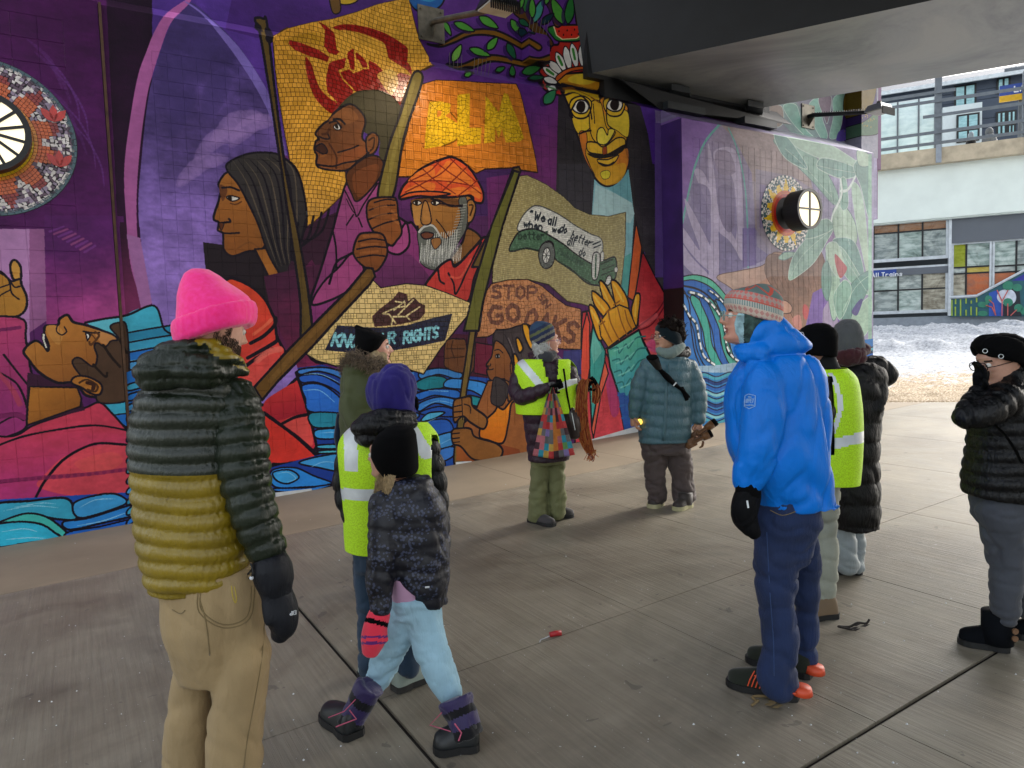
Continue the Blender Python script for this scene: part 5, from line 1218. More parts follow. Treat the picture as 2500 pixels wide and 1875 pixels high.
wgrid([1075, 1190, 1390], [315, 512, 562, 748], .5, [3, 0, 2, 6, 5, 4]); wgrid([1405, 1595, 1780, 1960], [290, 500, 550, 700], .5, [0, 2, 0, 2, 0, 2, 4, 5, 4])
b = MB(); sbox(b, sp(*k4(1065, 500), .3)[0], AR, .32, .5, sp(*k4(1070, 312), .3)[1], z_fb); b.build('grey_panel', M_grey, stn)
b = MB(); sbox(b, sp(*k4(1047, 500), .3)[0], sp(*k4(1070, 500), .3)[0], .25, .6, z_pl, z_fb); b.build('corner_post', M_frame, stn)
# painted stair panel
def spoly(pts, o, th, fr=k4): return [SP(a, o, z) for a, z in (sp(*fr(x, y), o) for x, y in pts)]
PANEL = empty('stair_panel', SP(*(lambda q: (q[0], .3, q[1]))(sp(*k4(1400, 800), .3))), None, None); PANEL.parent = stn; PANEL.location = PANEL.location - stn.location
def art(pts, col, o, th=.01, sm=False, name='painted_shape'):
    P = [np.array(p) for p in spline(pts, True, 5)] if sm else pts
    MB().prism(spoly(P, o, th), SN * th).build(name, simple('paint_' + col[1:], col, .5), PNL)
_b = MB().prism(spoly([(1060, 768), (1270, 752), (1700, 520), (2300, 200), (2300, 905), (1060, 905)], .28, .2), SN * .2)
PNL = _b.build('stair_panel', simple('panel_teal', '#1f5560', .5), stn); bpy.data.objects.remove(PANEL)
art([(1560, 615), (1700, 540), (1900, 440), (1900, 610)], '#2a2c8c', .27); art([(1375, 715), (1440, 690), (1490, 720), (1490, 902), (1375, 902)], '#2450a8', .27); art([(1490, 700), (1620, 660), (1640, 902), (1490, 902)], '#181c28', .268)
art([(1440, 750), (1470, 695), (1560, 690), (1596, 745), (1570, 800), (1480, 800)], '#c8cdd8', .262, sm=True)
for cx, cy, rx, ry in ((1530, 655, 45, 38), (1605, 670, 38, 30), (1530, 790, 40, 34), (1615, 835, 36, 32), (1372, 765, 30, 32), (1325, 808, 42, 24), (1325, 880, 40, 22), (1660, 860, 30, 30)):
    art([(cx + rx * math.cos(a), cy + ry * math.sin(a)) for a in np.linspace(0, 6.28, 9)[:-1]], '#2f7c62', .258, sm=True, name='painted_leaf')
for x, y0, y1 in ((1075, 770, 900), (1105, 762, 805), (1103, 825, 900), (1145, 765, 900), (1190, 758, 800), (1190, 850, 898), (1232, 775, 800), (1230, 825, 895), (1275, 752, 790), (1275, 830, 898)):
    art([(x - 6, y0), (x + 6, y0), (x + 6, y1), (x - 6, y1)], '#8fa83a', .262)
for P in ([(1480, 900), (1482, 780), (1530, 690)], [(1430, 895), (1400, 830), (1350, 815)], [(1428, 896), (1410, 800), (1375, 770)], [(1527, 898), (1527, 800)], [(1550, 898), (1600, 850)], [(1480, 780), (1440, 690)]):
    Q = [SP(a, .25, z) for a, z in (sp(*k4(x, y), .25) for x, y in P)]; MB().tube(Q, .02, 5).build('painted_stem', simple('paint_pink', '#c0605c', .5), PNL)
_b = MB(); Q = [SP(a, .26, z) for a, z in (sp(*k4(x, y), .26) for x, y in ((1060, 752), (1270, 740), (1700, 508), (2300, 188)))]; _b.tube(Q, .05, 6); _b.build('panel_edge_trim', M_frame, stn)
# lettering in real strokes
def text3d(text, org, ex, ey, w, mat, parent, name='lettering', slant=0, th=.01, gap=.35):
    """ex: one letter width vector, ey: letter height vector (downwards)"""
    mb = MB(); x = 0.; ex, ey, org = map(np.asarray, (ex, ey, org)); n = np.cross(ex, ey); n = n / np.linalg.norm(n)
    for c_ in text:
        if c_ == ' ': x += .7; continue
        k = .35 if c_ in "il'.I" else 1.15 if c_ in 'mwMW' else 1.
        for st_ in (LETTERS.get(c_) or LETTERS[c_.upper()]).split('|'):
            q = [org + ex * (x + float(a.split(',')[0]) * k) + ey * float(a.split(',')[1]) for a in st_.split()]
            for a, b in zip(q[:-1], q[1:]):
                d = b - a; L = np.linalg.norm(d)
                if L < 1e-6: continue
                d /= L; e = np.cross(d, n) * w / 2
                mb.frame_box(a - e - d * w * .3, d * (L + w * .6), e * 2, n * th)
        x += k + gap
    return mb.build(name, mat, parent)
a_, z_ = sp(*k4(427, 555), .33); text3d('All Trains', SP(a_, .33, z_), SG * .1, -UPV * .16, .03, M_wh, stn)
# railing on the platform edge
ro_ = -.1
rail = empty('platform_railing', SP(30, ro_, z_ct), 'grey steel railing of wide flat bars along the station platform', 'railing')
def zat(x, y): return sp(*k3(x, y), ro_)[1]
for x, y, xl in ((945, 415, 360), (945, 487, 360), (945, 605, 840), (945, 740, 360), (945, 828, 360), (1500, 240, 1500)):
    z = zat(x, y); b = MB(); sbox(b, sp(*k3(xl, y), ro_)[0], AR if y > 420 or y == 240 else sp(*k3(1105, y), ro_)[0], ro_ - .03, ro_ + .01, z - .055, z + .055); b.build('flat_bar', M_rail, rail)
for x in (250, 965, 1680): 
    a = sp(*k3(x, 600), ro_)[0]; b = MB(); sbox(b, a - .11, a + .11, ro_ + .02, ro_ + .2, z_ct, zat(x, 240)); b.build('rail_post', M_rail, rail)
    b = MB(); sbox(b, a - .09, a + .09, -.42, -.352, z_ct - .55, z_ct + .1); b.build('post_bracket', M_lgrey, rail)
# wind screen of pale glass behind the railing
M_ws = pane_mat('pale_screen_glass', '#b4ccd0', '#cfe2e2', '#dcecec'); scr = empty('wind_screen', SP(28, 3, z_fb), 'pale glass wind screen behind the platform railing', 'glass screen')
xs = [300, 470, 635, 805, 937]; 
for x0, x1 in zip(xs[:-1], xs[1:]):
    a, b_ = sp(*k3(x0, 700), 2.)[0], sp(*k3(x1, 700), 2.)[0]; zt = sp(*k3((x0 + x1) / 2, 545 - (x1 - 470) * .15), 2.)[1]
    b = MB(); sbox(b, a + .02, b_ - .02, 2., 2.04, z_fb, zt); b.build('glass_panel', M_ws, scr); b = MB(); sbox(b, b_ - .03, b_ + .03, 1.96, 2.08, z_fb, zt + .05); b.build('screen_post', M_rail, scr)
# sign
a0, z0_ = sp(*k3(1460, 485), .5); a1_, z1_ = sp(*k3(1800, 440), .5); zt = sp(*k3(1460, 400), .5)[1]; zm = sp(*k3(1460, 450), .5)[1]
sg = empty('station_sign', SP(a0, .5, z0_), 'blue and yellow station name sign above the platform', 'sign')
b = MB(); sbox(b, a0, a0 + 4, .5, .58, zm, zt + .15); b.build('blue_panel', M_bl, sg); b = MB(); sbox(b, a0, a0 + 4, .49, .58, z0_ - .05, zm); b.build('yellow_panel', M_ye, sg)
text3d('LAKE STREET / MIDTOWN', SP(a0 + .45, .49, zt + .06), SG * .13, -UPV * .2, .04, M_wh, sg); text3d('to downtown Minneapolis', SP(a0 + .8, .48, zm - .1), SG * .09, -UPV * .17, .03, M_bk, sg)
b = MB(); sbox(b, a0 + .6, a0 + .72, .6, .7, z_fb, zt); sbox(b, a0 + 3, a0 + 3.12, .6, .7, z_fb, zt); b.build('sign_post', M_rail, sg)
# apartment building behind
AD = SD + 24
def ap(x, y, off=0.):
    q = hit(x, y, SN, AD + off); return SG @ q, q[2]
def AP(a, off, z): return SG * a + SN * (AD + off) + UPV * z
def abox(mb, a0, a1, o0, o1, z0, z1): return mb.frame_box(AP(a0, o0, z0), SG * (a1 - a0), SN * (o1 - o0), UPV * (z1 - z0))
M_side = simple('dark_blue_siding', '#3c4656', .6, 0, .1, .5); M_whs = simple('white_siding', '#c9d2d4', .6, 0, .05); M_roof = simple('roof_slate', '#444c58', .7); M_glz = pane_mat('sky_glass', '#6f9aa0', '#88b8be', '#a4ccd0')
apt = empty('apartment_building', AP(50, 0, 1), 'dark blue apartment block with white bays rising behind the platform', 'building')
zr = [ap(*k3(x, y))[1] for x, y in ((430, 450), (1659, 300))]; aL, aR = ap(*k3(-1500, 400))[0], ap(*k3(3000, 400))[0]; zt = ap(*k3(1200, 330))[1]
n_ = 26; zlo = 1.0
for k in range(n_):
    z0_ = zlo + (zt - zlo) * k / n_; b = MB(); abox(b, aL, aR, -.02 * 0, .6, z0_, z0_ + (zt - zlo) / n_ - .03); b.build('siding_board', M_side, apt)
b = MB(); abox(b, aL, aR, .1, 12, zlo, zt); b.build('wall', M_side, apt)
b = MB(); zr1 = ap(*k3(1659, 205), 3)[1]; b.prism([AP(aL, -.6, zt - .1), AP(aL, 6, zr1 + 1), AP(aL, 12, zt)], SG * (aR - aL)); b.build('roof', M_roof, apt)
b = MB(); abox(b, aL, aR, -.7, -.55, zt - .2, zt + .05); b.build('gutter', M_frame, apt)
for x0, x1, y0, y1 in ((1000, 1320, 540, 860), (470, 935, 520, 960), (-400, 300, 540, 1000)):
    a, c_ = ap(*k3(x0, y0), -1.2)[0], ap(*k3(x1, y0), -1.2)[0]; b = MB(); abox(b, a, c_, -1.2, 0, zlo, ap(*k3(x0, y0), -1.2)[1]); b.build('white_bay', M_whs, apt)
for x0, x1, y0, y1, of in ((1110, 1255, 380, 450, 0), (1110, 1255, 480, 540, 0), (1455, 1530, 315, 400, 0), (1130, 1280, 615, 695, -1.2), (1450, 1500, 590, 655, 0), (1535, 1580, 580, 645, 0), (1450, 1500, 695, 745, 0), (1540, 1575, 690, 730, 0), (1130, 1280, 740, 800, -1.2), (1700, 1780, 360, 440, 0), (700, 760, 600, 680, -1.2), (560, 620, 620, 700, -1.2)):
    a, zt_ = ap(*k3(x0, y0), of - .08); c_, zb_ = ap(*k3(x1, y1), of - .08); zb_ = ap(*k3(x0, y1 + 10), of - .08)[1]
    b = MB(); abox(b, a - .12, c_ + .12, of - .1, of - .02, zb_ - .12, zt_ + .12); fw = b.build('window', M_black, apt)
    m = (a + c_) / 2; po = np.array([0, 0, 0])
    for u0, u1 in ((a, m - .06), (m + .06, c_)):
        b = MB(); abox(b, u0, u1, of - .13, of - .1, zb_, zt_); b.build('pane', M_glz, fw)
# ------------------------------------------------------------------ snow between paving and station
tsn = NT('mottled_snow'); g = tsn.n('NewGeometry').outputs['Position']
dd = tsn.n('VectorMath', operation='DOT_PRODUCT'); tsn.l(g, dd.inputs[0]); dd.inputs[1].default_value = EN
dist = tsn.math('SUBTRACT', dd.outputs['Value'], PE)
grass = tsn.noise(6, 6, .7, vec=g, stretch=(1, 1, 1), dist=1.); grassf = tsn.noise(38, 4, .6, vec=g)
leafc = tsn.ramp(grassf, (.3, (.12, .08, .045)), (.5, (.38, .27, .15)), (.65, (.7, .6, .45)))
snowc = tsn.ramp(tsn.noise(14, 5, .7, vec=g), (.3, (.17, .17, .18)), (.42, (.33, .35, .38)), (.62, (.56, .58, .61)))  # snow tone mottled by noise, grey to pale
msk = tsn.math('SUBTRACT', tsn.math('MULTIPLY_ADD', grass, 3.2, -.35), tsn.math('MULTIPLY', dist, .27))
mk = tsn.ramp(msk, (.35, (0, 0, 0)), (.6, (1, 1, 1)))
road = tsn.math('LESS_THAN', tsn.math('ABSOLUTE', tsn.math('SUBTRACT', dist, 7.2)), .55)
c = tsn.mix(mk, snowc, leafc); M_snow = tsn.fin(c, .75, tsn.bump(tsn.noise(30, 5, .7, vec=g), .9, .04))
base_z = lambda p: gz(p) if EN @ p <= PE else 0
A0 = PE; Bst = SD
nx, ny = 300, 170; V = []
rs = np.random.RandomState(4)
_nc = {}
def ns(x, y, f, seed):
    if (f, seed) not in _nc:
        r_ = np.random.RandomState(seed); _nc[f, seed] = [(math.cos(a) * ff, math.sin(a) * ff, ph) for a, ff, ph in ((r_.rand() * 6.28, f * (.6 + r_.rand() * 1.2), r_.rand() * 6.28) for _ in range(6))]
    return sum(math.sin(x * p + y * q + r) for p, q, r in _nc[f, seed]) / 6
for j in range(ny + 1):
    t = (j / ny) ** 1.25
    for i in range(nx + 1):
        a = 2 + 34 * (i / nx)
        p0 = SG * a; e0 = None
        # start point on paving edge, end point at station front
        q0 = EN * PE + GDIR * (-6 + 34 * i / nx); q1 = SN * (SD + .6) + SG * (AL * .2 + 4 + (42) * i / nx - 18)
        q = q0 + (q1 - q0) * t; z = gz(q0) * (1 - t) + (z_b - .02) * t; dd_ = (EN @ q - PE)
        h = 0
        if dd_ > .05:
            edge = min(1, dd_ / .6); h = .03 * edge * (ns(q[0], q[1], 9, 1) + ns(q[0], q[1], 21, 2) * .7) + .04 * edge
            bank = math.exp(-((t - .66) / .13) ** 2) + .8 * math.exp(-((t - .42) / .03) ** 2); h += bank * (.24 + .2 * ns(q[0], q[1], 5, 3) + .16 * abs(ns(q[0], q[1], 11, 4)) + .12 * abs(ns(q[0], q[1], 23, 5))) + .05 * abs(ns(q[0], q[1], 17, 6)) * edge
            if abs(t - .47) < .018: h = -.01
            if t > .9: h *= max(0, (1 - t) * 10)
        else: h = -.02
        V.append(q + UPV * (z + h))
F = [(j * (nx + 1) + i, j * (nx + 1) + i + 1, (j + 1) * (nx + 1) + i + 1, (j + 1) * (nx + 1) + i) for j in range(ny) for i in range(nx)]
snow = tag(mesh('snowy_ground', V, F, None, M_snow, True), kind='structure')
# wide ground reaching the horizon
M_far = simple('far_snow_ground', '#8f9294', .9, 0, .3, .1)
tag(MB().add([(-250, -250, -.6), (250, -250, -.6), (250, 250, -.6), (-250, 250, -.6)], [(0, 1, 2, 3)]).build('ground', M_far), kind='structure')
tag(MB().add([SN * (SD + .69) + SG * -60 + UPV * (z_b - .06), SN * (SD + .69) + SG * 90 + UPV * (z_b - .06), SN * (SD + 80) + SG * 90 + UPV * (z_b - .06), SN * (SD + 80) + SG * -60 + UPV * (z_b - .06)], [(0, 1, 2, 3)]).build('street', M_far), kind='structure')

# unpainted white strips of primer along the wall foot
M_prim = simple('white_primer', '#c9ccce', .7)
for (x0, y0, x1, y1, h0, h1) in ((672, 1207, 760, 1190, .045, .02), (1112, 1130, 1150, 1123, .03, .01), (1440, 1078, 1560, 1053, .01, .09)):
    a, b = wall_sz(x0, y0, 0), wall_sz(x1, y1, 0); g0_, g1_ = .037 * (a[0] + .64), .037 * (b[0] + .64)
    MB().prism([W(a[0], -.012, g0_ - .02), W(b[0], -.012, g1_ - .02), W(b[0], -.012, g1_ + h1), W(a[0], -.012, g0_ + h0)], NV * .004).build('bare_strip', M_prim, wall)
# ------------------------------------------------------------------ figures: tools
TS = bpy.data.scenes.new('workbench')      # a bare scene, only to run modifiers quickly; removed at the end
HORIZ = np.array([1., 0, 0])


class Fig:
    def __init__(s, Y0, feet, label, name='person'):
        s.Y = Y0; g = ground(*feet); s.base = np.array([g[0], Y0, gz(np.array([g[0], Y0, 0]))])
        s.o = empty(name, s.base, label, 'person')
    def P(s, x, y, dy=0.):
        v = ray(x, y); return C + v * ((s.Y + dy) / v[1])
    def m(s, px, dy=0.): return px * (s.Y + dy) / CAM_F
    def ring(s, r, n=28, grow=0.):
        cx, cy, hw, dep = r[:4]; dy = r[4] if len(r) > 4 else 0.; ti = math.radians(r[5]) if len(r) > 5 else 0.; pw = r[6] if len(r) > 6 else 2.3
        c = s.P(cx, cy, dy); a = (HORIZ * math.cos(ti) + UPV * math.sin(ti)) * (s.m(hw, dy) + grow); b = np.array([0, 1., 0]) * (dep + grow)
        out = []
        for k in range(n):
            t = 2 * math.pi * k / n; ct, st = math.cos(t), math.sin(t)
            out.append(c + a * math.copysign(abs(ct) ** (2 / pw), ct) + b * math.copysign(abs(st) ** (2 / pw), st))
        return out
    def loft(s, rings, n=28, grow=0., cap=True):
        V, F = [], []; rings = rings if s.P(*rings[0][:2])[2] < s.P(*rings[-1][:2])[2] else rings[::-1]
        for r in rings: V += s.ring(r, n, grow)
        for i in range(len(rings) - 1):
            for k in range(n): F.append((i * n + k, i * n + (k + 1) % n, (i + 1) * n + (k + 1) % n, (i + 1) * n + k))
        if cap: F += [tuple(range(n - 1, -1, -1)), tuple(range((len(rings) - 1) * n, len(rings) * n))]
        return V, F
    def limb(s, pts, n=16, flat=None):
        """pts: (x, y, radius px[, dy])"""
        P = [s.P(p[0], p[1], p[3] if len(p) > 3 else 0.) for p in pts]; R = [s.m(p[2], p[3] if len(p) > 3 else 0.) for p in pts]
        Q, RR = [], []
        sp_ = spline([np.append(p, r) for p, r in zip(P, R)], False, 4) if len(P) > 2 else [np.append(p, r) for p, r in zip(P, R)]
        for q in sp_: Q.append(q[:3]); RR.append(max(.004, q[3]))
        # rounded ends
        d0 = (Q[0] - Q[1]); d0 /= np.linalg.norm(d0); d1 = (Q[-1] - Q[-2]); d1 /= np.linalg.norm(d1)
        Q = [Q[0] + d0 * RR[0] * .8, Q[0] + d0 * RR[0] * .5] + Q + [Q[-1] + d1 * RR[-1] * .5, Q[-1] + d1 * RR[-1] * .8]; RR = [RR[0] * .45, RR[0] * .85] + RR + [RR[-1] * .85, RR[-1] * .45]
        s.last = (np.array(Q), np.array(RR))
        return tube_vf(Q, RR, n, True, flat)


def merge(parts):
    V, F = [], []
    for v, f in parts:
        k = len(V); V += [tuple(p) for p in v]; F += [tuple(i + k for i in q) for q in f]
    return V, F


def solid(parts, voxel, smooth=4):
    """one continuous skin over overlapping closed shapes -> vertices, faces"""
    V, F = merge(parts); me = bpy.data.meshes.new('t'); me.from_pydata(V, [], F); o = bpy.data.objects.new('t', me); TS.collection.objects.link(o)
    r = o.modifiers.new('r', 'REMESH'); r.mode = 'VOXEL'; r.voxel_size = voxel
    if smooth: q = o.modifiers.new('s', 'SMOOTH'); q.factor = .5; q.iterations = smooth
    TS.view_layers[0].update()
    with bpy.context.temp_override(scene=TS, view_layer=TS.view_layers[0]): d = bpy.context.evaluated_depsgraph_get()
    d.update(); m2 = bpy.data.meshes.new_from_object(o.evaluated_get(d)); bpy.data.objects.remove(o); bpy.data.meshes.remove(me)
    return m2


def arr(me, what='co'):
    a = np.empty(len(me.vertices) * 3, np.float32)
    if what == 'co': me.vertices.foreach_get('co', a)
    else: me.vertex_normals.foreach_get('vector', a)
    return a.reshape(-1, 3).astype(float)


def waves(co, f, seed, n=9, st=(1, 1, 1)):
    r = np.random.RandomState(seed); out = 0
    for k in range(n):
        d = r.randn(3); d /= np.linalg.norm(d); out = out + np.sin((co * st) @ d * f * (.5 + r.rand() * 1.5) + r.rand() * 6.28 + 1.5 * np.sin((co @ r.randn(3)) * f * .3))
    return out / math.sqrt(n)


def seglocal(co, Q, R):
    """nearest point of a limb: length along it and distance relative to its radius"""
    best = np.full(len(co), 1e9); al = np.zeros(len(co)); L = 0
    for i in range(len(Q) - 1):
        d = Q[i + 1] - Q[i]; ll = np.linalg.norm(d); t = np.clip(((co - Q[i]) @ d) / (ll * ll + 1e-12), 0, 1)
        e = np.linalg.norm(co - Q[i] - t[:, None] * d, axis=1) / (R[i] * (1 - t) + R[i + 1] * t)
        k = e < best; best[k] = e[k]; al[k] = L + t[k] * ll; L += ll
    return al, best


def garment(fig, name, parts, mats, voxel=.012, quilt=None, limbs=(), wr=(.006, 14), zone=None, smooth=4, label=None, st=(1, 1, 1), post=None, parent=None, fade=None):
    """quilt=(pitch, depth): stitched rows round the body and along each limb"""
    me = solid(parts, voxel, smooth); co, no = arr(me), arr(me, 'no'); seed = len(co) % 97
    disp = wr[0] * (waves(co, wr[1], seed, 9, st) * .6 + waves(co, wr[1] * 2.6, seed + 1, 9, st) * .4)
    if wr[0] > .0031:
        for q_, (ff, aa) in enumerate(((.55, 1.3), (1.1, 1.5), (2.4, 1.0))):
            w2 = waves(co, wr[1] * ff, seed + 11 + q_, 7, st); disp = disp - wr[0] * aa * np.exp(-(w2 / .24) ** 2) + wr[0] * aa * .35
    if fade is not None: disp = disp * fade(co)
    if quilt:
        pitch, depth = quilt[:2]; u = (co[:, 2] + .05 * co[:, 0] + .012 * waves(co, 7, seed + 2)) / pitch
        if limbs:
            bb = np.full(len(co), 1e9)
            for Q, R in limbs:
                al, e = seglocal(co, Q, R); k = (e < 1.22) & (e < bb); u = np.where(k, (al + .006 * waves(co, 9, seed + 3)) / pitch, u); bb = np.where(k, e, bb)
        ph = np.abs(np.sin(math.pi * u)); disp = disp + depth * (ph ** .55 - 1)
        # little puckers that run away from each seam
        disp = disp + .2 * depth * np.sin(np.arctan2(co[:, 1] - fig.Y, co[:, 0] - fig.base[0]) * 52 + 6 * np.sin(u * 2.1)) * (1 - ph)
    co = co + no * disp[:, None]
    if post: co = post(co, no)
    me.vertices.foreach_set('co', co.astype(np.float32).ravel()); me.update()
    me.name = name; o = link(name, me, parent or fig.o, None, True)
    for m in (mats if isinstance(mats, (list, tuple)) else [mats]): me.materials.append(m)
    if zone:
        cen = np.empty(len(me.polygons) * 3, np.float32); me.polygons.foreach_get('center', cen); cen = cen.reshape(-1, 3).astype(float)
        nn = np.empty(len(me.polygons) * 3, np.float32); me.polygons.foreach_get('normal', nn)
        me.polygons.foreach_set('material_index', np.asarray(zone(cen, proj(cen), nn.reshape(-1, 3)), np.int32))
    if label: o['label'] = label
    return o


def part(fig, name, vf, mats, smooth=True, label=None, parent=None, sub=0):
    o = mesh(name, vf[0], vf[1], parent or fig.o, mats, smooth)
    if sub:
        m = o.modifiers.new('sub', 'SUBSURF'); m.levels = m.render_levels = sub
    if label: o['label'] = label
    return o


def shell(fig, name, rings, mats, keep, zone, grow=.02, n=150, sub=16, label=None, th=.004):
    """a vest: an open skin round the torso with arm holes and neck cut away"""
    R = [np.array(r[:4] + ((r[4] if len(r) > 4 else 0.), (r[5] if len(r) > 5 else 0.), (r[6] if len(r) > 6 else 2.3))) for r in rings]
    RR = [tuple(q) for q in spline(R, False, sub)]
    V, F = fig.loft(RR, n, grow, cap=False); V = np.array(V)
    V = V + (waves(V, 16, 4)[:, None] * .003) * np.array([1, 1, 0])
    cen = np.array([V[list(f)].mean(0) for f in F]); px = proj(cen); cx = np.array([fig.base[0], fig.Y])
    front = np.array([np.cross(V[f[1]] - V[f[0]], V[f[3]] - V[f[0]])[1] < 0 for f in F])
    k = keep(px[:, 0], px[:, 1], front); F2 = [f for f, q in zip(F, k) if q]; z = zone(px[:, 0], px[:, 1], front)
    mi = [int(q) for q, kk in zip(z, k) if kk]
    o = mesh(name, V, F2, fig.o, mats, True, mi)
    s_ = o.modifiers.new('solid', 'SOLIDIFY'); s_.thickness = th; s_.offset = 1
    if label: o['label'] = label
    return o


def head_vf(fig, cx, cy, yaw, H=.235, wide=1., dy=0., pitch=0., hatted=True):
    """a head with brow, nose, lips, chin and ears; faces along yaw (0 = photo right, 90 = away)"""
    zt = [0, .05, .12, .2, .25, .3, .36, .42, .5, .58, .64, .70, .78, .88, .95, 1]
    fr = [.18, .36, .43, .40, .395, .41, .40, .405, .40, .39, .405, .43, .42, .34, .22, .02]
    bk = [.12, .14, .17, .22, .27, .31, .35, .39, .43, .455, .465, .465, .44, .36, .24, .02]
    sd = [.10, .19, .25, .285, .30, .31, .325, .335, .345, .35, .352, .35, .33, .26, .17, .02]
    nz, na = 46, 56; V, F, MI = [], [], []
    c = fig.P(cx, cy, dy); ya = math.radians(yaw); d = np.array([math.cos(ya), math.sin(ya), 0]); e = np.array([-d[1], d[0], 0]); pt = math.radians(pitch)
    fz = d * math.cos(pt) + UPV * math.sin(pt); uz = UPV * math.cos(pt) - d * math.sin(pt)
    g = lambda x, m_, s_: math.exp(-((x - m_) / s_) ** 2)
    for i in range(nz + 1):
        z = i / nz; f_, b_, s_ = (np.interp(z, zt, q) for q in (fr, bk, sd))
        for k in range(na):
            t = 2 * math.pi * k / na; t = t if t <= math.pi else t - 2 * math.pi
            ct, st = math.cos(t), math.sin(t); x = (f_ if ct > 0 else b_) * math.copysign(abs(ct) ** .9, ct); y = s_ * math.copysign(abs(st) ** .9, st)
            nose = g(z, .40, .05) * .11 + g(z, .47, .06) * .07 + g(z, .54, .06) * .045; nw = .13 + .07 * g(z, .385, .04)
            x += nose * g(t, 0, nw) * 1.05
            x += g(t, 0, .3) * (.028 * g(z, .295, .022) + .028 * g(z, .235, .022) - .016 * g(z, .265, .012) - .02 * g(z, .195, .03) + .02 * g(z, .1, .05))
            x -= .045 * g(abs(t), .42, .2) * g(z, .52, .05); x += .02 * g(abs(t), .4, .25) * g(z, .60, .035); x += .016 * g(abs(t), .62, .25) * g(z, .42, .06)
            ear = g(abs(t), 1.68, .13) * g(z, .46, .1); y += math.copysign(.06 * ear, t) if abs(t) > .1 else 0
            zz_ = z if z < .64 or not hatted else .64 + (z - .64) * .55
            if hatted and z > .64: x *= 1 - (z - .64) * .5; y *= 1 - (z - .64) * .4
            if hatted and ct < 0: x *= .86
            V.append(c + (fz * x + e * y * wide + uz * (zz_ - .5)) * H)
            MI.append((t, z))
    mi = []
    for i in range(nz):
        for k in range(na):
            F.append((i * na + k, i * na + (k + 1) % na, (i + 1) * na + (k + 1) % na, (i + 1) * na + k)); t, z = MI[i * na + k]
            z += .5 / nz; mi.append(1 if (abs(t) < .34 - abs(z - .265) * 3 and .225 < z < .312) else 2 if (.14 < abs(t) < .62 and .595 < z < .625) else 0)
    F += [tuple(range(na - 1, -1, -1)), tuple(range(nz * na, nz * na + na))]; mi += [0, 0]
    return V, F, mi, (c, fz, e, uz, H)


def ball(c, r, n=8, ax=None):
    V, F = [], []
    A = ax if ax is not None else np.eye(3)
    for i in range(n + 1):
        p = math.pi * i / n
        for k in range(2 * n):
            t = math.pi * k / n; V.append(np.asarray(c) + A.T @ (np.array([math.sin(p) * math.cos(t), math.sin(p) * math.sin(t), -math.cos(p)]) * r))
    for i in range(n):
        for k in range(2 * n): F.append((i * 2 * n + k, i * 2 * n + (k + 1) % (2 * n), (i + 1) * 2 * n + (k + 1) % (2 * n), (i + 1) * 2 * n + k))
    return V, F


M_lip = fabric('lips', '#8a4a42', .5, weave=0); M_brow = simple('brow_hair', '#3a2a20', .9); M_eye = simple('eye_white', '#d8d4cc', .25, bump=0); M_iris = simple('iris', '#2a1c14', .2, bump=0)
def skin_mat(name, col):
    t = NT(name); a = lin(col); c = t.ramp(t.noise(22, 5), (.3, tuple(v * .86 for v in a)), (.7, tuple(min(1, v * 1.1) for v in a)))
    m = t.fin(c, .48, t.bump(t.noise(160, 3), .15, .002)); t.b.inputs['Subsurface Weight'].default_value = .12; t.b.inputs['Subsurface Radius'].default_value = (.012, .005, .003); return m
M_skin = skin_mat('fair_skin', '#c49680'); M_skin2 = skin_mat('pink_skin', '#c8917c'); M_skin3 = skin_mat('tan_skin', '#b98a70')


def body(fig, cx, cy, yaw, skin, H=.235, neck=None, extra=(), glasses=None, dy=0., pitch=0., wide=1., brow=True, cheek=None):
    """head and neck with hands: the visible body"""
    V, F, mi, fr = head_vf(fig, cx, cy, yaw, H, wide, dy, pitch); c, fz, e, uz, H = fr
    V = list(V); F = list(F)
    nk = neck if neck is not None else c - uz * H * .95 - fz * .02
    P = tube_vf([c - uz * H * .25 - fz * .015, c - uz * H * .6 - fz * .02, nk], [.056, .054, .07], 16)
    tor = tube_vf([nk + UPV * .01, nk - UPV * .06], [.066, .06], 16, True)
    for v, f in (P, tor) + tuple(extra):
        k = len(V); V += list(v); F += [tuple(i + k for i in q) for q in f]; mi += [0] * len(f)
    if not brow: mi = [0 if q == 2 else q for q in mi]
    b = mesh('body', V, F, fig.o, [skin, M_lip, M_brow], True, mi)
    for sgn in (-1, 1):
        p = c + (fz * .355 + e * .135 * sgn * wide + uz * .02) * H
        part(fig, 'eye', ball(p, .0125), M_eye, parent=b); part(fig, 'iris', ball(p + (fz * .0085 + e * .001 * sgn), .0062), M_iris, parent=b)
    if glasses:
        mb = MB()
        for sgn in (-1, 1):
            p = c + (fz * .475 + e * .15 * sgn + uz * .015) * H; ring_ = [p + e * .026 * math.cos(a) + uz * .02 * math.sin(a) - fz * .006 * abs(math.cos(a)) * 0 for a in np.linspace(0, 2 * math.pi, 17)]
            mb.tube(ring_, .0022, 6, cap=False); mb.tube([p + e * .027 * sgn, p + e * .045 * sgn - fz * .02, p + e * .052 * sgn - fz * .11], .002, 5)
        mb.tube([c + (fz * .49 - e * .04 + uz * .03) * H, c + (fz * .49 + e * .04 + uz * .03) * H], .002, 5); mb.build('glasses', glasses, fig.o, True)
    fig.head = fr; return b


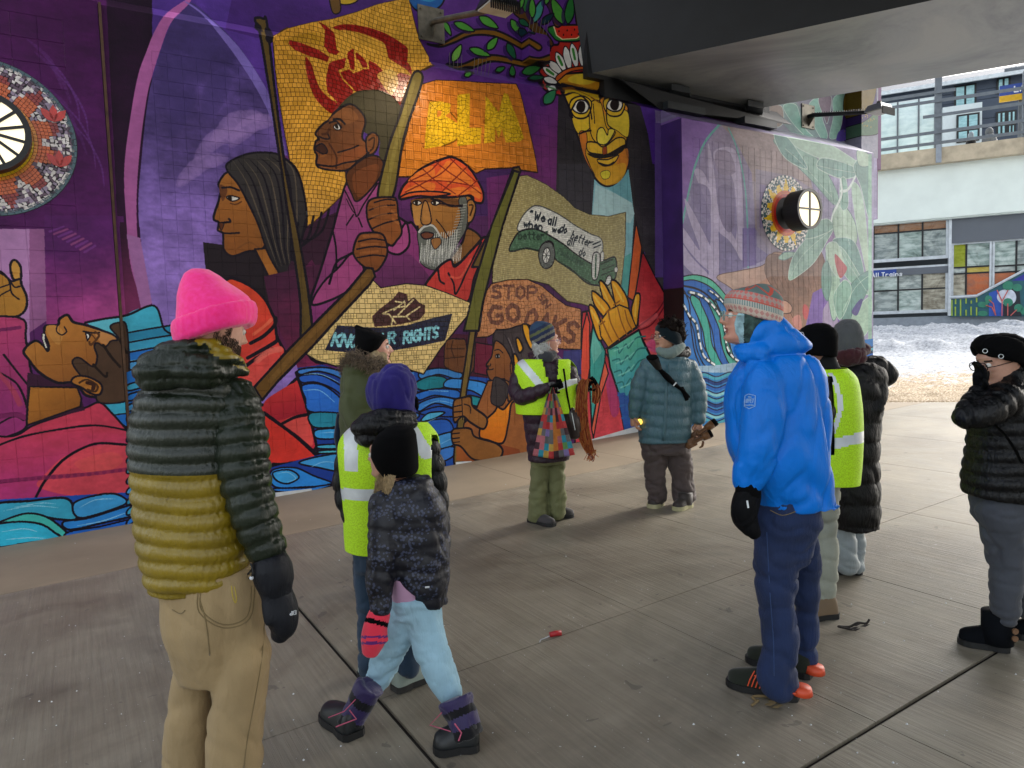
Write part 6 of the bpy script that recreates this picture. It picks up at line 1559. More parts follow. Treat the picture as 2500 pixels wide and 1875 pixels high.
def hand_parts(p, d, side, L=.18, curl=.6, thumb=1):
    """palm and five bent fingers from wrist p along d; side = direction of the palm's breadth"""
    d = np.array(d, float); d /= np.linalg.norm(d); s = np.array(side, float); s -= d * (s @ d); s /= np.linalg.norm(s); nrm = np.cross(d, s); out = []
    out.append(tube_vf([p - d * .01, p + d * L * .2, p + d * L * .45, p + d * L * .52], [.026, .036, .04, .036], 12, True, .45))
    for i, (o_, l_) in enumerate(((-.03, .38), (-.01, .44), (.011, .41), (.031, .33))):
        a = p + d * L * .48 + s * o_; P = [a]; dd = d.copy(); 
        for k in range(3):
            ang = curl * (.5 + .35 * k); dd = dd * math.cos(ang) + nrm * math.sin(ang); dd /= np.linalg.norm(dd); P.append(P[-1] + dd * L * l_ * (.44, .32, .24)[k])
        out.append(tube_vf([a - d * .02] + P, [.010, .0098, .009, .0085, .0065], 8))
    b = p + d * L * .12 + s * -.03 * thumb; t1 = b + (d * .6 - s * .75 * thumb + nrm * .35) * .045; out.append(tube_vf([b, t1, t1 + (d * .85 + nrm * .5) * .032], [.013, .0115, .008], 8))
    return out


def shoe(fig, heel, toe, upper, sole, w=.1, h=.085, shaft=None, name='shoe', sole_h=.028, label=None, gp=True, fur=None, tip=1.):
    a, b = (ground(*heel), ground(*toe)); a[2] += .002; b[2] += .002
    d = b - a; L = np.linalg.norm(d); d /= L; s = np.cross(d, UPV); s /= np.linalg.norm(s)
    prof = [(0, .55, .75), (.06, .8, .95), (.2, .88, 1.), (.4, .8, .92), (.55, .92, .78), (.72, 1., .62), (.86, .92, .52), (.95, .68, .42), (1., .35, .3)]
    n = 20; V, F = [], []
    for t, ww, hh in prof:
        c = a + d * L * t + UPV * sole_h
        for k in range(n):
            q = 2 * math.pi * k / n; z = math.sin(q); V.append(c + s * math.cos(q) * w / 2 * ww + UPV * (max(z, -.12) * h * hh * tip))
    m = len(prof)
    for i in range(m - 1):
        for k in range(n): F.append((i * n + k, i * n + (k + 1) % n, (i + 1) * n + (k + 1) % n, (i + 1) * n + k))
    F += [tuple(range(n - 1, -1, -1)), tuple(range((m - 1) * n, m * n))]
    sh = part(fig, name, (V, F), upper, sub=1, label=label)
    pr = [(t, ww) for t, ww, _ in prof]; out = [a + d * L * (t * 1.03 - .01) + s * w / 2 * ww * 1.06 for t, ww in pr] + [a + d * L * (t * 1.03 - .01) - s * w / 2 * ww * 1.06 for t, ww in pr[::-1]]
    MB().prism(out[::-1], UPV * sole_h).build('sole', sole, sh)
    if shaft:
        x, y, r, hh = shaft; c = a + d * L * x
        q = [c + UPV * .03, c + UPV * (hh * .5), c + UPV * hh]; part(fig, 'shaft', tube_vf(q, [r, r * 1.02, r * 1.05], 20), fur or upper, parent=sh)
    return sh, (a, b, d, s, L)


def knit(fig, name, rings, mat, voxel=.008, rib=0, label=None, parts=(), amp=.0015, wr=.0025):
    def post(co, no):
        if not rib: return co
        c = co.mean(0); a = np.arctan2(co[:, 1] - c[1], co[:, 0] - c[0]); return co + no * (amp * np.sin(a * rib))[:, None]
    return garment(fig, name, [fig.loft(rings, 32)] + list(parts), mat, voxel, None, (), (wr, 18), post=post, label=label, smooth=3)


def hair(fig, name, starts, mat, n=160, spread=3., length=(14, 30), dirv=(0, 1), curl=2., r=.0016, dy=-.08, seed=1):
    """many fine strands growing from a line of points (photo plan)"""
    rng = random.Random(seed); mb = MB()
    for k in range(n):
        x, y, d_ = starts[rng.randrange(len(starts))]; x += rng.gauss(0, spread); y += rng.gauss(0, spread); L = rng.uniform(*length); P = []
        ph = rng.random() * 6
        for j in range(5): t = j / 4; P.append(fig.P(x + dirv[0] * L * t + curl * math.sin(ph + t * 5) * t, y + dirv[1] * L * t, d_ + rng.uniform(-.01, .01) * t))
        mb.tube(P, [r, r, r * .9, r * .7, r * .3], 3, cap=False)
    return tag(mb.build(name, mat, fig.o), kind='stuff')
# ------------------------------------------------------------------ the visitors
M_hiv = NT('lime_vest_mesh'); _g = M_hiv.n('NewGeometry').outputs['Position']; _w = M_hiv.n('TexVoronoi'); _w.inputs['Scale'].default_value = 170; M_hiv.l(_g, _w.inputs['Vector'])
M_hiv = M_hiv.fin(M_hiv.ramp(_w.outputs['Distance'], (.25, (.38, .66, .0)), (.55, (.54, .9, .008))), .6, M_hiv.bump(_w.outputs['Distance'], .4, .002))
M_refl = simple('silver_reflective_tape', '#d5dbdc', .35, .1, .1, 20, .05); M_blackfab = fabric('black_knit', '#060607', .95, 0, .5, .3, 0); M_blackglove = fabric('black_glove_fabric', '#0a0b0e', .7, .5, .4, .2, 0)
M_blackpuff = fabric('black_puffer_nylon', '#050608', .38, .9, .1, .2, 0); M_snowbit = simple('snow_crumbs', '#d8dcdf', .8)
M_blacksole = simple('black_rubber', '#0e0f10', .6); M_denim = fabric('dark_blue_denim', '#10244a', .85, .6, .8, .3, .05, 9)

# ---- A: man with pink beanie, seen from behind
A = Fig(2.4, (500, 1990), 'man in pink beanie and green and ochre down jacket, seen from behind')
_pk = NT('pink_knit'); _g = _pk.n('NewGeometry').outputs['Position']
M_pink = _pk.fin(_pk.ramp(_pk.noise(60, 3, vec=_g), (.3, (.95, .012, .2)), (.7, (1., .03, .3))), .85, _pk.bump(_pk.noise(180, 2, vec=_g, stretch=(1, 1, .25)), .35, .002)); _pk.b.inputs['Sheen Weight'].default_value = .3
body(A, 520, 800, 50, M_skin, .245, neck=A.P(520, 890, 0), pitch=-14)
c, fz, e, uz, H = A.head
# beard and short hair as a fuzzy skin over jaw and nape
hv = []
rng = random.Random(9); mbh = MB()
for k in range(3600):
    t = rng.uniform(-1.9, 1.9); z = rng.uniform(-.46, -.12) if abs(t) < 1.35 else rng.uniform(-.3, .1)
    zz = z + .5; f_ = np.interp(zz, [0, .12, .3, .5], [.2, .42, .4, .4]); s_ = np.interp(zz, [0, .12, .3, .5], [.12, .25, .31, .345])
    if abs(t) < .9 and zz > .33: continue
    p = c + (fz * f_ * math.cos(t) * 1.0 + e * s_ * math.sin(t) * 1.04 + uz * z) * H
    dd_ = (fz * math.cos(t) + e * math.sin(t)) * .5 - uz * .8; mbh.tube([p - dd_ * .002, p + dd_ * rng.uniform(.006, .013)], [.0012, .0004], 3, cap=False)
tag(mbh.build('beard', simple('brown_beard_hair', '#4a3a2c', .8, vary=.3), A.o), kind='stuff')
hat = [(530, 806, 82, .118, .0, 16), (527, 788, 88, .124, 0, 17), (524, 765, 89, .126, 0, 17), (519, 742, 81, .118, 0, 13), (509, 715, 69, .098, 0, 6), (500, 690, 52, .074, 0, 0), (494, 671, 38, .055, 0, -4), (489, 659, 18, .03)]
knit(A, 'beanie', hat, M_pink, .007, 0, 'bright pink knit beanie with turned-up cuff')
cuff = [(532, 818, 86, .122, 0, 16), (530, 808, 95, .134, 0, 17), (527, 782, 98, .138, 0, 17), (524, 764, 96, .135, 0, 17), (523, 757, 84, .12, 0, 17)]
knit(A, 'beanie_cuff', cuff, M_pink, .007, 90, amp=.0012)
M_dkgreen = fabric('dark_green_nylon', '#1c2419', .3, .6, .1, .2, 0, 15); M_ochre = fabric('ochre_nylon', '#806c14', .32, .6, .1, .2, 0, 15)
tors = [(487, 1432, 118, .13), (484, 1400, 124, .15), (480, 1330, 136, .155), (470, 1270, 136, .155), (462, 1180, 134, .15), (456, 1090, 134, .15), (460, 1010, 136, .145), (468, 965, 132, .13), (478, 930, 108, .11), (490, 900, 70, .09), (500, 885, 55, .075)]
armR = A.limb([(570, 975, 62, .0), (588, 1070, 68, -.03), (600, 1180, 64, -.05), (632, 1290, 56, -.06), (662, 1378, 44, -.06)]); LR = A.last
armL = A.limb([(374, 985, 46, .08), (366, 1090, 46, .12), (370, 1190, 44, .16), (386, 1280, 38, .16)]); LL = A.last
jz = 1163
zsplit = A.P(452, 1163, -.15)[2]
t2 = NT('two_tone_nylon'); g2 = t2.n('NewGeometry').outputs['Position']; sx2 = t2.n('SeparateXYZ'); t2.l(g2, sx2.inputs[0])
zz2 = t2.math('ADD', sx2.outputs[2], t2.math('MULTIPLY', sx2.outputs[0], .06)); isd = t2.math('GREATER_THAN', zz2, zsplit + A.P(452, 1163, -.15)[0] * .06)
nz2 = t2.noise(7, 4, vec=g2); ca_ = t2.ramp(nz2, (.3, tuple(v * .8 for v in lin('#1c2419'))), (.7, tuple(v * 1.2 for v in lin('#1c2419')))); cb_ = t2.ramp(nz2, (.3, tuple(v * .8 for v in lin('#806c14'))), (.7, tuple(v * 1.2 for v in lin('#806c14'))))
nr2 = t2.bump(t2.noise(15, 5, .6, vec=g2, stretch=(2., 2., .55), dist=.8), .42, .02); nr2 = t2.bump(t2.noise(48, 3, .5, vec=g2, stretch=(1.8, 1.8, .45)), .36, .006, nr2)
M_two = t2.fin(t2.mix(isd, cb_, ca_), .31, nr2)
garment(A, 'down_jacket', [A.loft(tors), armL], M_two, .009, (.056, .016), (LL,), (.003, 18), label='quilted down jacket, dark green above and ochre below')
garment(A, 'sleeve', [armR], M_dkgreen, .008, (.056, .015), (LR,), (.003, 18), label='dark green quilted sleeve')
hoodp = [A.loft([(395, 950, 40, .05, -.1), (400, 930, 60, .09, -.08), (425, 895, 84, .13, -.05), (455, 862, 90, .15, 0), (478, 838, 84, .14, 0), (500, 826, 60, .11, 0)]), A.limb([(560, 900, 34, -.02), (500, 905, 40, -.12), (430, 900, 46, -.1), (385, 905, 36, -.02)]), A.limb([(590, 905, 20, .0), (560, 880, 28, -.06), (530, 868, 26, -.1)])]
garment(A, 'hood', hoodp, [M_dkgreen, M_ochre], .009, (.05, .014), (), (.004, 22), zone=lambda cn, px, nn: (px[:, 1] < 848 + (px[:, 0] - 490) * .55) & (px[:, 0] > 478) & (nn[:, 2] > -.2), st=(1, 1, .6))
M_khaki = fabric('khaki_canvas', '#97815c', .85, .7, .7, .1, .05, 8)
pl = A.limb([(456, 1480, 54, .02), (470, 1600, 50, .03), (466, 1700, 54, .05), (458, 1810, 54, .07), (458, 1900, 52, .08), (458, 1975, 48, .08)]); l1 = A.last
pr_ = A.limb([(570, 1500, 72, 0), (588, 1600, 73, 0), (583, 1700, 66, .0), (575, 1810, 64, .0), (568, 1900, 60, 0), (566, 1985, 54, 0)]); l2 = A.last
hips = A.loft([(520, 1660, 78, .07), (520, 1615, 104, .10), (520, 1570, 116, .125), (522, 1520, 122, .135), (520, 1460, 122, .135), (508, 1415, 118, .13), (500, 1380, 112, .125)])
tro = garment(A, 'trousers', [hips, pl, pr_], M_khaki, .011, None, (), (.0055, 9), st=(.8, .8, 1.1), label='khaki work trousers with stitched back pocket')
def stitch(fig, pts, r, mat, name, dy, parent):   # a raised seam following the cloth just in front of it
    bv = parent.data; 
    from mathutils.bvhtree import BVHTree
    key = parent.name
    if not hasattr(fig, 'bvh'): fig.bvh = {}
    if key not in fig.bvh: fig.bvh[key] = BVHTree.FromPolygons([v.co for v in bv.vertices], [p.vertices[:] for p in bv.polygons])
    out = []
    for x, y in spline(pts, False, 5) if len(pts) > 2 else [np.array(pts[0]) * (1 - t) + np.array(pts[1]) * t for t in np.linspace(0, 1, 8)]:
        v = ray(x, y); h = fig.bvh[key].ray_cast(Vector(C), Vector(v).normalized())
        if h[0]: out.append(np.array(h[0] - Vector(v).normalized() * r * .3))
    if len(out) > 1: return mesh(name, *tube_vf(out, r, 6), parent, mat, True)
M_seam = fabric('seam_thread', '#75633f', .9)
for q in ([(490, 1440), (492, 1490), (545, 1525), (603, 1505), (615, 1430)], [(484, 1440), (486, 1495), (545, 1533), (610, 1510), (622, 1430)], [(420, 1488), (440, 1498), (452, 1490)], [(648, 1480), (640, 1600), (620, 1720), (605, 1800), (595, 1875)], [(486, 1460), (503, 1520), (512, 1600)]): stitch(A, q, .0022, M_seam, 'seam', 0, tro)
M_mitt = fabric('navy_mitten_shell', '#080c15', .6, .6, .3, .2, 0)
mit = garment(A, 'mitten', [A.limb([(662, 1375, 42, -.07), (668, 1420, 44, -.07), (676, 1450, 38, -.07), (688, 1490, 40, -.07), (690, 1530, 36, -.07), (684, 1548, 26, -.07)]), A.limb([(655, 1470, 16, -.1), (656, 1520, 12, -.12)])], M_mitt, .008, None, (), (.003, 16), label='navy mitten with long cuff and white lettering')
garment(A, 'mitten_cuff', [A.limb([(664, 1384, 50, -.07), (672, 1420, 47, -.07), (676, 1436, 40, -.07)])], M_mitt, .008, None, (), (.003, 20), parent=mit)
def cast(o, x, y, lift=.003):
    from mathutils.bvhtree import BVHTree
    t = BVHTree.FromPolygons([v.co for v in o.data.vertices], [p.vertices[:] for p in o.data.polygons]); v = Vector(ray(x, y)).normalized(); h = t.ray_cast(Vector(C), v)
    return (np.array(h[0]) - np.array(v) * lift, np.array(h[1])) if h[0] else (C + ray(x, y) * 2.3, -np.array(v))
def label_text(o, text, x0, y0, x1, y1, hpx, w, mat, rot180=False, name='lettering', gap=.35):
    p, n1 = cast(o, x0, y0); q, n2 = cast(o, x1, y1); d = q - p; L = np.linalg.norm(d); nn = sum((.35 if c in "il'.I" else 1.15 if c in 'mwMW' else .7 - gap if c == ' ' else 1.) + gap for c in text)
    ex = d / nn; up = np.cross(n1 + n2, d); up /= np.linalg.norm(up); hm = hpx * np.linalg.norm(p - C) / CAM_F
    if proj(p + up * .01)[1] > proj(p)[1]: up = -up
    if rot180: up = -up
    return text3d(text, p + (n1 + n2) / 2 * .003, ex, -up * hm, w, mat, o, name, gap=gap)
M_wt = simple('white_print', '#c9ccd0', .6)
label_text(mit, 'GORE-TEX', 706, 1405, 671, 1415, 10, .0016, M_wt, True); label_text(mit, 'Xtrafit', 706, 1396, 672, 1404, 6, .0009, M_wt, True); label_text(mit, 'EXP', 722, 1499, 707, 1503, 8, .0018, M_wt, True)
mb = MB(); Pp = [A.P(605, 1402, -.11), A.P(615, 1388, -.12), A.P(612, 1375, -.12), A.P(618, 1400, -.13), A.P(608, 1412, -.12)]; mb.tube(spline(Pp, False, 4), .003, 6); mb.build('drawcord', M_blacksole, mit)
mesh('cord_toggle', *ball(A.P(614, 1411, -.125), .007), mit, M_wt, True)
mb = MB(); mb.tube(spline([A.P(565, 1430, -.15), A.P(568, 1455, -.155), A.P(575, 1472, -.155), A.P(577, 1458, -.155), A.P(572, 1432, -.15)], False, 4), .0016, 5); mb.build('hem_cord', simple('yellow_cord', '#b09a20', .6), A.o)
M_brownshoe = fabric('brown_boot_leather', '#2c2018', .6)
for hx, tx in (((600, 2030), (640, 1960)), ((440, 2010), (470, 1945))): shoe(A, hx, tx, M_brownshoe, M_blacksole, .1, .09)

# ---- G: tall person in blue jacket
G = Fig(2.98, (1900, 1690), 'tall person in bright blue jacket, jeans and patterned knit hat')
body(G, 1831, 775, 172, M_skin2, .235, neck=G.P(1862, 852, 0), glasses=simple('pale_green_glasses', '#7c9c94', .3), pitch=4)
# patterned knit: bands and lozenges
tk = NT('patterned_knit'); g = tk.n('NewGeometry').outputs['Position']; c0 = G.P(1843, 740)
sub = tk.n('VectorMath', operation='SUBTRACT'); tk.l(g, sub.inputs[0]); sub.inputs[1].default_value = c0
sxyz = tk.n('SeparateXYZ'); tk.l(sub.outputs[0], sxyz.inputs[0]); X, Y_, Z_ = sxyz.outputs
ang = tk.math('ARCTAN2', Y_, X); zz = tk.math('MULTIPLY_ADD', X, .30, Z_)        # slanting rows like the brim
u_ = tk.math('MULTIPLY', ang, 34 / 6.283); tri = tk.math('ABSOLUTE', tk.math('SUBTRACT', tk.math('FRACT', u_), .5))
v_ = tk.math('FRACT', tk.math('MULTIPLY', zz, 42)); loz = tk.math('GREATER_THAN', tk.math('ADD', tri, tk.math('ABSOLUTE', tk.math('SUBTRACT', v_, .5))), .55)
c1 = tk.mix(loz, '#c9b8a8', '#c08a84')
colA = tk.mix(loz, '#a8948c', '#c46c64'); stripes = tk.mix(tk.math('GREATER_THAN', tk.math('FRACT', tk.math('MULTIPLY', ang, 80 / 6.283)), .5), '#b9b4ac', '#6f8a86')
zig = tk.math('GREATER_THAN', tk.math('ABSOLUTE', tk.math('SUBTRACT', zz, tk.math('MULTIPLY_ADD', tk.math('ABSOLUTE', tk.math('SUBTRACT', tk.math('FRACT', tk.math('MULTIPLY', ang, 7 / 6.283)), .5)), .08, .035))), .007)
crown = tk.mix(zig, '#c05040', '#5f7470')
c = tk.mix(tk.math('GREATER_THAN', zz, .028), colA, crown); c = tk.mix(tk.math('LESS_THAN', zz, -.006), c, '#c05a4c'); c = tk.mix(tk.math('LESS_THAN', zz, -.012), c, stripes); c = tk.mix(tk.math('LESS_THAN', zz, -.034), c, c1)
M_pat = tk.fin(c, .85, tk.bump(tk.noise(220, 2, vec=g), .5, .002))
knit(G, 'knit_hat', [(1843, 780, 64, .108, 0, -17), (1839, 760, 71, .118, 0, -18), (1841, 738, 69, .118, 0, -17), (1847, 719, 60, .105, 0, -13), (1853, 706, 42, .075, 0, -8), (1856, 697, 24, .045), (1857, 693, 8, .015)], M_pat, .006, 0, 'red, grey and white patterned knit hat')
M_buff = simple('teal_printed_buff', '#9cc0c8', .85, 0, .5, 24, .2); M_buff2 = simple('dark_printed_buff', '#2c4440', .85, 0, .9, 40, .2)
garment(G, 'neck_gaiter', [G.loft([(1830, 838, 30, .08), (1824, 812, 40, .092), (1825, 785, 44, .096), (1832, 762, 46, .1)])], [M_buff, M_buff2], .006, None, (), (.003, 20), zone=lambda cn, px, nn: px[:, 0] > 1816, smooth=2)
M_blue = fabric('bright_blue_shell', '#0070d2', .45, .8, .12, .1, 0, 7); M_blue.node_tree.nodes['Principled BSDF'].inputs['Specular IOR Level'].default_value = .25
tor = [(1945, 1236, 106, .16, 0, -3), (1932, 1200, 108, .17, 0, -2), (1914, 1140, 116, .17), (1902, 1060, 120, .17), (1894, 990, 116, .165), (1895, 920, 106, .15), (1898, 885, 86, .13), (1890, 862, 52, .1), (1880, 845, 40, .08)]
ar = G.limb([(1862, 905, 44, -.06), (1866, 1000, 52, -.13), (1850, 1095, 46, -.15), (1824, 1185, 27, -.14)]); LG = G.last
ar2 = G.limb([(1950, 905, 40, .14), (1960, 1000, 42, .18), (1945, 1100, 36, .2)])
hd = [G.loft([(1880, 868, 60, .1), (1895, 850, 78, .12), (1898, 825, 76, .12, 0, -14), (1890, 800, 60, .1, 0, -18), (1884, 783, 42, .08, 0, -20), (1882, 772, 20, .05)]), G.limb([(1822, 845, 16, -.02), (1850, 812, 20, -.07), (1880, 788, 20, -.07)]), G.limb([(1800, 855, 14, 0), (1820, 862, 20, -.04), (1860, 862, 26, -.08)])]
jk = garment(G, 'shell_jacket', [G.loft(tor), ar, ar2] + hd, M_blue, .011, None, (), (.010, 8), fade=lambda co: np.where(proj(co)[:, 1] < 872, .4, 1.), st=(1.2, 1.2, .8), smooth=3, label='bright blue hooded shell jacket with printed sleeve badge',
    post=lambda co, no: co + no * (-.008 * np.exp(-((seglocal(co, *LG)[1] - 1.12) / .06) ** 2) + .006 * np.sin(co[:, 2] * 60 + co[:, 0] * 40) * (seglocal(co, *LG)[1] < 1.1) * np.clip((1.25 - co[:, 2]) * 3, 0, 1))[:, None])
M_badge = simple('badge_print', '#8fb4dc', .6)
bd = [(1819, 966), (1828, 962), (1844, 966), (1843, 992), (1829, 998), (1817, 992), (1819, 966)]
pts = [cast(jk, *q)[0] for q in bd]; mesh('sleeve_badge', *tube_vf(pts, .0018, 5), jk, M_badge)
label_text(jk, 'LOPPET', 1819, 974, 1842, 974, 9, .0022, M_badge); label_text(jk, 'the', 1827, 967, 1835, 967, 4, .001, M_badge); label_text(jk, 'foundation', 1820, 987, 1841, 987, 4, .0009, M_badge)
gp = [G.limb([(1828, 1200, 30, -.14), (1818, 1240, 35, -.14), (1824, 1275, 32, -.14), (1842, 1300, 16, -.14)])]
mt = garment(G, 'mitten', gp, M_blackglove, .008, None, (), (.004, 16), label='puffy black mitten with zip pull')
mesh('zip_pull', *tube_vf([cast(mt, 1824, 1222)[0], cast(mt, 1827, 1240)[0]], .004, 6), mt, M_refl); garment(G, 'cuff', [G.limb([(1826, 1192, 31, -.14), (1826, 1204, 31, -.14)])], M_blackfab, .007, None, (), (.001, 20), parent=mt)
lg = G.limb([(1893, 1260, 52, -.02), (1893, 1395, 49, -.02), (1899, 1490, 43, -.02), (1903, 1560, 42, -.02), (1901, 1625, 46, -.02), (1898, 1672, 48, -.02)]); lg2 = G.limb([(1955, 1270, 44, .12), (1966, 1395, 32, .14), (1968, 1500, 28, .16), (1966, 1570, 26, .17), (1963, 1625, 26, .18)])
hp_ = G.loft([(1910, 1370, 60, .08), (1915, 1330, 72, .11), (1918, 1300, 78, .12), (1920, 1260, 80, .14), (1922, 1210, 76, .14)])
jn = garment(G, 'jeans', [lg, lg2, hp_], M_denim, .012, None, (), (.008, 10), st=(.7, .7, 1.4), label='dark blue jeans')
stitch(G, [(1872, 1300), (1880, 1450), (1888, 1560), (1890, 1650)], .0018, fabric('denim_seam', '#24406e', .9), 'seam', 0, jn); stitch(G, [(1880, 1245), (1910, 1258), (1945, 1248)], .0018, M_seam, 'seam', 0, jn)
M_dgrey = fabric('dark_grey_mesh', '#22261f', .8); M_orange = simple('orange_rubber', '#d8502c', .5)
sh, (a, b, d, s_, L) = shoe(G, (1950, 1708), (1778, 1668), M_dgrey, M_blacksole, .11, .1, name='running_shoe', label='dark grey running shoe with orange heel and lines')
for k in range(7):
    t = .30 + k * .055; p = a + d * L * t + s_ * .05; q = 1 if s_[1] < 0 else -1
    ss = s_ * q; mesh('orange_line', *tube_vf([a + d * L * (t + .03) + ss * .056 + UPV * .035, a + d * L * (t - .0) + ss * .054 + UPV * .065, a + d * L * (t - .05) + ss * .035 + UPV * .1], .0028, 5), sh, M_orange)
mesh('heel_cup', *tube_vf([a - d * .012 + UPV * .03, a - d * .014 + UPV * .06], [.046, .038], 16), sh, M_orange, True)
mesh('orange_line', *tube_vf([a + d * L * .62 + ss * .03 + UPV * .07, a + d * L * .5 + ss * .045 + UPV * .09, a + d * L * .25 + ss * .055 + UPV * .05, a + ss * .05 + UPV * .045], .004, 5), sh, M_orange)
sh, (a, b, d, s_, L) = shoe(G, (1982, 1655), (1826, 1610), M_dgrey, M_blacksole, .11, .1, name='running_shoe'); mesh('heel_cup', *tube_vf([a - d * .012 + UPV * .03, a - d * .014 + UPV * .06], [.046, .038], 16), sh, M_orange, True)

# ---- H: behind the blue jacket, black beanie and vest
Hh = Fig(3.76, (2020, 1500), 'person in black beanie and lime vest standing behind the blue jacket')
body(Hh, 2000, 840, 150, M_skin, .23, neck=Hh.P(2012, 885))
knit(Hh, 'beanie', [(1995, 868, 42, .115, 0, -6), (1995, 845, 44, .12, 0, -5), (1995, 820, 44, .115), (1995, 803, 38, .09), (1996, 792, 24, .055), (1997, 788, 8, .02)], M_blackfab, .008, 60, 'black beanie with small round logo')
mesh('logo', *tube_vf([Hh.P(1958 + 6 * math.cos(a) * .8, 818 + 7 * math.sin(a), -.095) for a in np.linspace(0, 6.28, 14)], .0015, 5), Hh.o, M_wt)
garment(Hh, 'neck_gaiter', [Hh.loft([(2015, 900, 34, .08), (2012, 880, 28, .075), (2008, 865, 27, .07)])], fabric('charcoal_fleece', '#1c1d1e', .9), .008, None, (), (.003, 20))
tH = [(2012, 1175, 52, .15), (2012, 1120, 58, .16), (2014, 1060, 60, .16), (2012, 980, 60, .15), (2012, 925, 54, .14), (2012, 900, 36, .1)]
aH = Hh.limb([(2005, 935, 26, -.1), (2012, 1010, 30, -.15), (2008, 1090, 26, -.15)]); lH = Hh.last
garment(Hh, 'puffer_jacket', [Hh.loft(tH), aH], M_blackpuff, .013, (.085, .012), (lH,), (.004, 12))
vr = [(2014, 1172, 60, .16, 0, -3), (2016, 1120, 62, .17), (2018, 1060, 62, .17), (2016, 980, 62, .16), (2012, 925, 56, .145), (2010, 900, 38, .1)]
shell(Hh, 'reflective_vest', vr, [M_hiv, M_refl], lambda x, y, f: ~f | (x > 2038 - (1168 - y) * .02) | (y > 1112) | (y < 918), lambda x, y, f: ((np.abs(y - 1083 + (x - 2040) * .25) < 13) | ((np.abs(x - (2050 - ((y - 990) / 75.) ** 2 * 22)) < 6) & (y < 1075) & (y > 912))), .025)
M_khaki2 = fabric('pale_khaki_cloth', '#8f9284', .85, .3, .5, .1, .1, 9)
garment(Hh, 'trousers', [Hh.limb([(2008, 1180, 36, 0), (2014, 1290, 30, 0), (2014, 1380, 28, 0), (2012, 1455, 27, 0)]), Hh.limb([(1985, 1180, 34, .1), (1975, 1300, 26, .15), (1972, 1450, 24, .15)]), Hh.loft([(1998, 1220, 44, .13), (2000, 1160, 46, .14)])], M_khaki2, .012, None, (), (.008, 12), st=(.7, .7, 1.4))
shoe(Hh, (2042, 1504), (1955, 1512), fabric('tan_suede', '#6e5a42', .8), M_blacksole, .11, .09, name='hiking_shoe')

# ---- I: grey beanie, long black coat
I = Fig(4.25, (2080, 1398), 'person in grey beanie, maroon scarf and long black padded coat')
body(I, 2066, 836, 135, M_skin, .23, neck=I.P(2072, 880))
knit(I, 'beanie', [(2068, 858, 40, .115, 0, 6), (2066, 835, 38, .115, 0, 4), (2067, 812, 34, .10), (2068, 793, 26, .07), (2070, 782, 16, .04), (2071, 778, 6, .015)], fabric('grey_knit', '#4c4e50', .95, 0, .5), .008, 50)
garment(I, 'scarf', [I.limb([(2045, 872, 14, -.08), (2075, 868, 17, -.11), (2105, 856, 16, -.05), (2112, 850, 13, .05)]), I.limb([(2040, 878, 12, -.04), (2070, 880, 15, -.1), (2100, 874, 15, -.08)])], fabric('maroon_knit', '#3c0f1a', .95, 0, .7), .008, None, (), (.004, 40), label='thick maroon knitted scarf')
M_coat = fabric('black_coat_nylon', '#050507', .5, .8, .1, .2, 0)
aI = I.limb([(2140, 915, 24, -.05), (2148, 960, 22, -.1), (2148, 1000, 14, -.15)]); lI = I.last
garment(I, 'long_coat', [I.loft([(2078, 1282, 58, .2), (2078, 1240, 60, .2), (2076, 1150, 58, .19), (2080, 1050, 58, .18), (2086, 960, 64, .17), (2090, 915, 62, .15), (2088, 885, 42, .1)]), aI], M_coat, .013, (.125, .014), (lI,), (.004, 12), label='ankle-length black padded coat')
garment(I, 'hood', [I.limb([(2110, 890, 20, .0), (2145, 892, 26, .02), (2160, 915, 27, .03), (2150, 930, 20, .02)])], M_coat, .011, None, (), (.006, 14))
pouch = garment(I, 'pouch', [I.limb([(2140, 1062, 8, -.1), (2141, 1120, 8, -.1)])], M_blackglove, .008, None, (), (.001, 12)); mesh('strap', *tube_vf([I.P(2135, 1000, -.12), I.P(2140, 1062, -.12)], .004, 5), I.o, M_blacksole)
M_lg = fabric('pale_grey_nylon', '#8e989c', .5, .5, .2, .1, .1, 10)
garment(I, 'trousers', [I.limb([(2060, 1280, 24, -.02), (2062, 1340, 25, -.02), (2070, 1378, 27, -.02)]), I.limb([(2092, 1280, 18, .05), (2092, 1340, 18, .05), (2092, 1385, 20, .05)])], M_lg, .011, None, (), (.008, 14), label='pale grey snow trousers')
shoe(I, (2104, 1400), (2026, 1396), M_blackfab, M_blacksole, .11, .1, name='boot')

# ---- J: right edge, black puffer and slouchy beanie
J = Fig(3.25, (2450, 1590), 'woman in black puffer jacket and glasses with hand at her chin')
ph_ = hand_parts(J.P(2392, 950, -.06), J.P(2396, 905, -.08) - J.P(2392, 950, -.06), (0, 1, 0), .16, .5)
body(J, 2443, 882, 182, M_skin, .225, neck=J.P(2450, 930), glasses=M_blacksole, pitch=-14)
garment(J, 'glove', ph_, M_blackglove, .006, None, (), (.0005, 12), smooth=2)
knit(J, 'slouchy_beanie', [(2440, 880, 50, .11, 0, -18), (2437, 862, 57, .125, 0, -18), (2441, 842, 56, .125, 0, -14), (2447, 826, 42, .1, 0, -10), (2452, 817, 20, .05)], M_blackfab, .008, 0, 'slouchy black beanie with two metal rings', [J.limb([(2440, 850, 36, 0), (2475, 858, 34, .02), (2492, 872, 26, .02)])], wr=.004)
for x, y in ((2405, 857), (2444, 870)): mesh('metal_ring', *tube_vf([J.P(x + 6 * math.cos(a), y + 5 * math.sin(a), -.108 - (x > 2420) * .012) for a in np.linspace(0, 6.28, 16)], .0016, 5), J.o, M_refl)
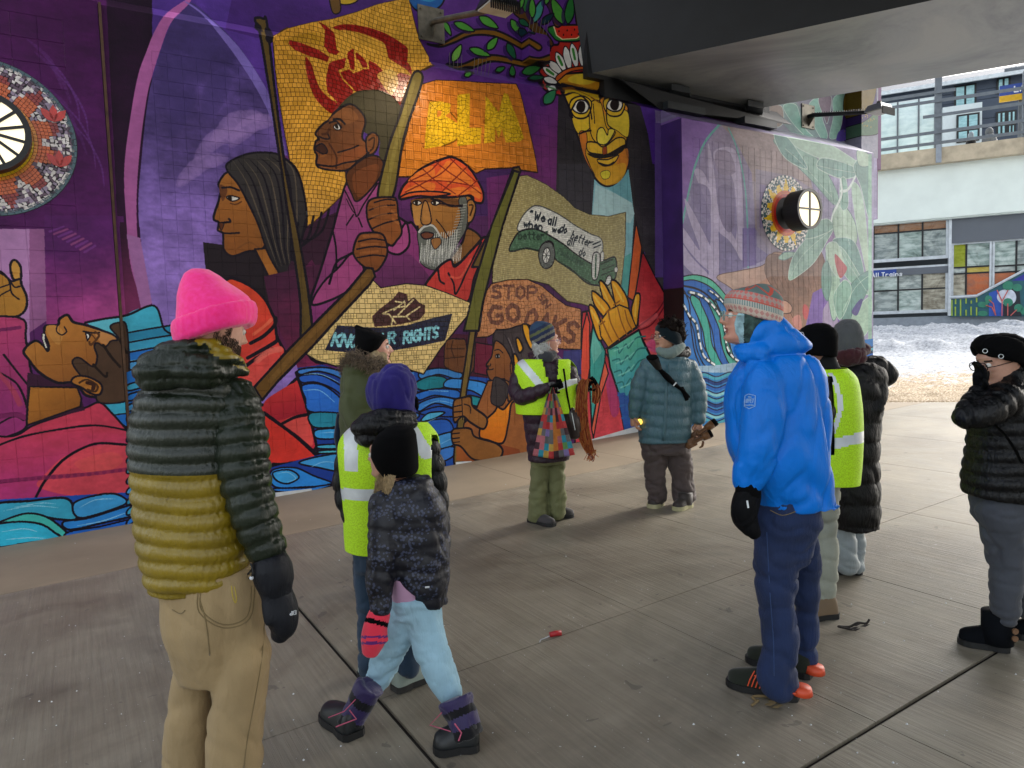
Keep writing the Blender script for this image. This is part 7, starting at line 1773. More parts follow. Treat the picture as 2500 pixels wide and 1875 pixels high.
tJ = [(2462, 1222, 106, .16, 0, -9), (2460, 1180, 104, .17, 0, -7), (2460, 1120, 94, .16, 0, -4), (2462, 1060, 88, .15), (2466, 1000, 86, .15), (2465, 960, 80, .13), (2462, 935, 56, .1), (2462, 915, 44, .09)]
aJ = J.limb([(2462, 965, 44, -.1), (2410, 1005, 40, -.17), (2360, 1022, 30, -.16)]); LJ1 = J.last; aJ2 = J.limb([(2352, 1018, 30, -.15), (2375, 985, 30, -.1), (2393, 952, 22, -.06)]); LJ2 = J.last
garment(J, 'puffer_jacket', [J.loft(tJ), aJ, aJ2, J.limb([(2470, 915, 36, -.02), (2500, 910, 36, 0), (2530, 930, 34, 0)])], M_blackpuff, .012, (.062, .016), (LJ1, LJ2), (.003, 16), label='glossy black quilted jacket')
mesh('bag_strap', *tube_vf([J.P(2428, 1035, -.185), J.P(2455, 1062, -.19), J.P(2480, 1100, -.2), J.P(2495, 1130, -.2)], .014, 8, True, .3), J.o, M_blackfab)
M_gp = fabric('slate_trouser_cloth', '#3c4048', .8, .3, .4, .1, .1, 10)
garment(J, 'trousers', [J.limb([(2442, 1235, 62, -.02), (2452, 1310, 52, -.02), (2458, 1400, 37, -.02), (2456, 1460, 33, -.02), (2455, 1502, 30, -.02)]), J.limb([(2520, 1235, 52, .12), (2518, 1320, 44, .12), (2516, 1400, 34, .12), (2514, 1490, 28, .12)]), J.loft([(2470, 1260, 88, .13), (2470, 1200, 90, .14)])], M_gp, .012, None, (), (.007, 12), st=(.7, .7, 1.5))
M_suede = fabric('black_suede', '#090c11', .9, 0, .4, .2, 0)
for hx, tx, sf in (((2466, 1590), (2340, 1566), 1), ((2560, 1565), (2470, 1550), 0)):
    sh, (a, b, d, s_, L) = shoe(J, hx, tx, M_suede, M_blacksole, .11, .095, (.24, 0, .066, .18), name='ankle_boot', label='black suede ankle boot with two wooden buttons' if sf else None)
    if sf:
        for k in range(2): mesh('button', *tube_vf([a + d * L * .12 - UPV * .0 + UPV * (.12 + k * -.035) + np.array([0, -.07, 0]), a + d * L * .12 + UPV * (.12 - k * .035) + np.array([0, -.078, 0])], .014, 14), sh, simple('wooden_button', '#6e5038', .5))

# ---- F: teal coat
F_ = Fig(6.1, (1640, 1235), 'woman in teal down coat and dark headband with black crossbody bag')
hl = hand_parts(F_.P(1547, 1015, -.05), F_.P(1552, 1045, -.05) - F_.P(1547, 1015, -.05), (0, 1, .1), .17, .8, 1); hr = hand_parts(F_.P(1706, 1032, -.04), F_.P(1704, 1062, -.06) - F_.P(1706, 1032, -.04), (1, .3, 0), .17, .75, 1)
body(F_, 1626, 822, 203, M_skin3, .235, neck=F_.P(1636, 868), glasses=simple('thin_metal_glasses', '#6c6058', .3, .7), extra=hl + hr)
rng = random.Random(4); hp2 = []
for k in range(95):
    a, t = rng.uniform(0, 6.28), rng.uniform(0, 1); x = 1641 + math.cos(a) * 28 * math.sqrt(t); y = 798 + math.sin(a) * 14 * math.sqrt(t) - 3; z = rng.uniform(-.1, .1)
    hp2.append(ball(F_.P(x, y, z), rng.uniform(.016, .028), 4))
hair(F_, 'loose_curls', [(1640, 790, -.02), (1655, 800, 0), (1625, 788, -.05), (1664, 815, .02)], simple('dark_curls', '#0d0806', .7, Specular_IOR_Level=.1), 260, 7, (4, 12), (.3, -1), 5, .0035, seed=3)
garment(F_, 'curly_hair', hp2 + [F_.limb([(1622, 800, 20, 0), (1645, 802, 24, 0), (1660, 822, 16, 0)])], simple('dark_brown_hair', '#140c09', .7, vary=.4, scale=60, bump=.6, bscale=90, Specular_IOR_Level=.12), .007, None, (), (.004, 60), smooth=1)
knit(F_, 'headband', [(1633, 836, 32, .10, 0, -30), (1632, 828, 35, .112, 0, -30), (1632, 815, 36, .113, 0, -28), (1634, 804, 31, .10, 0, -26)], fabric('teal_black_fleece', '#0c1a20', .9), .007)
M_teal = fabric('teal_nylon', '#43656f', .42, .9, .1, .1, 0)
tF = [(1622, 1078, 64, .17), (1623, 1050, 65, .175), (1627, 1000, 62, .17), (1629, 940, 60, .16), (1630, 900, 62, .14), (1632, 880, 54, .12), (1634, 864, 32, .09)]
a1F = F_.limb([(1582, 892, 20, -.02), (1560, 945, 23, -.03), (1548, 1012, 16, -.05)]); l1F = F_.last; a2F = F_.limb([(1682, 895, 22, 0), (1704, 955, 23, -.02), (1706, 1026, 17, -.04)]); l2F = F_.last
tc = garment(F_, 'down_coat', [F_.loft(tF), a1F, a2F], M_teal, .012, (.095, .014), (l1F, l2F), (.0025, 14), label='teal thigh-length down coat')
mesh('zip_placket', *tube_vf([cast(tc, x, y, .004)[0] for x, y in ((1629, 890), (1627, 940), (1625, 1000), (1621, 1060), (1620, 1076))], .012, 8, True, .3), tc, M_teal, True)
garment(F_, 'neck_warmer', [F_.limb([(1612, 858, 10, -.08), (1636, 862, 14, -.12), (1658, 850, 12, -.06), (1664, 842, 8, .04), (1640, 838, 8, .1), (1610, 848, 8, .04), (1612, 858, 10, -.08)])], fabric('sage_knit', '#6c7c78', .95, 0, .8), .007, None, (), (.003, 50))
garment(F_, 'coat_hood', [F_.limb([(1650, 868, 11, -.06), (1674, 862, 12, 0), (1676, 854, 9, .1)])], M_blackpuff, .009, None, (), (.004, 25))
sb = [cast(tc, x, y, .012)[0] for x, y in ((1592, 872), (1608, 900), (1630, 922), (1652, 942), (1670, 956))]
garment(F_, 'crossbody_bag', [tube_vf([sb[0], sb[1]], [.022, .03], 10, True, .5), tube_vf([sb[1], sb[2], sb[3]], [.03, .055, .036], 12, True, .5), tube_vf([sb[3], sb[4], cast(tc, 1683, 970, .01)[0]], [.03, .025, .02], 10, True, .5), tube_vf([cast(tc, 1664, 945, .012)[0], cast(tc, 1678, 978, .014)[0]], .02, 8, True, .4)], M_blackfab, .007, None, (), (.001, 20), label='black crossbody bag on a wide strap')
mesh('buckle', *tube_vf([cast(tc, 1644, 942, .055)[0], cast(tc, 1651, 934, .055)[0]], .006, 6), F_.o, M_refl)
M_mauve = fabric('mauve_brown_cloth', '#473c3a', .8, .4, .4, .12, .1, 12)
garment(F_, 'trousers', [F_.limb([(1600, 1085, 30, 0), (1600, 1150, 25, 0), (1602, 1212, 21, 0)]), F_.limb([(1652, 1085, 30, 0), (1664, 1150, 26, 0), (1671, 1212, 25, 0)]), F_.loft([(1626, 1105, 56, .14), (1624, 1060, 58, .15)])], M_mauve, .012, None, (), (.01, 14), st=(.7, .7, 1.5))
M_duck = fabric('brown_duck_leather', '#2c2420', .6); M_cream = simple('cream_rubber', '#a8a37e', .6)
for hx, tx in (((1612, 1232), (1589, 1242)), ((1684, 1236), (1648, 1248))): shoe(F_, hx, tx, M_duck, M_cream, .11, .09, (.3, 0, .06, .13), name='winter_boot', sole_h=.035)
cd = empty('lantern', F_.P(1562, 1032, -.05), 'small yellow glowing ball in the hand of the teal-coated woman', 'light ball')
_m = NT('yellow_glow'); _m.fin('#e0a020', .4); _m.b.inputs['Emission Color'].default_value = (1, .6, .08, 1); _m.b.inputs['Emission Strength'].default_value = .8
mesh('bulb', *ball(F_.P(1561, 1030, -.05), .026), cd, _m.m, True); mesh('cap', *tube_vf([F_.P(1561, 1022, -.05), F_.P(1561, 1018, -.05)], .012, 8), cd, M_blacksole)
gl = empty('leather_gloves', F_.P(1712, 1058, -.05), 'pair of brown leather work gloves held by the teal-coated woman', 'gloves')
M_leather = fabric('brown_leather', '#5c3812', .5, .5, .2, .3)
for k, (p0, p1) in enumerate((((1738, 1036), (1700, 1062)), ((1728, 1062), (1695, 1078)))):
    a, b = F_.P(*p0, -.1 - k * .03), F_.P(*p1, -.1 - k * .03); m_ = solid(hand_parts(a + (b - a) * .25, b - a, (0, .3, 1), .21, .45, 1), .006, 2); m_.name = 'glove'; link('glove', m_, gl, M_leather, True)
    mesh('glove_cuff', *tube_vf([a + (b - a) * .4, a - (b - a) * .05], [.03, .04], 12), gl, M_leather if k else M_leather, True); mesh('knit_cuff', *tube_vf([a - (b - a) * .03, a - (b - a) * .28], [.036, .034], 12), gl, M_blackfab, True)

# ---- E: purple coat, vest
E_ = Fig(5.85, (1340, 1278), 'white-haired woman in plum coat and lime vest holding bag and scarf')
body(E_, 1333, 833, 8, M_skin2, .235, neck=E_.P(1330, 875), glasses=simple('pink_glasses', '#a06c80', .3))
kt = NT('striped_wool'); g = kt.n('NewGeometry').outputs['Position']; zc_ = E_.P(1325, 815); sp2 = kt.n('VectorMath', operation='DOT_PRODUCT'); sub = kt.n('VectorMath', operation='SUBTRACT'); kt.l(g, sub.inputs[0]); sub.inputs[1].default_value = zc_; kt.l(sub.outputs[0], sp2.inputs[0]); sp2.inputs[1].default_value = (-.45, 0, .9)
hh = kt.math('ADD', sp2.outputs['Value'], kt.math('MULTIPLY', kt.math('SUBTRACT', kt.noise(90, 3, vec=g), .5), .03))
q = kt.n('ValToRGB'); kt.l(kt.math('MULTIPLY_ADD', hh, 4.5, .5), q.inputs[0]); q.color_ramp.interpolation = 'CONSTANT'; el = q.color_ramp.elements
for k, (p_, c_) in enumerate(((0, '#24253a'), (.14, '#8e8a78'), (.24, '#2a2c48'), (.36, '#6c6a60'), (.46, '#26304c'), (.58, '#5c6040'), (.68, '#24304c'), (.8, '#2f4660'))):
    if k > 1: el.new(p_)
    el[k].position = p_; el[k].color = (*lin(c_), 1)
M_wool = kt.fin(q.outputs[0], .95, kt.bump(kt.noise(120, 3, vec=g), .8, .004))
knit(E_, 'striped_hat', [(1330, 836, 29, .105, 0, 28), (1326, 824, 33, .115, 0, 28), (1322, 812, 33, .112, 0, 25), (1318, 799, 28, .09, 0, 18), (1315, 790, 19, .06, 0, 8), (1314, 784, 7, .02)], M_wool, .007, 0, 'blue, olive and cream striped wool hat')
rng = random.Random(8); hp2 = []
for k in range(70):
    t = rng.random(); x = 1312 + rng.uniform(-9, 16) + t * 4; y = 832 + t * 38; hp2.append(ball(E_.P(x, y, rng.uniform(-.11, .05)), rng.uniform(.012, .024), 4))
hair(E_, 'loose_hair', [(1312, 838, -.08), (1322, 845, -.1), (1318, 858, -.1), (1330, 840, -.1)], simple('silver_hair', '#b8b8b4', .6), 260, 6, (8, 24), (.1, 1), 5, .0025)
garment(E_, 'white_hair', hp2 + [E_.limb([(1316, 830, 14, -.03), (1316, 850, 16, -.04), (1322, 868, 10, -.05)])], simple('white_hair', '#a9a9a4', .6, vary=.35, scale=50, bump=.7, bscale=80), .006, None, (), (.004, 70), smooth=1)
garment(E_, 'cowl', [E_.limb([(1318, 868, 12, -.06), (1336, 872, 14, -.1), (1350, 866, 12, -.05)])], fabric('grey_knit_cowl', '#34363a', .95, 0, .8), .007, None, (), (.003, 60))
M_plum = fabric('dark_plum_nylon', '#2a0f22', .45, .9, .1, .2, 0)
tE = [(1340, 1124, 52, .15), (1340, 1100, 54, .155), (1338, 1050, 58, .16), (1336, 1000, 62, .165), (1333, 950, 64, .165), (1331, 910, 66, .15), (1330, 888, 56, .13), (1328, 868, 34, .1)]
aE = E_.limb([(1272, 905, 20, -.02), (1262, 945, 23, -.06), (1272, 968, 22, -.12), (1300, 962, 20, -.19), (1335, 946, 15, -.24)]); lE = E_.last
bE = E_.limb([(1390, 908, 20, 0), (1402, 945, 20, -.03), (1412, 952, 17, -.06), (1430, 948, 13, -.08)]); mE = E_.last
garment(E_, 'padded_coat', [E_.loft(tE), aE, bE, E_.limb([(1300, 882, 16, 0), (1320, 884, 18, -.02), (1300, 870, 14, .08)])], M_plum, .012, (.09, .012), (lE, mE), (.003, 14), label='dark plum knee-length padded coat')
vE = [(1335, 1006, 66, .17), (1334, 970, 66, .175), (1333, 935, 67, .17), (1331, 905, 67, .155), (1330, 886, 58, .135), (1330, 874, 40, .11)]
def kE(x, y, f): return ~(f & (x > 1338 + (y - 960) * -.05) & (x < 1364 - (y - 880) * -.14) & (y < 1000) & (y > 1e9)) & ~(f & (np.abs(x - (1346 + (y - 900) * .13)) < 20 - (y - 880) * .17) & (y < 960)) & ~(f & (x > 1384) & (y < 925) & (x > 1392)) & (y > 878)
shell(E_, 'reflective_vest', vE, [M_hiv, M_refl], kE, lambda x, y, f: f & ((np.abs((x - 1273) * .77 - (y - 885) * .64) < 9) & (y < 942) | (np.abs(y - 942 + (x - 1370) * .38) < 8) & (x > 1350)), .032, label='lime reflective safety vest')
for p, d_ in ((E_.P(1345, 944, -.25), E_.P(1358, 940, -.27) - E_.P(1345, 944, -.25)), (E_.P(1430, 945, -.08), E_.P(1442, 936, -.1) - E_.P(1430, 945, -.08))):
    m_ = solid(hand_parts(p, d_, (0, 0, 1), .16, 1.0, 1), .006, 2); m_.name = 'glove'; link('glove', m_, E_.o, M_blackfab, True)
garment(E_, 'trousers', [E_.limb([(1320, 1110, 22, 0), (1314, 1190, 21, 0), (1313, 1262, 24, 0)]), E_.limb([(1357, 1110, 21, .03), (1360, 1190, 20, .03), (1361, 1252, 23, .03)]), E_.loft([(1338, 1130, 40, .12), (1338, 1095, 42, .13)])], fabric('olive_canvas', '#6a6c46', .8, .6, .4, .1, .05, 10), .012, None, (), (.008, 12), st=(.7, .7, 1.4))
M_hike = fabric('grey_hiking_mesh', '#3a3636', .8)
for hx, tx in (((1293, 1272), (1353, 1286)), ((1352, 1264), (1401, 1262))): shoe(E_, hx, tx, M_hike, M_blacksole, .1, .08, name='hiking_shoe')
# plaid bag
bag = empty('tote_bag', E_.P(1346, 1110, -.3), 'colourful plaid cloth bag hanging from the white-haired woman\'s hand', 'bag')
PAL = [simple('plaid_' + k, c_, .8, 0, .15, 40, .2, 300) for k, c_ in (('red', '#a82c2c'), ('teal', '#1f7f92'), ('grey', '#5c5a5a'), ('orange', '#b86c24'), ('rose', '#a85c62'), ('plum', '#3a1c26'), ('green', '#5c8a4c'), ('lilac', '#7a6a9c'), ('ochre', '#b08c3c'))]
nu, nv = 24, 30; V, F, MI = [], [], []; rng = random.Random(1); pal = {(i, j): rng.choice((0, 0, 1, 2, 2, 3, 4, 4, 5, 5, 6, 7, 8)) for i in range(40) for j in range(40)}
for sgn in (-1, 1):
    k0 = len(V)
    for j in range(nv + 1):
        t = j / nv; y = 944 + t * 168; xl = 1344 - 46 * t ** .8 + 2; xr = 1350 + 54 * t ** .85; 
        for i in range(nu + 1):
            u = i / nu; x = xl + (xr - xl) * u; yb = y + (8 * (1 - abs(u - .45) * 2.2)) * t + 0; dy = -.26 - (.012 + .05 * t * math.sin(math.pi * u)) * (1 if sgn < 0 else -1) + .012 * math.sin(u * 19 + .5) * (1 - t * .6) - (.02 if abs(u - .45) < .06 else 0) * t
            V.append(E_.P(x, yb, dy))
    for j in range(nv):
        for i in range(nu):
            q = (k0 + j * (nu + 1) + i, k0 + (j + 1) * (nu + 1) + i, k0 + (j + 1) * (nu + 1) + i + 1, k0 + j * (nu + 1) + i + 1); F.append(q if sgn < 0 else q[::-1])
            ci, cj = i // 3, j // 3; MI.append(pal[ci, cj] if (ci + cj) % 2 else pal[ci + 5, cj // 2])
bo = mesh('bag_cloth', V, F, bag, PAL, True, MI); sm = bo.modifiers.new('s', 'SOLIDIFY'); sm.thickness = .003
mesh('handle', *tube_vf([E_.P(1340, 950, -.26), E_.P(1343, 936, -.27), E_.P(1350, 934, -.27), E_.P(1354, 950, -.26)], .012, 8, True, .4), bag, PAL[2], True)
hb = empty('handbag', E_.P(1404, 1040, -.1), 'dark brown leather handbag at the white-haired woman\'s hip', 'bag')
m_ = solid([E_.limb([(1390, 1002, 14, -.12), (1398, 1030, 20, -.12), (1402, 1060, 16, -.12)])], .008, 3); m_.name = 'bag_body'; link('bag_body', m_, hb, fabric('brown_bag_leather', '#2a1c18', .4, .3), True); mesh('bag_zip', *tube_vf([E_.P(1396, 1008, -.2), E_.P(1404, 1050, -.2)], .003, 5), hb, M_refl); mesh('bag_strap', *tube_vf([E_.P(1376, 900, -.17), E_.P(1384, 960, -.19), E_.P(1392, 1004, -.16)], .008, 6), hb, M_blackfab)
# scarf held in the other hand
sc = empty('scarf', E_.P(1430, 1020, -.1), 'long fringed rust and ochre scarf hanging beside the plaid bag', 'scarf')
ts = NT('rust_print_silk'); g = ts.n('NewGeometry').outputs['Position']; M_scarf = ts.fin(ts.ramp(ts.noise(22, 4, .6, vec=g, stretch=(1.4, 1.4, .6), dist=1.5), (.32, (.10, .012, .006)), (.45, (.32, .05, .01)), (.55, (.42, .15, .03)), (.7, (.5, .2, .05))), .6, ts.bump(ts.noise(60, 3, vec=g, stretch=(1, 1, .2)), .5, .006))
def ribbon(pts, name, parent, mat, folds=5, n=24):
    V, F = [], []; P_ = spline([np.array(p, float) for p in pts], False, 6)
    for x, y, w_, dy in P_:
        for i in range(n + 1): u = i / n - .5; V.append(E_.P(x + u * w_ * 2, y + 2 * math.cos(u * 9), dy + .014 * math.sin(u * folds * 6.28 + y * .02)))
    for j in range(len(P_) - 1):
        for i in range(n): F.append((j * (n + 1) + i, (j + 1) * (n + 1) + i, (j + 1) * (n + 1) + i + 1, j * (n + 1) + i + 1))
    o = mesh(name, V, F, parent, mat, True); s2 = o.modifiers.new('s', 'SOLIDIFY'); s2.thickness = .004; return o
ribbon([(1430, 926, 9, -.13), (1423, 940, 12, -.14), (1419, 980, 14, -.14), (1421, 1030, 15, -.14), (1430, 1075, 15, -.14), (1443, 1108, 10, -.14)], 'scarf_cloth', sc, M_scarf); ribbon([(1446, 928, 7, -.12), (1454, 945, 9, -.12), (1456, 965, 11, -.12), (1452, 985, 7, -.12)], 'scarf_loop', sc, M_scarf, 3)
mbf = MB(); rng = random.Random(6)
for k in range(26): x = 1434 + k * .85; mbf.tube([E_.P(x, 1098, -.14), E_.P(x + rng.uniform(-4, 4), 1110, -.14), E_.P(x + rng.uniform(-9, 7), 1120 + rng.uniform(-8, 8), -.14)], .0022, 4)
mbf.build('fringe', M_scarf, sc)

# ---- B: black pointed hat, fur hood
B_ = Fig(4.35, (880, 1450), 'woman in pointed black hat and olive parka with fur-trimmed hood')
body(B_, 911, 850, 12, M_skin2, .23, neck=B_.P(908, 905))
knit(B_, 'pointed_hat', [(904, 864, 34, .105, 0, 22), (907, 846, 40, .118, 0, 20), (906, 828, 40, .115, 0, 10), (898, 811, 30, .085, 0, -4), (886, 802, 18, .05, 0, -12)], M_blackfab, .007, 0, 'black knitted hat with pointed corner', [B_.limb([(895, 818, 20, 0), (882, 808, 13, 0), (871, 798, 7, 0)])])
hair(B_, 'loose_hair', [(930, 868, -.07), (936, 864, -.07), (925, 872, -.08)], simple('straw_hair', '#b09a74', .6), 220, 3, (20, 40), (.1, 1), 2, .0022)
garment(B_, 'blond_hair', [B_.limb([(915, 868, 14, -.07), (924, 885, 14, -.08), (922, 905, 9, -.08)]), B_.limb([(932, 866, 7, -.07), (937, 882, 8, -.06), (938, 900, 5, -.05)])], simple('blond_hair', '#a08a66', .6, vary=.3, scale=80, bump=.8, bscale=120), .006, None, (), (.003, 60), smooth=1)
M_olive = fabric('olive_parka_cloth', '#3a4018', .7, .25, .3, .1, .1, 8)
tB = [(888, 1200, 50, .15), (888, 1100, 55, .16), (888, 1020, 56, .16), (886, 960, 52, .15), (884, 920, 46, .13), (888, 895, 38, .11)]
aB = B_.limb([(860, 940, 22, -.08), (858, 1000, 23, -.12), (880, 1050, 20, -.16)])
garment(B_, 'parka', [B_.loft(tB), aB, B_.loft([(878, 930, 34, .1), (880, 905, 40, .13), (888, 885, 42, .13)])], M_olive, .012, None, (), (.006, 10), label='olive green parka')
garment(B_, 'backpack', [B_.loft([(842, 1110, 18, .1, .02), (836, 1060, 18, .11, .02), (838, 1005, 12, .1, .02)])], fabric('navy_pack_cloth', '#0c1226', .8), .01, None, (), (.003, 12))
rng = random.Random(12); mbf = MB(); furm = simple('grey_brown_fur', '#6a5a4a', .9, vary=.5, scale=40)
base = [B_.P(x, y, dy) for x, y, dy in ((846, 905, 0), (848, 885, -.06), (862, 874, -.13), (890, 882, -.17), (915, 892, -.16), (930, 888, -.08))]
bs = spline(base, False, 10)
for k in range(2600):
    p = bs[rng.randrange(len(bs))] + np.array([rng.gauss(0, .018), rng.gauss(0, .018), rng.gauss(0, .02)]); d_ = np.array([rng.gauss(-.2, .6), rng.gauss(-.3, .6), rng.gauss(.1, .6)]); d_ /= np.linalg.norm(d_)
    mbf.tube([p, p + d_ * .022, p + d_ * .036 + np.array([0, 0, -.006])], [.0016, .0012, .0003], 3, cap=False)
tag(mbf.build('fur_trim', furm, B_.o), kind='stuff'); garment(B_, 'hood_roll', [tube_vf(bs, .028, 10)], simple('fur_under', '#3c3228', .9), .01, None, (), (.002, 20))
garment(B_, 'trousers', [B_.limb([(880, 1180, 24, 0), (878, 1300, 20, 0), (880, 1430, 16, 0)]), B_.limb([(905, 1180, 24, 0), (905, 1300, 20, 0), (905, 1430, 16, 0)])], fabric('black_leggings', '#101114', .8), .012, None, (), (.004, 12))
for hx, tx in (((875, 1448), (905, 1434)), ((900, 1450), (932, 1436))): shoe(B_, hx, tx, M_blackfab, M_blacksole, .1, .08, name='boot')

# ---- C: purple hood, vest over black puffer
C_ = Fig(3.25, (960, 1660), 'youngster in purple hood and lime vest over black puffer, facing away')
body(C_, 962, 950, 60, M_skin, .22, neck=C_.P(955, 1010), dy=.03)
M_purple = fabric('purple_fleece', '#1e1268', .9, .5, .6, .15, .1, 7)
garment(C_, 'purple_hood', [C_.loft([(968, 1018, 44, .09), (964, 1000, 50, .11), (957, 978, 56, .125), (957, 950, 59, .13), (957, 922, 54, .12), (958, 903, 38, .09), (960, 890, 16, .04)])], M_purple, .009, None, (), (.007, 12), st=(1.6, 1.6, .4), label='purple fleece hood with folds at the crown')
garment(C_, 'face_mask', [C_.limb([(1012, 975, 10, -.02), (1016, 995, 8, 0)])], M_blackfab, .007, None, (), (.001, 20))
tC = [(958, 1335, 92, .14), (958, 1290, 96, .15), (956, 1200, 100, .15), (952, 1120, 104, .145), (950, 1075, 102, .13), (950, 1045, 84, .11), (955, 1020, 54, .09)]
aC = C_.limb([(856, 1090, 30, -.02), (840, 1170, 30, -.02), (848, 1240, 25, -.05), (872, 1290, 20, -.08)]); lC = C_.last; bC = C_.limb([(1048, 1090, 30, 0), (1066, 1180, 29, 0), (1075, 1250, 24, -.02), (1080, 1285, 20, -.02)]); mC = C_.last
garment(C_, 'puffer_jacket', [C_.loft(tC), aC, bC], M_blackpuff, .012, (.085, .014), (lC, mC), (.003, 14))
garment(C_, 'puffer_hood', [C_.limb([(1000, 1025, 22, -.1), (950, 1030, 34, -.15), (900, 1050, 42, -.15), (888, 1065, 32, -.12)]), C_.limb([(930, 1050, 30, -.17), (895, 1072, 28, -.17)])], M_blackpuff, .01, (.07, .012), (), (.004, 18))
vC = [(956, 1330, 98, .15), (956, 1290, 100, .155), (954, 1200, 103, .155), (951, 1120, 107, .15), (950, 1075, 106, .135), (950, 1048, 88, .115), (955, 1028, 62, .1)]
shell(C_, 'reflective_vest', vC, [M_hiv, M_refl], lambda x, y, f: ~(f & (x > 1052 - (y - 1080) * .0) & (y > 1062) & (x > 1048)) & (y > 1032), lambda x, y, f: f & ((np.abs(y - 1206) < 14) | ((np.abs(x - (862 + (y - 1050) * .04 - 6)) < 16) & (y < 1150)) | ((np.abs((x - 1000) * .84 - (y - 1045) * .54) < 16) & (y < 1120) & (x > 980))), .028, label='lime reflective safety vest')
M_jean = fabric('mid_blue_denim', '#1c3348', .85, .3, .7, .2, .1, 9)
garment(C_, 'jeans', [C_.limb([(908, 1340, 40, 0), (902, 1470, 33, 0), (905, 1560, 30, 0), (906, 1625, 30, 0)]), C_.limb([(990, 1340, 42, 0), (988, 1470, 34, 0), (990, 1560, 30, 0), (992, 1628, 30, 0)]), C_.loft([(950, 1380, 80, .12), (952, 1300, 84, .13)])], M_jean, .012, None, (), (.007, 12), st=(.7, .7, 1.4))
M_mint = fabric('grey_mint_mesh', '#8a948a', .8)
shoe(C_, (962, 1690), (1046, 1652), M_mint, simple('dark_sole', '#2c2a28', .8), .1, .085, name='trainer'); shoe(C_, (884, 1660), (930, 1632), M_mint, M_blacksole, .1, .085, name='trainer')

# ---- D: walking child
D_ = Fig(2.95, (1000, 1790), 'walking child in speckled navy jacket, black beanie and purple snow boots')
body(D_, 953, 1112, 158, M_skin, .21, neck=D_.P(985, 1175), dy=.02)
knit(D_, 'beanie', [(976, 1160, 40, .085, 0, 4), (970, 1142, 52, .10, 0, -4), (963, 1112, 57, .108), (963, 1085, 56, .105), (968, 1060, 48, .09), (974, 1044, 32, .06), (978, 1037, 12, .02)], M_blackfab, .008, 0, 'plain black beanie')
hair(D_, 'blond_hair', [(938, 1160, -.05), (948, 1165, -.08), (930, 1165, -.03), (955, 1165, -.09)], bpy.data.materials['blond_hair'], 420, 4, (22, 52), (-.25, 1), 3, .0022, seed=2)
tn = NT('speckled_navy_nylon'); g = tn.n('NewGeometry').outputs['Position']; vo = tn.n('TexVoronoi'); vo.inputs['Scale'].default_value = 75; tn.l(g, vo.inputs['Vector']); nz = tn.noise(11, 3, vec=g)
sp_ = tn.math('MULTIPLY', tn.math('LESS_THAN', vo.outputs['Distance'], .42), tn.math('GREATER_THAN', nz, .46)); M_speck = tn.fin(tn.mix(tn.math('MULTIPLY', sp_, .55), '#0a0c18', '#4c5470'), .5, tn.bump(tn.noise(22, 4, vec=g), .4, .01))
tD = [(1052, 1470, 38, .09, 0, -8), (1040, 1430, 54, .115, 0, -6), (1014, 1370, 82, .13), (1004, 1300, 88, .14), (1004, 1240, 88, .135), (1002, 1205, 74, .115), (998, 1182, 48, .09), (995, 1168, 38, .08)]
aD = D_.limb([(938, 1225, 34, -.06), (936, 1310, 40, -.1), (930, 1400, 38, -.13), (926, 1480, 30, -.14)]); lD = D_.last; bD = D_.limb([(1062, 1235, 30, .06), (1070, 1320, 30, .1), (1060, 1400, 26, .12)])
garment(D_, 'padded_jacket', [D_.loft(tD), aD, bD, D_.limb([(970, 1195, 24, -.06), (1010, 1190, 30, -.05), (1040, 1180, 24, 0)])], M_speck, .010, (.105, .007), (lD,), (.005, 15), label='navy padded jacket with small pale speckles')
mesh('logo', *tube_vf([D_.P(1038, 1434, -.145), D_.P(1048, 1433, -.145)], .004, 5), D_.o, M_wt)
garment(D_, 'pink_shirt', [D_.loft([(1000, 1466, 40, .1), (998, 1430, 44, .11), (996, 1390, 44, .11)])], fabric('pale_pink_cotton', '#b48ca8', .9), .01, None, (), (.002, 12))
M_pale = fabric('pale_blue_denim', '#97bccd', .85, .6, .5, .12, .05, 10)
garment(D_, 'jeans', [D_.limb([(1000, 1475, 46, .0), (972, 1545, 42, .03), (942, 1610, 36, .05), (920, 1665, 30, .07)]), D_.limb([(1025, 1475, 48, -.02), (1046, 1560, 45, -.03), (1072, 1630, 39, -.04), (1098, 1695, 33, -.05)]), D_.loft([(1015, 1500, 58, .1), (1014, 1450, 56, .11)])], M_pale, .010, None, (), (.005, 15), st=(.8, .8, 1.2), label='pale blue jeans')
M_coral = fabric('coral_mitten_cloth', '#e02c48', .8, .2)
mt = garment(D_, 'mitten', [D_.limb([(926, 1500, 28, -.14), (918, 1530, 30, -.14), (912, 1562, 32, -.14), (906, 1585, 24, -.14)]), D_.limb([(936, 1540, 12, -.14), (940, 1562, 10, -.15)])], [M_coral, fabric('purple_trim', '#5c1468', .8), M_blackfab], .007, None, (), (.003, 16), zone=lambda cn, px, nn: np.where((np.abs(px[:, 1] - (1555 + (px[:, 0] - 912) * -.02)) < 3) | (np.abs(px[:, 1] - (1570)) < 3), 1, np.where(np.abs(px[:, 1] - (1519 + (px[:, 0] - 918) * .25)) < 6, 2, 0)), label='coral mitten with purple stripes')
M_bpurp = fabric('purple_boot_nylon', '#1e0c48', .6, .2, .3); M_bblk = fabric('black_boot_panel', '#121216', .7); M_rub = simple('dark_rubber_shell', '#14181a', .45, vary=.3); M_pkl = simple('pink_lace', '#b0506a', .7)
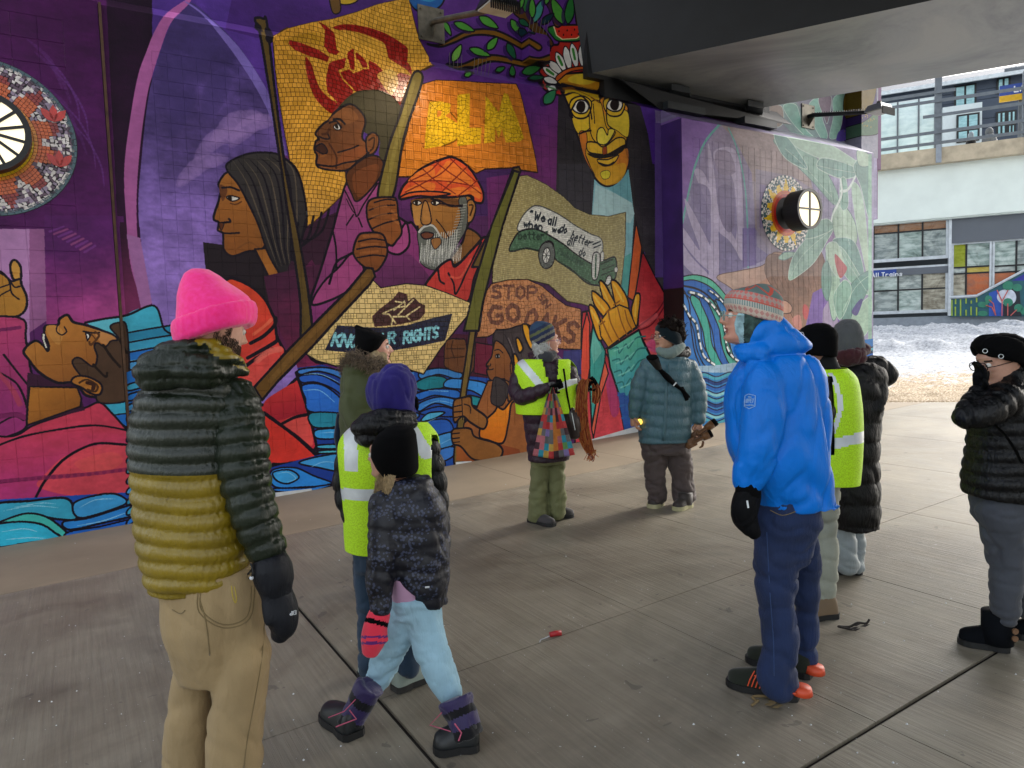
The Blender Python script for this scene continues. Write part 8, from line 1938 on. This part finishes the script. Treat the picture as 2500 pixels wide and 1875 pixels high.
for (hx, tx, top, rr) in (((868, 1806), (800, 1745), (905, 1675), 36), ((1170, 1822), (1060, 1832), (1112, 1705), 42)):
    sh, (a, b, d, s_, L) = shoe(D_, hx, tx, M_rub, M_blacksole, .12, .095, name='snow_boot', label='purple snow boot with black rubber foot', sole_h=.03)
    an = a + d * L * .25 + UPV * .05; dyy = an[1] - D_.Y; tp_ = D_.P(top[0], top[1], dyy * .7)
    def zn(cn, px, nn, an=an, tp_=tp_):
        t = ((cn - an) @ (tp_ - an)) / ((tp_ - an) @ (tp_ - an)); return np.where((np.abs(t - .62) < .1) | (t < .18), 1, 0)
    r_ = D_.m(rr); sf = garment(D_, 'boot_shaft', [tube_vf([an - UPV * .01, an * .65 + tp_ * .35, an * .3 + tp_ * .7, tp_], [r_ * .92, r_ * .88, r_ * .95, r_ * 1.02], 18)], [M_bpurp, M_bblk], .008, None, (), (.004, 18), zone=zn, parent=sh)
    q0, q1 = an + np.array([-.03, -.075, .02]), tp_ + np.array([-.05, -.07, -.02])
    mesh('lace', *tube_vf([q0, (q0 + q1) / 2 + np.array([.045, -.012, -.02]), (q0 + q1) / 2 + np.array([.02, -.015, .02])], .003, 5), sh, M_pkl); mesh('lace', *tube_vf([q1, q1 + np.array([-.05, 0, -.05]), q0 + np.array([-.03, 0, .04])], .0022, 5), sh, M_pkl)

# ---- two people waiting on the platform
for (x, y, c1_, c2_, lab, w_) in ((2370, 336, '#7e8890', '#0e1014', 'small person in pale cap and black coat waiting on the station platform', 8), (2415, 325, '#5c6064', '#5c6064', 'person in grey hooded coat standing on the station platform', 13)):
    q = hit(x, y, SN, SD + 1.2); dep = q[1]; Z = Fig(dep, (x, 800), lab); Z.o.location = (q[0], dep, z_fb + .1)
    s_ = w_ / 10; pz = (CAM_F / dep) * (q[2] - (z_fb + .1)); yb = y + pz
    garment(Z, 'coat', [Z.loft([(x, y + 50, w_ * 1.3, .18), (x, y + 22, w_ * 1.35, .2), (x, y + 10, w_ * 1.1, .17), (x, y + 3, w_ * .5, .1)])], fabric('coat_' + str(w_), c2_, .8), .03, None, (), (.01, 8))
    garment(Z, 'hood', [Z.loft([(x, y + 6, w_ * .5, .12), (x, y - 2, w_ * .6, .14), (x, y - 9, w_ * .55, .12), (x, y - 14, w_ * .25, .05)])], fabric('hood_' + str(w_), c1_, .8), .02, None, (), (.004, 8))
    mb = MB(); [mb.tube([Z.P(x + k * w_ * .5, y + 48), Z.P(x + k * w_ * .5, yb)], .08, 8) for k in (-1, 1)]; mb.build('trousers', M_blackfab, Z.o)
# ------------------------------------------------------------------ litter and crumbs
g0 = ground(1355, 1553); lt = empty('red_litter', g0, 'small crumpled red wrapper with a string on the paving', 'litter')
d_ = ground(1370, 1551) - ground(1342, 1556); d_ /= np.linalg.norm(d_); mesh('wrapper', *tube_vf([g0 - d_ * .03 + UPV * .012, g0 + UPV * .014, g0 + d_ * .035 + UPV * .012], [.013, .015, .014], 10), lt, simple('red_foil', '#a81c24', .35), True)
mesh('string', *tube_vf(spline([g0 - d_ * .03 + UPV * .006, ground(1330, 1560) + UPV * .004, ground(1320, 1564) + UPV * .004, ground(1318, 1570) + UPV * .004], False, 4), .0025, 5), lt, M_wt)
for (x, y), lab in (((1850, 1722), 'dry curled plant stem on the paving below the orange shoe'), ((2078, 1538), 'dark dry leaf on the paving behind the hiking shoe')):
    p = ground(x, y); t = empty('plant_litter', p, lab, 'litter'); rng = random.Random(x)
    mesh('stem', *tube_vf(spline([p + np.array([rng.uniform(-.06, .06) + k * .03 - .06, k * .018 - .02, .01 + .012 * (k % 2)]) for k in range(6)], False, 4), [.006] * 21, 6), t, simple('dry_plant_' + str(x), '#6e5c3c' if x < 2000 else '#1c1612', .9), True)
    for k in range(4): q = p + np.array([rng.uniform(-.07, .07), rng.uniform(-.04, .04), .012]); mesh('leaf', [q, q + np.array([.035, .01, .006]), q + np.array([.05, -.008, .012]), q + np.array([.02, -.018, .004])], [(0, 3, 2, 1)], t, bpy.data.materials['dry_plant_' + str(x)])
rng = random.Random(21); mb = MB()
for k in range(420):
    x, y = rng.uniform(0, 2500), rng.uniform(1050, 1870); p = ground(x, y); r = rng.choice((.0015, .002, .003, .005)) * rng.uniform(.6, 1.2)
    if NV @ p > WD - .1: continue
    V = [p + np.array([rng.uniform(-r, r), rng.uniform(-r, r), 0]) for _ in range(4)] + [p + UPV * r * .9]; mb.add([p + np.array([r, 0, 0]), p + np.array([0, r * .8, 0]), p + np.array([-r, 0, 0]), p + np.array([0, -r, 0]), p + UPV * r], [(0, 1, 4), (1, 2, 4), (2, 3, 4), (3, 0, 4)])
tag(mb.build('snow_crumbs', M_snowbit), 'tiny crumbs of snow and grit scattered on the paving', 'snow', None, 'stuff')

bpy.data.scenes.remove(TS)
